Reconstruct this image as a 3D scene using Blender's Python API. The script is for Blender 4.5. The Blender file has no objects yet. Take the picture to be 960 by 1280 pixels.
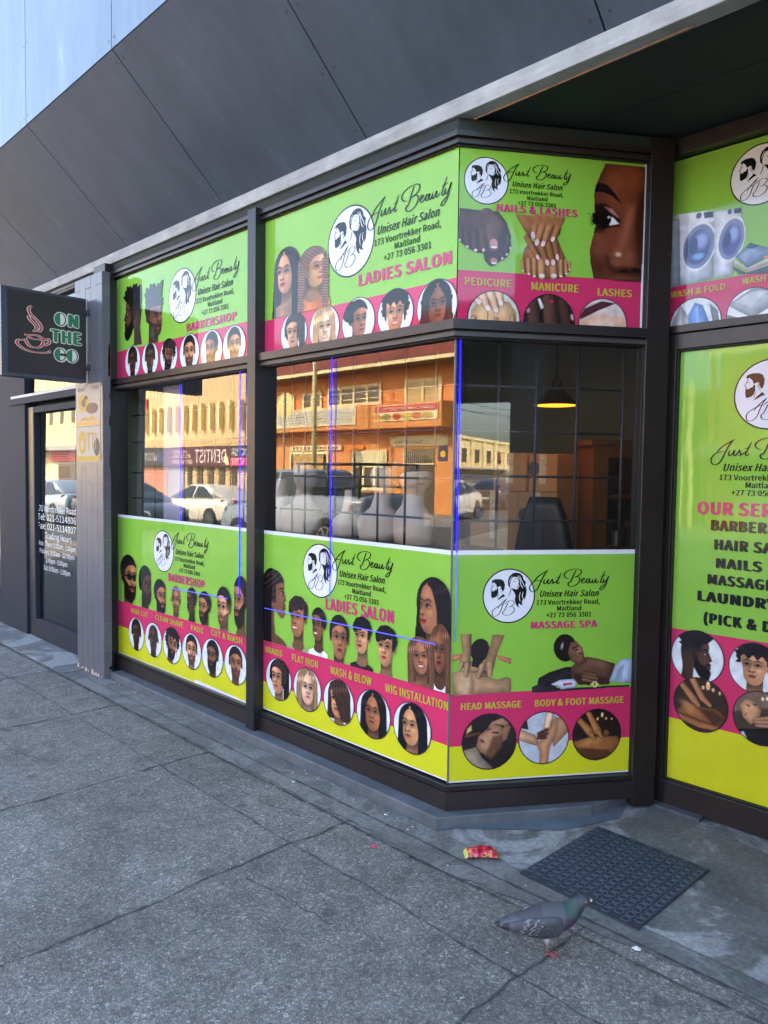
import bpy, bmesh, math, random
import numpy as np
from mathutils import Vector, Matrix, Euler
S = bpy.context.scene
COL = S.collection
R = math.radians
random.seed(7)
# ---------------------------------------------------------------- camera
# world: x runs along the shop front, +y goes into the shop, z up, metres
F_PX, YAW, PITCH, ROLL, EYE = 942.65, -0.796301, -0.0521307, 0.0131617, 1.55
cy_, sy_ = math.cos(YAW), math.sin(YAW)
fw = Vector((sy_*math.cos(PITCH), cy_*math.cos(PITCH), math.sin(PITCH)))
rt = Vector((cy_, -sy_, 0)); up = rt.cross(fw)
c_, s_ = math.cos(ROLL), math.sin(ROLL)
rt, up = c_*rt + s_*up, -s_*rt + c_*up
cam = bpy.data.cameras.new('camera'); cam_o = bpy.data.objects.new('camera', cam); COL.objects.link(cam_o)
m3 = Matrix((rt, up, -fw)).transposed()
cam_o.matrix_world = Matrix.Translation((0, 0, EYE)) @ m3.to_4x4()
cam.sensor_fit = 'VERTICAL'; cam.sensor_height = 24.0; cam.lens = 24.0*F_PX/1280
cam.clip_start = .05; cam.clip_end = 2000
S.camera = cam_o
# ---------------------------------------------------------------- light
SUN_EL, SUN_AZ = R(36), R(116)          # azimuth of the sun from +x towards +y: it stands behind the shop
W = bpy.data.worlds.new('World'); S.world = W; W.use_nodes = True
nt = W.node_tree; bgn = nt.nodes['Background']
sky = nt.nodes.new('ShaderNodeTexSky'); sky.sky_type = 'NISHITA'; sky.sun_disc = False
sky.sun_elevation = SUN_EL; sky.sun_rotation = R(90) - SUN_AZ
sky.altitude = 20; sky.air_density = 1.0; sky.dust_density = 4.0; sky.ozone_density = 0.6
nt.links.new(sky.outputs[0], bgn.inputs[0]); bgn.inputs[1].default_value = 0.15
sl = bpy.data.lights.new('sun', 'SUN'); sl.energy = 2.4; sl.angle = R(.5); sl.color = (1, .85, .64)
so = bpy.data.objects.new('sun', sl); COL.objects.link(so)
sd = Vector((math.cos(SUN_EL)*math.cos(SUN_AZ), math.cos(SUN_EL)*math.sin(SUN_AZ), math.sin(SUN_EL)))
so.rotation_euler = sd.to_track_quat('Z', 'Y').to_euler(); so.location = (0, 30, 40)
S.view_settings.view_transform = 'Standard'; S.view_settings.look = 'None'
S.view_settings.gamma = 1; S.view_settings.use_curve_mapping = False
S.view_settings.exposure = 2.95
S.cycles.max_bounces = 10; S.cycles.transparent_max_bounces = 16; S.cycles.caustics_reflective = False
S.cycles.caustics_refractive = False; S.cycles.use_denoising = True; S.cycles.sample_clamp_indirect = 6
# ---------------------------------------------------------------- materials
def lin(c):
    return tuple((v/255/12.92 if v/255 <= .04045 else ((v/255+.055)/1.055)**2.4) for v in c[:3])
MATS = {}
def pm(name, rgb, rough=.5, var=0, vs=4, bump=0, bs=40, metal=0, coat=0, emit=0, spec=.5, ior=1.5, detail=6, streak=None):
    """procedural principled material, rgb in sRGB 0-255"""
    if name in MATS: return MATS[name]
    m = bpy.data.materials.new(name); m.use_nodes = True; n = m.node_tree.nodes; l = m.node_tree.links
    b = n['Principled BSDF']; c = lin(rgb)
    b.inputs['Base Color'].default_value = (*c, 1); b.inputs['Roughness'].default_value = rough
    b.inputs['Metallic'].default_value = metal; b.inputs['IOR'].default_value = ior
    b.inputs['Coat Weight'].default_value = coat; b.inputs['Specular IOR Level'].default_value = spec
    if emit:
        b.inputs['Emission Color'].default_value = (*c, 1); b.inputs['Emission Strength'].default_value = emit
    tc = n.new('ShaderNodeTexCoord')
    if var:
        nz = n.new('ShaderNodeTexNoise'); nz.inputs['Scale'].default_value = vs; nz.inputs['Detail'].default_value = detail
        nz.inputs['Roughness'].default_value = .65
        l.new(tc.outputs['Object'], nz.inputs[0])
        rp = n.new('ShaderNodeValToRGB'); rp.color_ramp.elements[0].position = .3; rp.color_ramp.elements[1].position = .72
        rp.color_ramp.elements[0].color = (*[x*(1-var) for x in c], 1); rp.color_ramp.elements[1].color = (*[min(1, x*(1+var)) for x in c], 1)
        l.new(nz.outputs[0], rp.inputs[0]); l.new(rp.outputs[0], b.inputs['Base Color'])
        mr = n.new('ShaderNodeMapRange'); mr.inputs[3].default_value = max(0, rough-.12*min(1, var*3)); mr.inputs[4].default_value = min(1, rough+.12*min(1, var*3))
        l.new(nz.outputs[0], mr.inputs[0]); l.new(mr.outputs[0], b.inputs['Roughness'])
    if bump:
        n2 = n.new('ShaderNodeTexNoise'); n2.inputs['Scale'].default_value = bs; n2.inputs['Detail'].default_value = 4
        l.new(tc.outputs['Object'], n2.inputs[0]); bp = n.new('ShaderNodeBump'); bp.inputs['Strength'].default_value = bump
        bp.inputs['Distance'].default_value = .01
        l.new(n2.outputs[0], bp.inputs['Height']); l.new(bp.outputs[0], b.inputs['Normal'])
    if streak:   # drips, wipes and scuffs: noise drawn out along one axis
        mp = n.new('ShaderNodeMapping'); mp.inputs['Scale'].default_value = streak; l.new(tc.outputs['Object'], mp.inputs[0])
        n3 = n.new('ShaderNodeTexNoise'); n3.inputs['Scale'].default_value = 1; n3.inputs['Detail'].default_value = 8; n3.inputs['Roughness'].default_value = .72; n3.inputs['Distortion'].default_value = .4; l.new(mp.outputs[0], n3.inputs[0])
        r3 = n.new('ShaderNodeValToRGB'); e3 = r3.color_ramp.elements; e3[0].position = .30; e3[0].color = (.80, .80, .80, 1); e3[1].position = .60; e3[1].color = (1.06, 1.06, 1.06, 1); q = e3.new(.70); q.color = (1.5, 1.48, 1.45, 1); l.new(n3.outputs[0], r3.inputs[0])
        mx = n.new('ShaderNodeMix'); mx.data_type = 'RGBA'; mx.blend_type = 'MULTIPLY'; mx.inputs[0].default_value = 1
        src = b.inputs['Base Color'].links[0].from_socket if b.inputs['Base Color'].links else None
        if src: l.new(src, mx.inputs[6])
        else: mx.inputs[6].default_value = (*c, 1)
        l.new(r3.outputs[0], mx.inputs[7]); l.new(mx.outputs[2], b.inputs['Base Color'])
    MATS[name] = m
    return m
def glass(name, tint=(.93, .95, .95), f0=.12, p=4.0, k=.95):
    m = bpy.data.materials.new(name); m.use_nodes = True; n = m.node_tree.nodes; l = m.node_tree.links; n.clear()
    out = n.new('ShaderNodeOutputMaterial'); mx = n.new('ShaderNodeMixShader'); tr = n.new('ShaderNodeBsdfTransparent'); gl = n.new('ShaderNodeBsdfGlossy')
    tr.inputs[0].default_value = (*tint, 1); gl.inputs['Roughness'].default_value = 0.0
    lw = n.new('ShaderNodeLayerWeight'); lw.inputs[0].default_value = .5
    po = n.new('ShaderNodeMath'); po.operation = 'POWER'; po.inputs[1].default_value = p
    ml = n.new('ShaderNodeMath'); ml.operation = 'MULTIPLY_ADD'; ml.inputs[1].default_value = k; ml.inputs[2].default_value = f0
    tc = n.new('ShaderNodeTexCoord'); nz = n.new('ShaderNodeTexNoise'); nz.inputs['Scale'].default_value = 1.3; nz.inputs['Detail'].default_value = 1
    bp = n.new('ShaderNodeBump'); bp.inputs['Strength'].default_value = .03; bp.inputs['Distance'].default_value = .01
    l.new(tc.outputs['Object'], nz.inputs[0]); l.new(nz.outputs[0], bp.inputs['Height']); l.new(bp.outputs[0], gl.inputs['Normal'])
    l.new(lw.outputs['Facing'], po.inputs[0]); l.new(po.outputs[0], ml.inputs[0]); l.new(ml.outputs[0], mx.inputs[0])
    l.new(tr.outputs[0], mx.inputs[1]); l.new(gl.outputs[0], mx.inputs[2]); l.new(mx.outputs[0], out.inputs[0])
    return m
PRINT_R = .06
def ink(name, rgb, mesh=False):
    """printed vinyl behind/on glass: clear glossy film; mesh=True adds the fine perforated weave"""
    m = pm(name, rgb, PRINT_R, .09, 1.7)
    n = m.node_tree.nodes; l = m.node_tree.links; b = n['Principled BSDF']; tc = n.new('ShaderNodeTexCoord')
    wv = n.new('ShaderNodeTexWave'); wv.inputs['Scale'].default_value = 5.5; wv.inputs['Distortion'].default_value = 2.5; wv.inputs['Detail'].default_value = 2; l.new(tc.outputs['Object'], wv.inputs[0])
    nz = n.new('ShaderNodeTexNoise'); nz.inputs['Scale'].default_value = 5; nz.inputs['Detail'].default_value = 3; l.new(tc.outputs['Object'], nz.inputs[0])
    ad = n.new('ShaderNodeMath'); ad.operation = 'MULTIPLY_ADD'; ad.inputs[1].default_value = .25; l.new(wv.outputs[1], ad.inputs[0]); l.new(nz.outputs[0], ad.inputs[2])
    bp = n.new('ShaderNodeBump'); bp.inputs['Strength'].default_value = .045; bp.inputs['Distance'].default_value = .01; l.new(ad.outputs[0], bp.inputs['Height']); l.new(bp.outputs[0], b.inputs['Normal'])
    for lk in list(b.inputs['Roughness'].links): l.remove(lk)
    b.inputs['Roughness'].default_value = PRINT_R
    return m
def vcol_mat(name, rough):
    m = bpy.data.materials.new(name); m.use_nodes = True; n = m.node_tree.nodes; l = m.node_tree.links
    a = n.new('ShaderNodeVertexColor'); a.layer_name = 'Col'; b = n['Principled BSDF']; b.inputs['Roughness'].default_value = rough
    l.new(a.outputs[0], b.inputs['Base Color']); return m
PHOTO = vcol_mat('printed_photo', PRINT_R)
# ---------------------------------------------------------------- mesh helpers
def tag(o, label=None, cat=None, group=None, kind=None):
    if label: o['label'] = label
    if cat: o['category'] = cat
    if group: o['group'] = group
    if kind: o['kind'] = kind
    return o
def empty(name, loc=(0, 0, 0), rz=0):
    o = bpy.data.objects.new(name, None); COL.objects.link(o); o.location = loc; o.rotation_euler = (0, 0, rz); o.empty_display_size = .1
    return o
class MB:
    def __init__(s): s.v = []; s.f = []; s.m = []; s.mats = []; s.sm = []
    def mi(s, mat):
        if mat not in s.mats: s.mats.append(mat)
        return s.mats.index(mat)
    def face(s, pts, mat, smooth=False):
        i = len(s.v); s.v += [tuple(p) for p in pts]; s.f.append(tuple(range(i, i+len(pts)))); s.m.append(s.mi(mat)); s.sm.append(smooth); return s
    def box(s, a, b, mat, skip=''):
        x0, x1 = sorted((a[0], b[0])); y0, y1 = sorted((a[1], b[1])); z0, z1 = sorted((a[2], b[2]))
        i = len(s.v); s.v += [(x, y, z) for z in (z0, z1) for y in (y0, y1) for x in (x0, x1)]
        for q, nm in (((0, 2, 3, 1), 'b'), ((4, 5, 7, 6), 't'), ((0, 1, 5, 4), 'f'), ((2, 6, 7, 3), 'k'), ((0, 4, 6, 2), 'l'), ((1, 3, 7, 5), 'r')):
            if nm in skip: continue
            s.f.append(tuple(i+k for k in q)); s.m.append(s.mi(mat)); s.sm.append(False)
        return s
    def prism(s, poly, z0, z1, mat):
        """vertical extrusion of an xy polygon (counter-clockwise)"""
        n = len(poly); i = len(s.v); s.v += [(x, y, z0) for x, y in poly] + [(x, y, z1) for x, y in poly]; k = s.mi(mat)
        s.f.append(tuple(i+n+j for j in range(n))); s.f.append(tuple(i+j for j in reversed(range(n)))); s.m += [k, k]; s.sm += [False]*2
        for j in range(n):
            s.f.append((i+j, i+(j+1) % n, i+n+(j+1) % n, i+n+j)); s.m.append(k); s.sm.append(False)
        return s
    def sweep(s, rings, mat, closed=True, caps=True, smooth=True):
        n = len(rings[0]); i = len(s.v); k = s.mi(mat)
        for r in rings: s.v += [tuple(p) for p in r]
        for a in range(len(rings)-1):
            for j in range(n if closed else n-1):
                s.f.append((i+a*n+j, i+a*n+(j+1) % n, i+(a+1)*n+(j+1) % n, i+(a+1)*n+j)); s.m.append(k); s.sm.append(smooth)
        if caps:
            s.f.append(tuple(i+j for j in reversed(range(n)))); s.f.append(tuple(i+(len(rings)-1)*n+j for j in range(n))); s.m += [k, k]; s.sm += [False]*2
        return s
    def tube(s, pts, r, mat, n=8):
        pts = [Vector(p) for p in pts]; rs = r if isinstance(r, (list, tuple)) else [r]*len(pts); rings = []
        for i, p in enumerate(pts):
            d = (pts[min(i+1, len(pts)-1)] - pts[max(i-1, 0)]).normalized()
            a = Vector((0, 0, 1)) if abs(d.z) < .9 else Vector((1, 0, 0)); u = d.cross(a).normalized(); w = d.cross(u)
            rings.append([p + (u*math.cos(t) + w*math.sin(t))*rs[i] for t in [2*math.pi*k/n for k in range(n)]])
        return s.sweep(rings, mat)
    def lathe(s, prof, c, mat, n=24):
        rings = [[(c[0]+r*math.cos(2*math.pi*k/n), c[1]+r*math.sin(2*math.pi*k/n), c[2]+z) for k in range(n)] for r, z in prof]
        return s.sweep(rings, mat)
    def build(s, name, parent=None, loc=None, bevel=0):
        me = bpy.data.meshes.new(name); me.from_pydata(s.v, [], s.f)
        for m in s.mats: me.materials.append(m)
        me.polygons.foreach_set('material_index', s.m); me.polygons.foreach_set('use_smooth', s.sm); me.update()
        o = bpy.data.objects.new(name, me); COL.objects.link(o)
        if parent: o.parent = parent
        if loc: o.location = loc
        if bevel:
            b = o.modifiers.new('bevel', 'BEVEL'); b.width = bevel; b.segments = 2; b.limit_method = 'ANGLE'
        return o
def box(name, a, b, mat, parent=None, bevel=0):
    return MB().box(a, b, mat).build(name, parent, None, bevel)
def copy_tree(o, parent=None):
    c = o.copy(); COL.objects.link(c)
    if parent: c.parent = parent
    for ch in o.children: copy_tree(ch, c)
    return c
try:    # Blender's own bundled sans serif; the built-in font stands in where it is missing
    SANS = bpy.data.fonts.load(bpy.utils.system_resource('DATAFILES', path='fonts') + '/Noto Sans CJK Regular.woff2')
except Exception:
    SANS = None
_fc = {}
def text_geo(txt, bold=0.0, shear=0.0):
    """outline letters as (verts, faces) with baseline 0; returns also bbox x range and cap height"""
    k = (txt, bold, shear)
    if k in _fc: return _fc[k]
    cu = bpy.data.curves.new('t', 'FONT'); cu.body = txt; cu.size = 1; cu.shear = shear; cu.resolution_u = 3; cu.fill_mode = 'FRONT'
    if SANS: cu.font = SANS
    if bold: cu.space_character = 1+bold*2.5
    o = bpy.data.objects.new('t', cu); COL.objects.link(o); dg = bpy.context.evaluated_depsgraph_get()
    me = o.evaluated_get(dg).to_mesh(); vs = [(v.co.x, v.co.y) for v in me.vertices]; fs = [tuple(p.vertices) for p in me.polygons]
    o.evaluated_get(dg).to_mesh_clear(); bpy.data.objects.remove(o); bpy.data.curves.remove(cu)
    xs = [v[0] for v in vs]; _fc[k] = (vs, fs, min(xs), max(xs)); return _fc[k]
CAPH = max(v[1] for v in text_geo('H')[0])
def add_text(mb, txt, x0, x1, base, cap, mat, fn, bold=0, shear=0):
    """letters between x0 and x1 (may be mirrored) on baseline, cap height cap; fn maps (x, z) to 3-D"""
    vs, fs, a, b = text_geo(txt, bold, shear); sx = (x1-x0)/(b-a+2*bold); sy = cap/CAPH; k = mb.mi(mat)
    for j, (ox, oy) in enumerate([(0, 0)] if not bold else [(-bold, 0), (bold, 0), (-bold*.5, bold*.25), (bold*.5, -bold*.25), (0, 0)]):
        i = len(mb.v); e_ = Vector(fn(0, 0)); nrm_ = (Vector(fn(1, 0))-e_).cross(Vector(fn(0, 1))-e_).normalized()*(.00016*j*(1 if x1 > x0 else -1))
        mb.v += [tuple(Vector(fn(x0+(x-a+bold+ox)*sx, base+(y+oy)*sy))+nrm_) for x, y in vs]
        for f in fs: mb.f.append(tuple(i+q for q in f)); mb.m.append(k); mb.sm.append(False)
def catmull(pts, n=6):
    P = [pts[0]] + list(pts) + [pts[-1]]; out = []
    for i in range(1, len(P)-2):
        for j in range(n):
            t = j/n; a, b, c, d = P[i-1], P[i], P[i+1], P[i+2]
            out.append(tuple(.5*((2*b[k]) + (-a[k]+c[k])*t + (2*a[k]-5*b[k]+4*c[k]-d[k])*t*t + (-a[k]+3*b[k]-3*c[k]+d[k])*t**3) for k in range(len(b))))
    out.append(tuple(P[-2])); return out
def add_ribbon(mb, pts, w, mat, fn, taper=.35):
    """pen stroke through pts; broad on downstrokes, fine on hairlines"""
    q = catmull(pts, 5); L = []; Rr = []
    for i, p_ in enumerate(q):
        a = q[max(i-1, 0)]; b = q[min(i+1, len(q)-1)]; dx, dy = b[0]-a[0], b[1]-a[1]; d = math.hypot(dx, dy) or 1
        e_ = min(1, i/3, (len(q)-1-i)/3); ww = w*(.34 + .66*abs(dy)/d)*(taper+(1-taper)*e_)
        L.append((p_[0]-dy/d*ww, p_[1]+dx/d*ww)); Rr.append((p_[0]+dy/d*ww, p_[1]-dx/d*ww))
    for i in range(len(q)-1): mb.face([fn(*L[i]), fn(*Rr[i]), fn(*Rr[i+1]), fn(*L[i+1])], mat)

# ---------------------------------------------------------------- printed photographs (painted per vertex)
def npoly(X, Y, pts):
    """signed distance to polygon, negative inside"""
    d = np.full(X.shape, 1e9); inside = np.zeros(X.shape, bool); n = len(pts)
    for i in range(n):
        ax, ay = pts[i]; bx, by = pts[(i+1) % n]; ex, ey = bx-ax, by-ay; wx, wy = X-ax, Y-ay
        t = np.clip((wx*ex+wy*ey)/max(ex*ex+ey*ey, 1e-12), 0, 1); d = np.minimum(d, (wx-ex*t)**2+(wy-ey*t)**2)
        cnd = ((ay > Y) != (by > Y))
        xs = ax + (Y-ay)*ex/(ey if abs(ey) > 1e-12 else 1e-12); inside ^= cnd & (X < xs)
    d = np.sqrt(d); return np.where(inside, -d, d)
def sell(X, Y, cx, cy, rx, ry, rot=0):
    a = math.radians(rot); x = (X-cx)*math.cos(a)+(Y-cy)*math.sin(a); y = -(X-cx)*math.sin(a)+(Y-cy)*math.cos(a)
    return (np.sqrt((x/rx)**2+(y/ry)**2)-1)*min(rx, ry)
def scap(X, Y, chain):
    best = np.full(X.shape, 1e9); off = np.zeros(X.shape)
    for (ax, ay, ra), (bx, by, rb) in zip(chain[:-1], chain[1:]):
        ex, ey = bx-ax, by-ay; L2 = max(ex*ex+ey*ey, 1e-9); t = np.clip(((X-ax)*ex+(Y-ay)*ey)/L2, 0, 1); r = ra+(rb-ra)*t
        d = np.hypot(X-ax-ex*t, Y-ay-ey*t)-r; side = ((X-ax)*ey-(Y-ay)*ex)/math.sqrt(L2)/np.maximum(r, 1e-6)
        off = np.where(d < best, side*np.sign(ey if abs(ey) > 1e-6 else 1), off); best = np.minimum(best, d)
    return best, off
def srand(seed): return np.random.RandomState(seed)
class Canvas:
    def __init__(s, x0, x1, y0, y1, n, base=(120, 165, 60)):
        w, h = x1-x0, y1-y0; s.nx = max(12, int(n*(w/max(w, h))))+1; s.ny = max(12, int(n*(h/max(w, h))))+1
        s.x0, s.x1, s.y0, s.y1 = x0, x1, y0, y1
        s.X, s.Y = np.meshgrid(np.linspace(x0, x1, s.nx), np.linspace(y0, y1, s.ny)); s.px = w/(s.nx-1)
        s.c = np.zeros(s.X.shape+(3,)); s.c[:] = base; s.a = np.zeros(s.X.shape)
    def over(s, m, col, keep=False):
        col = np.asarray(col, float)
        if col.ndim == 1: col = np.broadcast_to(col, s.c.shape)
        s.c = s.c*(1-m[..., None]) + col*m[..., None]
        if not keep: s.a = np.maximum(s.a, m)
    def M(s, sd, soft=0): return np.clip(.5-sd/max(soft, s.px), 0, 1)
def paint_layers(cv, layers):
    for kind, col, dat, soft in layers:
        if kind == 'p':
            sd = npoly(cv.X, cv.Y, dat); xs_ = [q[0] for q in dat]; ys_ = [q[1] for q in dat]; Rr = .22*math.sqrt((max(xs_)-min(xs_))*(max(ys_)-min(ys_)))+1e-6
            if soft <= 6 and 60 < sum(col) < 690:
                gx = (cv.X-(min(xs_)+max(xs_))/2)/(max(xs_)-min(xs_)+1e-6); gy = (cv.Y-(min(ys_)+max(ys_))/2)/(max(ys_)-min(ys_)+1e-6)
                sh = .74+.34*np.clip(-sd/Rr, 0, 1)**.7-.16*gx+.14*gy; cv.over(cv.M(sd, soft), np.asarray(col, float)*np.clip(sh, .5, 1.2)[..., None])
            else: cv.over(cv.M(sd, soft), col, soft > 6)
        elif kind == 'c':
            sd, off = scap(cv.X, cv.Y, dat)
            if soft: cv.over(cv.M(sd, soft), col, True); continue
            sh = np.clip(1.06-.30*np.clip(off+.15, -1, 1)**2-.14*np.clip(off, -1, 1), .6, 1.12)
            m = cv.M(sd, 0); cv.over(m, np.asarray(col, float)*sh[..., None])
            rim = np.exp(-(sd/(2.2*cv.px))**2)*.15; cv.c *= (1-rim[..., None]*(sd < 2.5*cv.px)[..., None])
        else:
            sd = sell(cv.X, cv.Y, *dat); cv.over(cv.M(sd, soft), col, soft > 6)
def smin(a, b, k): h = np.clip(.5+.5*(b-a)/k, 0, 1); return b*(1-h)+a*h-k*h*(1-h)
def paint_head(cv, sp, seed=0):
    """a face in head units: chin y=-1, crown y=+1, half width about .72"""
    a = sp.get('tilt', 0); X0, Y0 = cv.X, cv.Y
    X = X0*math.cos(a)-Y0*math.sin(a); Y = X0*math.sin(a)+Y0*math.cos(a)
    rs = srand(seed); sk = np.array(sp['sk'], float); hr = np.array(sp['hr'], float); hs = sp['hs']; cl = sp.get('cl')
    yw = sp['yw']
    M = cv.M; sgn = 1 if yw >= 0 else -1
    strand = 1+.20*np.sin(38*X+1.6*np.sin(3*Y+seed))*np.sin(13*X+2*Y)+.9*np.exp(-((Y-.55-.25*X)/.16)**2)*(.5+.5*np.sin(40*X+seed))
    curl = 1+.5*np.sin(27*X+6*np.sin(9*Y))*np.sin(25*Y+6*np.sin(8*X))
    wob = .05*np.sin(9*np.arctan2(Y-.3, X)+seed)+.035*np.sin(23*np.arctan2(Y-.3, X)+2*seed)
    if abs(yw) > 2: return paint_profile(cv, sp, X*sgn, Y, seed)
    f = .38*yw
    HC = hr*strand[..., None] if hs not in ('afro', 'afrotop', 'twist', 'hightop', 'pixie') else hr*curl[..., None]
    lon = hs in ('long', 'longcurtain', 'wavy', 'sidebob', 'braids', 'braidup')
    if lon:
        bot = {'sidebob': -1.15, 'braidup': -.2}.get(hs, -2.2); wv = .10*np.sin(7*Y) if hs in ('wavy',) else .05*np.sin(22*Y)*(hs == 'braids')
        d = np.minimum(sell(X, Y, -.1*yw, .22, .95, .92), np.maximum(np.abs(X+.1*yw)-(.93+.06*(.2-Y))-wv, np.maximum(Y-.3, bot-Y)))
        cv.over(M(d), HC*.8)
    if hs == 'bun': cv.over(M(sell(X, Y, -.75*sgn, .55, .55, .6)), HC)
    if hs == 'braidup': cv.over(M(np.minimum(sell(X, Y, -.55*sgn, .75, .45, .55), np.maximum(np.abs(X+.8*sgn)-.28, Y-.8))), HC)
    neck = np.maximum(np.abs(X+.10*yw)-(.40+.12*np.clip(-1.2-Y, 0, 1)), np.maximum(Y+.4, -2.6-Y)); cv.over(M(neck), sk*(.42+.34*np.clip((-Y-.85)/.6, 0, 1)+.12*X)[..., None])
    sh = sell(X, Y, -.05*yw, -2.75, 1.75, 1.3)
    cv.over(M(sh), (np.array(cl, float) if cl else sk*.82)*(1-.18*np.sin(5*X)[..., None]*.5))
    if cl: cv.over(M(sell(X, Y, -.08*yw, -1.45, .5, .28)), sk*.72)
    if not lon or abs(yw) > .4:
        for e_ in ((-sgn,) if abs(yw) > .2 else (-1, 1)):
            ex = e_*(.70-.12*abs(yw)) + (-.02*yw); cv.over(M(sell(X, Y, ex, -.05, .12, .21)), sk*.8); cv.over(M(sell(X, Y, ex, -.05, .05, .11), .05), sk*.5)
    fd = smin(sell(X, Y, -.06*yw, .25, .70, .74), sell(X, Y, .13*yw, -.36, .53, .65), .12); face = M(fd)
    ls = 1 if rs.rand() < .5 else -1; ew = 1+.14*(rs.rand()-.5); by = .02*(rs.rand()-.5); bt = .7+.6*rs.rand(); lf = .85+.35*rs.rand(); warm = np.array((1+.05*rs.rand(), 1, 1-.08*rs.rand()))
    sk = sk*warm; u = X-f*.6
    # soft studio light from one side, rolling off round the cheek and under the jaw
    Lm = 1.04+.22*ls*np.clip(u, -.8, .8)-.62*np.clip(np.abs(u)-.22, 0, 1)**1.5-.30*np.clip(-Y-.50, 0, 1)-.10*np.clip(Y-.55, 0, 1)
    Lm = Lm+.20*np.exp(-((X-f-.10*ls)**2/.06+(Y-.44)**2/.05))+.18*np.exp(-((X-f-.33*ls)**2/.025+(Y+.16)**2/.03))+.06*np.exp(-((X-f+.33*ls)**2/.025+(Y+.16)**2/.03))+.10*np.exp(-((X-f-.05*yw)**2/.01+(Y+.80)**2/.02))
    cv.over(face, np.clip(sk*Lm[..., None], 0, 250))
    k = (1-.22*abs(yw))*ew
    for s_ in (-1, 1):
        ex = f+s_*.29*k; w = .15*(1-.3*max(0, yw*s_))
        cv.over(M(sell(X, Y, ex, .08, w*1.6, .15), .26)*.50*face, sk*.42, True)
        cv.over(M(sell(X, Y, ex, .03, w*.92, .050), .05)*face*.8, (150, 136, 126), True)
        cv.over(M(sell(X, Y, ex+.05*yw, .035, .066, .062), .04)*face, (30, 20, 16), True)
        dl, _ = scap(X, Y, [(ex-w-.03, .03, .014), (ex, .105, .030), (ex+w+.03, .03, .014)]); cv.over(M(dl, .04)*face*.95, (26, 18, 16), True)
        dl, _ = scap(X, Y, [(ex-w, -.05, .012), (ex, -.075, .02), (ex+w, -.05, .012)]); cv.over(M(dl, .09)*face*.35, sk*.4, True)
        db, _ = scap(X, Y, [(ex-.19, .20+by, .018*bt), (ex+.03*s_, .275+by, .036*bt), (ex+.19, .205+by, .018*bt)]); cv.over(M(db, .07)*face*.85, np.minimum(hr, 60)*.8, True)
    nx = f+.14*yw
    dn, _ = scap(X, Y, [(f+.03*yw-.09*ls, .06, .03), (nx-.12*ls, -.24, .05)]); cv.over(M(dn, .20)*.42*face, sk*.5, True)
    dn, _ = scap(X, Y, [(f+.02*yw+.02*ls, .02, .025), (nx+.02*ls, -.20, .045)]); cv.over(M(dn, .12)*.45*face, np.minimum(sk*1.28, 250), True)
    cv.over(M(sell(X, Y, nx, -.30, .165, .075), .09)*face*.65, sk*.52, True); cv.over(M(sell(X, Y, nx+.01*ls, -.235, .07, .06), .10)*face*.7, np.minimum(sk*1.32, 250), True)
    for s_ in (-1, 1): cv.over(M(sell(X, Y, nx+s_*.085, -.325, .038, .022), .04)*face*.9, sk*.2, True)
    if sp['bd']:
        bd = sp['bd']; lo = -.42+.75*np.clip(np.abs(X-f)-.12, 0, 1)**1.2*(1 if bd > .6 else .6); ex_ = M(np.minimum(fd, sell(X, Y, .13*yw, -.62, .50, .56 if bd > .6 else .42))-(.02 if bd > .6 else 0), .05)
        mm = ex_*np.clip((lo-Y)/.06, 0, 1)*(1-M(sell(X, Y, f, -.55, .17, .05), .05)); must = M(sell(X, Y, f, -.44, .24, .055), .05)*face
        cv.over(np.maximum(mm, must)*(.95 if bd > .6 else .62*bd+.3), np.array((26, 20, 18))*curl[..., None])
    mx = f+.05*yw; lip = np.array((sk[0]*.84+8, sk[1]*.60+4, sk[2]*.64+6))*(.9+.2*rs.rand())
    if sp.get('lp'): lip = lip*np.array((1.0, .72, .78))
    if sp.get('sm'):
        cv.over(M(sell(X, Y, mx, -.55, .25, .12), .02)*face, lip, True); cv.over(M(np.maximum(sell(X, Y, mx, -.53, .20, .075), Y+.50), .02)*face, (222, 214, 206), True)
    else:
        cv.over(M(sell(X, Y, mx, -.53, .20, .055), .02)*face, lip*.85, True); cv.over(M(sell(X, Y, mx, -.605, .165, .06), .02)*face, np.minimum(lip*1.15, 255), True)
    dm, _ = scap(X, Y, [(mx-.2, -.55+(.03 if sp.get('sm') else 0), .009), (mx, -.565, .014), (mx+.2, -.55+(.03 if sp.get('sm') else 0), .009)])
    if not sp.get('sm'): cv.over(M(dm)*face, sk*.3, True)
    # hair over the forehead
    sk_ = sell(X, Y, -.08*yw, .25, .76, .80); hl = .60-.30*(np.abs(X-f)/.62)**2.4
    side = (X*sgn < (-.34 if abs(yw) > .25 else -9)) & (Y > -.12)
    if abs(yw) <= .25: side = (np.abs(X) > .60) & (Y > -.05)
    cap = np.maximum(sk_, -np.where(side, .2, Y-hl))
    if hs == 'bald': cv.over(M(cap-.0, .25)*.25, hr)
    elif hs in ('short', 'fade'):
        al = np.where(Y > .35, 1, np.clip((Y+.25)/.6, .15, 1)) if hs == 'fade' else .96; cv.over(M(np.maximum(sk_-(.05 if hs == 'short' else .03), -np.where(side, .2, Y-hl)), .05)*al, HC)
    elif hs in ('afro', 'afrotop'):
        r_ = .28 if hs == 'afro' else .2; bg_ = sell(X, Y, -.05*yw, .38, .86+r_*.5, .80+r_)+wob; cv.over(M(np.maximum(bg_, -np.where((np.abs(X-f*.5) > .62) & (Y > (-.75 if hs == 'afro' else .05)), .2, Y-(.42-.1*np.sin(14*X)))), .05), HC)
    elif hs in ('twist', 'hightop'):
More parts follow.
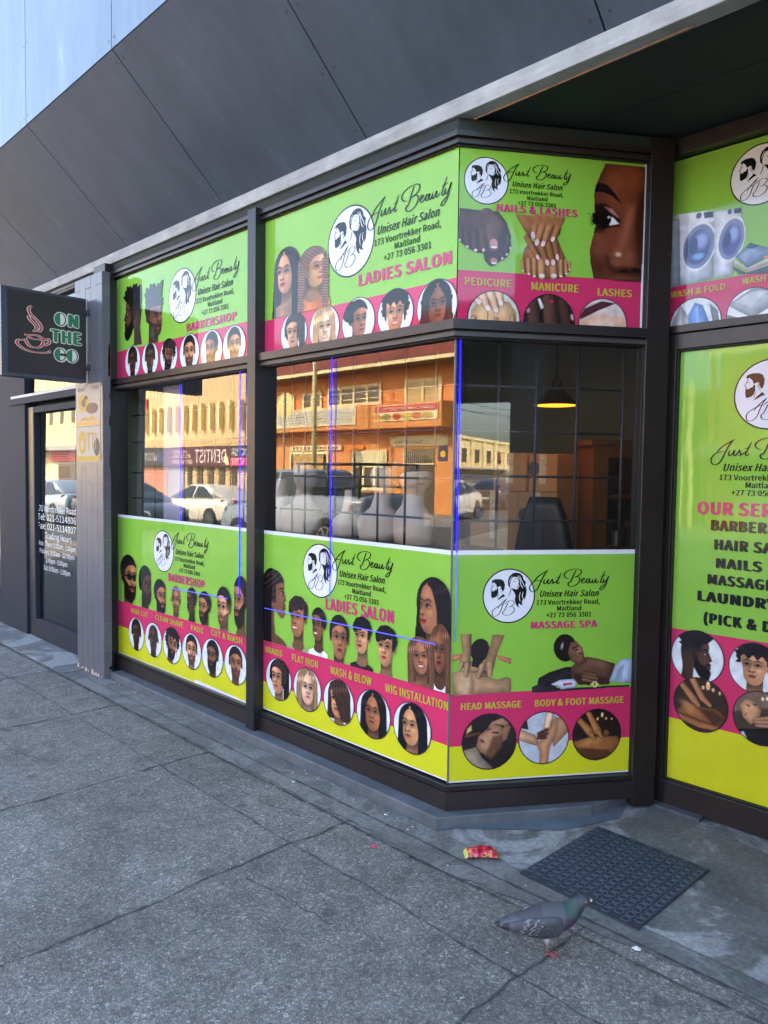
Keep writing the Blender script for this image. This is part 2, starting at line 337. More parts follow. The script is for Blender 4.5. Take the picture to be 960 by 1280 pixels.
        cv.over(M(np.maximum(np.maximum(np.abs(X+.05*yw)-.74-wob, Y-1.42-2*wob), .42-Y-.1*np.abs(X)), .05), HC); cv.over(M(np.maximum(sk_, -np.where(side, .2, -1)), .05)*np.clip((Y+.2)/.7, 0, 1), HC)
    elif hs == 'pixie':
        d = np.maximum(sell(X, Y, -.06*yw, .42, .86, .72)+wob*.3, -np.where(X*sgn < -.5, Y+.25, Y-(.36-.26*X*sgn+.04*np.sin(13*X)))); cv.over(M(d, .04), HC)
    elif hs == 'bun': cv.over(M(np.maximum(sell(X, Y, -.1*yw, .3, .82, .78), -np.where(side, .2, Y-hl)), .04), HC)
    elif hs in ('long', 'longcurtain', 'wavy'):
        pt = f*.7+(0 if hs != 'sidebob' else .2); wv = .06*np.sin(8*Y) if hs == 'wavy' else 0; op = .50-.10*(hs == 'long')*0
        cur = np.abs(X-pt)-(.05+.55*np.clip(.80-Y, 0, 1.0)**.48)-wv
        low = np.where(np.abs(X) < 1.05, 1, 0); d = np.maximum(np.maximum(-cur, sell(X, Y, -.1*yw, .1, 1.0, 1.02)*.5), -Y-2.1)
        cv.over(M(np.maximum(-cur, np.maximum(np.abs(X+.1*yw)-.97-.05*(.2-Y), np.maximum(sell(X, Y, -.1*yw, .22, .97, .93), -9)*(Y > .2)-1*(Y <= .2))), .04)*(Y > -2.2), HC)
        if hs == 'long' and hr[0] > 80: cv.over(M(np.abs(np.abs(X-pt)-.72)-.05, .1)*.5*(Y < .3)*(cv.a > .5), hr*1.35, True)
    elif hs == 'sidebob':
        d = np.maximum(np.minimum(sell(X, Y, -.05, .25, .92, .86), np.maximum(np.abs(X)-.95, np.maximum(Y-.3, -1.15-Y))), -(X*sgn*-1+.20+.55*np.clip(Y+.3, -1, 1.3)*1.0)); cv.over(M(d, .04), HC)
    elif hs in ('braids', 'braidup', 'cornprofile'):
        line = np.clip(np.sin(30*(Y+.75*X*sgn))*1.6-.9, 0, 1)[..., None]; cc = hr*(1+.3*np.sin(60*X+20*Y))[..., None]*(1-line)+(sk*.7 if hr[0] < 60 else hr*.5)*line; cv.over(M(np.maximum(sell(X, Y, -.1*yw, .28, .80, .80), -np.where(side | (X*sgn < -.28), .2, Y-hl)), .04), cc)
        if hs == 'braids':
            bx = np.maximum(np.abs(np.abs(X+.06*yw)-.80)-.22-.03*np.sin(20*Y), np.maximum(Y-.35, -2.3-Y)); cv.over(M(bx, .04), hr*(1+.28*np.sin(46*Y+14*X))[..., None])
    if sp.get('gl'):
        for s_ in (-1, 1):
            cv.over(M(sell(X, Y, f+s_*.29*k, .02, .22, .16))*face*.85, (24, 20, 22), True)
        dl, _ = scap(X, Y, [(f-.6, .06, .03), (f+.3, .08, .03)]); cv.over(M(dl)*face, (22, 18, 20), True)
    return cv
PROF = [(.0, 1.0), (.34, .90), (.52, .64), (.57, .40), (.55, .26), (.585, .14), (.70, -.10), (.735, -.19), (.62, -.27), (.615, -.34), (.69, -.42), (.655, -.49), (.685, -.57), (.61, -.66), (.63, -.80), (.54, -.95), (.36, -1.0), (.02, -.78), (-.12, -.62), (-.16, -1.2), (-.02, -2.6), (-1.0, -2.6), (-.74, -1.1), (-.70, -.6), (-.80, 0), (-.76, .5), (-.52, .85), (-.2, 1.0)]
def paint_profile(cv, sp, X, Y, seed):
    M = cv.M; sk = np.array(sp['sk'], float); hr = np.array(sp['hr'], float); hs = sp['hs']; cl = sp.get('cl')
    curl = 1+.5*np.sin(27*X+6*np.sin(9*Y))*np.sin(25*Y+6*np.sin(8*X)); wob = .05*np.sin(11*np.arctan2(Y-.3, X)+seed)+.045*np.sin(25*np.arctan2(Y-.3, X))
    if hs == 'cornprofile': cv.over(M(np.minimum(sell(X, Y, -.35, .3, .72, .80), np.maximum(np.abs(X+.75)-.33, np.maximum(Y-.3, -2.6-Y)))), hr)
    cv.over(M(sell(X, Y, -.45, -2.65, 1.5, .95)), (np.array(cl, float) if cl else sk*.9))
    d = npoly(X, Y, catmull(PROF, 4)); fm = M(d)
    L = 1.05-.35*np.clip(-X-.1, 0, 1)+.18*np.exp(-((X-.4)**2/.03+(Y-.45)**2/.06))+.15*np.exp(-((X-.35)**2/.03+(Y+.2)**2/.03))-.25*np.clip(-Y-.7, 0, .8)
    cv.over(fm, sk*L[..., None])
    cv.over(M(sell(X, Y, -.17, -.08, .12, .21)), sk*.82); cv.over(M(sell(X, Y, -.18, -.06, .05, .12), .06), sk*.45, True)
    cv.over(M(npoly(X, Y, [(.30, .08), (.48, .14), (.50, .03)]), .02)*fm, (215, 205, 198), True); cv.over(M(sell(X, Y, .465, .08, .04, .06))*fm, (24, 16, 14), True)
    dl, _ = scap(X, Y, [(.27, .06, .012), (.40, .15, .025), (.53, .12, .02)]); cv.over(M(dl)*fm, (24, 16, 14), True)
    db, _ = scap(X, Y, [(.22, .24, .02), (.40, .30, .035), (.55, .25, .02)]); cv.over(M(db, .03)*fm, (24, 18, 16), True)
    cv.over(M(sell(X, Y, .60, -.24, .05, .03), .03)*fm, sk*.35, True); cv.over(M(sell(X, Y, .60, -.44, .08, .045), .02)*fm, (sk[0]*.8, sk[1]*.5, sk[2]*.52), True); cv.over(M(sell(X, Y, .59, -.56, .08, .05), .02)*fm, (sk[0]*.9+10, sk[1]*.58, sk[2]*.6), True)
    if sp['bd']:
        b = np.minimum(npoly(X, Y, [(-.10, .05), (-.02, -.02), (.10, -.35), (.36, -.50), (.55, -.63), (.64, -.66), (.70, -.80), (.62, -1.12), (.40, -1.22), (.10, -1.0), (-.14, -.62)]), npoly(X, Y, [(.40, -.52), (.48, -.36), (.66, -.33), (.66, -.38), (.54, -.42), (.48, -.55)]))
        cv.over(M(b, .04), np.array((24, 19, 18))*curl[..., None])
    if hs == 'hightop':
        h = np.maximum(npoly(X, Y, [(.52, .62), (.70, .95), (.62, 1.25), (.25, 1.38), (-.4, 1.36), (-.95, 1.2), (-1.0, .85), (-.80, .45), (-.2, .52), (.30, .58)])+wob, -9); cv.over(M(h, .04), hr*curl[..., None])
        cv.over(M(np.maximum(d, np.maximum(X-.12-.2*np.clip(Y, 0, 1), -.15-Y)), .05)*np.clip((Y+.15)/.55, 0, 1), hr)
    else:
        line = np.sin(24*(Y-.6*X)) > .82; cv.over(M(np.maximum(sell(X, Y, -.1, .33, .72, .72), -np.where(X < .02, .2, Y-(.42+.25*X))), .04), np.where(line[..., None], sk*.7, hr))
        cv.over(M(np.maximum(np.abs(X+.62)-.30, np.maximum(Y-.2, -2.6-Y)), .05), hr*(1+.3*np.sin(30*X))[..., None])
    return cv
def canvas_object(name, cv, scale, ox, oy, depth, parent, vmin=None, circle=None):
    """turn a canvas into a thin printed sheet: scale/offset map canvas units to poster metres"""
    gr = srand(len(name)+cv.nx); b_ = gr.rand(cv.ny//9+3, cv.nx//9+3); iy, ix = np.arange(cv.ny)/9., np.arange(cv.nx)/9.; y0_, x0_ = iy.astype(int), ix.astype(int); fy, fx_ = (iy-y0_)[:, None], (ix-x0_)[None]
    nb_ = (b_[y0_][:, x0_]*(1-fx_)+b_[y0_][:, x0_+1]*fx_)*(1-fy)+(b_[y0_+1][:, x0_]*(1-fx_)+b_[y0_+1][:, x0_+1]*fx_)*fy
    cv.c = cv.c*(1+.16*(nb_-.5)+.07*(gr.rand(cv.ny, cv.nx)-.5))[..., None]
    X = cv.X*scale[0]+ox; Z = cv.Y*scale[1]+oy; a = cv.a > .45
    if vmin is not None: a &= Z > vmin
    q = a[:-1, :-1] & a[1:, :-1] & a[:-1, 1:] & a[1:, 1:]
    idx = -np.ones(a.shape, int); use = np.zeros(a.shape, bool)
    for dy in (0, 1):
        for dx in (0, 1): use[dy:use.shape[0]-1+dy, dx:use.shape[1]-1+dx] |= q
    if use.sum() < 4: return None
    idx[use] = np.arange(use.sum())
    co = np.stack([X[use], np.full(use.sum(), -depth), Z[use]], 1)
    f = np.stack([idx[:-1, :-1][q], idx[:-1, 1:][q], idx[1:, 1:][q], idx[1:, :-1][q]], 1)
    me = bpy.data.meshes.new(name); nv, nf = len(co), len(f)
    me.vertices.add(nv); me.vertices.foreach_set('co', co.astype(np.float32).ravel()); me.loops.add(nf*4); me.loops.foreach_set('vertex_index', f.astype(np.int32).ravel())
    me.polygons.add(nf); me.polygons.foreach_set('loop_start', np.arange(nf, dtype=np.int32)*4); me.update(calc_edges=True)
    at = me.color_attributes.new('Col', 'FLOAT_COLOR', 'POINT'); c = np.clip(cv.c[use], 0, 255)/255
    lc = np.where(c <= .04045, c/12.92, ((c+.055)/1.055)**2.4); at.data.foreach_set('color', np.concatenate([lc, np.ones((nv, 1))], 1).astype(np.float32).ravel())
    me.materials.append(PHOTO); o = bpy.data.objects.new(name, me); COL.objects.link(o); o.parent = parent; return o
# the shop's round badge and its script lettering, drawn as pen strokes and cut-outs (badge radius 395 around 440,485)
JUST = [[(215, 85), (190, 108), (165, 150), (140, 200), (118, 250), (95, 285), (62, 303), (33, 293), (22, 262), (35, 228), (62, 203), (100, 190), (150, 186)],
 [(60, 208), (110, 150), (215, 85)], [(180, 178), (170, 210), (180, 225), (203, 205), (220, 178), (212, 212), (222, 225), (242, 206), (262, 178), (262, 196), (271, 210), (264, 224), (248, 220)], [(264, 224), (286, 210), (320, 188)],
 [(355, 110), (320, 188), (310, 216), (322, 224), (340, 208)], [(296, 166), (350, 156)],
 [(440, 178), (402, 165), (386, 135), (410, 105), (460, 84), (525, 78), (566, 92), (562, 126), (524, 152), (478, 166)], [(515, 85), (490, 130), (470, 178), (448, 222)],
 [(490, 160), (540, 160), (556, 186), (532, 228), (484, 254), (442, 250), (430, 226), (448, 205)],
 [(572, 205), (602, 186), (597, 172), (583, 178), (574, 205), (590, 222), (622, 202), (648, 182)], [(664, 182), (638, 180), (625, 205), (640, 222), (660, 196), (667, 178), (660, 210), (672, 222), (694, 196)],
 [(697, 180), (690, 210), (703, 222), (726, 192), (733, 178), (727, 210), (738, 222), (762, 198)], [(828, 102), (790, 182), (782, 210), (795, 222), (818, 196)], [(776, 160), (842, 146)],
 [(818, 178), (810, 208), (825, 220), (852, 185), (868, 152), (850, 202), (834, 246), (808, 282), (784, 293), (776, 280), (802, 254), (856, 228)]]
MAN_HAIR = [(175, 280), (190, 255), (240, 240), (310, 242), (355, 265), (376, 320), (370, 380), (350, 425), (335, 405), (318, 375), (310, 345), (290, 345), (270, 360), (255, 350), (245, 320), (225, 300), (215, 285), (190, 300)]
MAN_BEARD = [(172, 408), (205, 416), (225, 400), (250, 395), (262, 362), (277, 380), (277, 440), (262, 482), (235, 502), (185, 515), (172, 480)]
MAN_COLLAR = [(265, 545), (290, 510), (340, 465), (356, 455), (385, 490), (350, 500), (310, 525)]
WOM_HAIR = [(425, 335), (418, 262), (440, 200), (490, 160), (540, 147), (600, 160), (640, 200), (655, 250), (692, 285), (684, 340), (706, 400), (700, 460), (690, 520), (665, 548), (674, 500), (648, 545), (635, 590), (658, 622), (612, 612), (590, 590), (585, 622), (602, 660), (560, 632), (540, 590), (528, 540), (538, 480), (520, 440), (490, 400), (470, 370), (505, 382), (545, 392), (575, 380), (592, 340), (585, 290), (575, 240), (560, 215), (500, 210), (470, 240), (458, 290), (448, 330), (465, 372), (440, 352)]
WOM_LINES = [[(468, 375), (458, 430), (428, 492)], [(500, 268), (522, 282), (548, 278)], [(508, 246), (535, 236), (562, 248)], [(548, 344), (566, 340), (578, 348)], [(552, 358), (566, 364), (578, 356)], [(575, 300), (588, 322), (578, 332)]]
WOM_SHINE = [[(590, 190), (622, 260), (650, 310), (672, 360)], [(560, 190), (600, 250), (618, 330), (650, 380)], [(610, 430), (596, 500), (610, 570)], [(655, 430), (640, 480), (648, 520)], [(480, 200), (452, 250), (446, 300)]]
MAN_LINES = [[(200, 300), (178, 350), (165, 385), (185, 392), (178, 408)], [(186, 346), (204, 340), (218, 350)], [(296, 360), (312, 368), (306, 395), (296, 398)], [(290, 440), (262, 520)], [(318, 400), (338, 450)]]
JB = [[(412, 522), (372, 570), (340, 640), (310, 720), (270, 764), (222, 776), (192, 742), (202, 690), (252, 650), (322, 612), (365, 596)], [(270, 668), (330, 590), (412, 522)],
 [(432, 578), (402, 640), (372, 700)], [(372, 606), (430, 562), (496, 554), (522, 588), (484, 630), (436, 648)], [(440, 645), (500, 642), (524, 690), (482, 744), (412, 766), (360, 752), (354, 712), (392, 688)]]

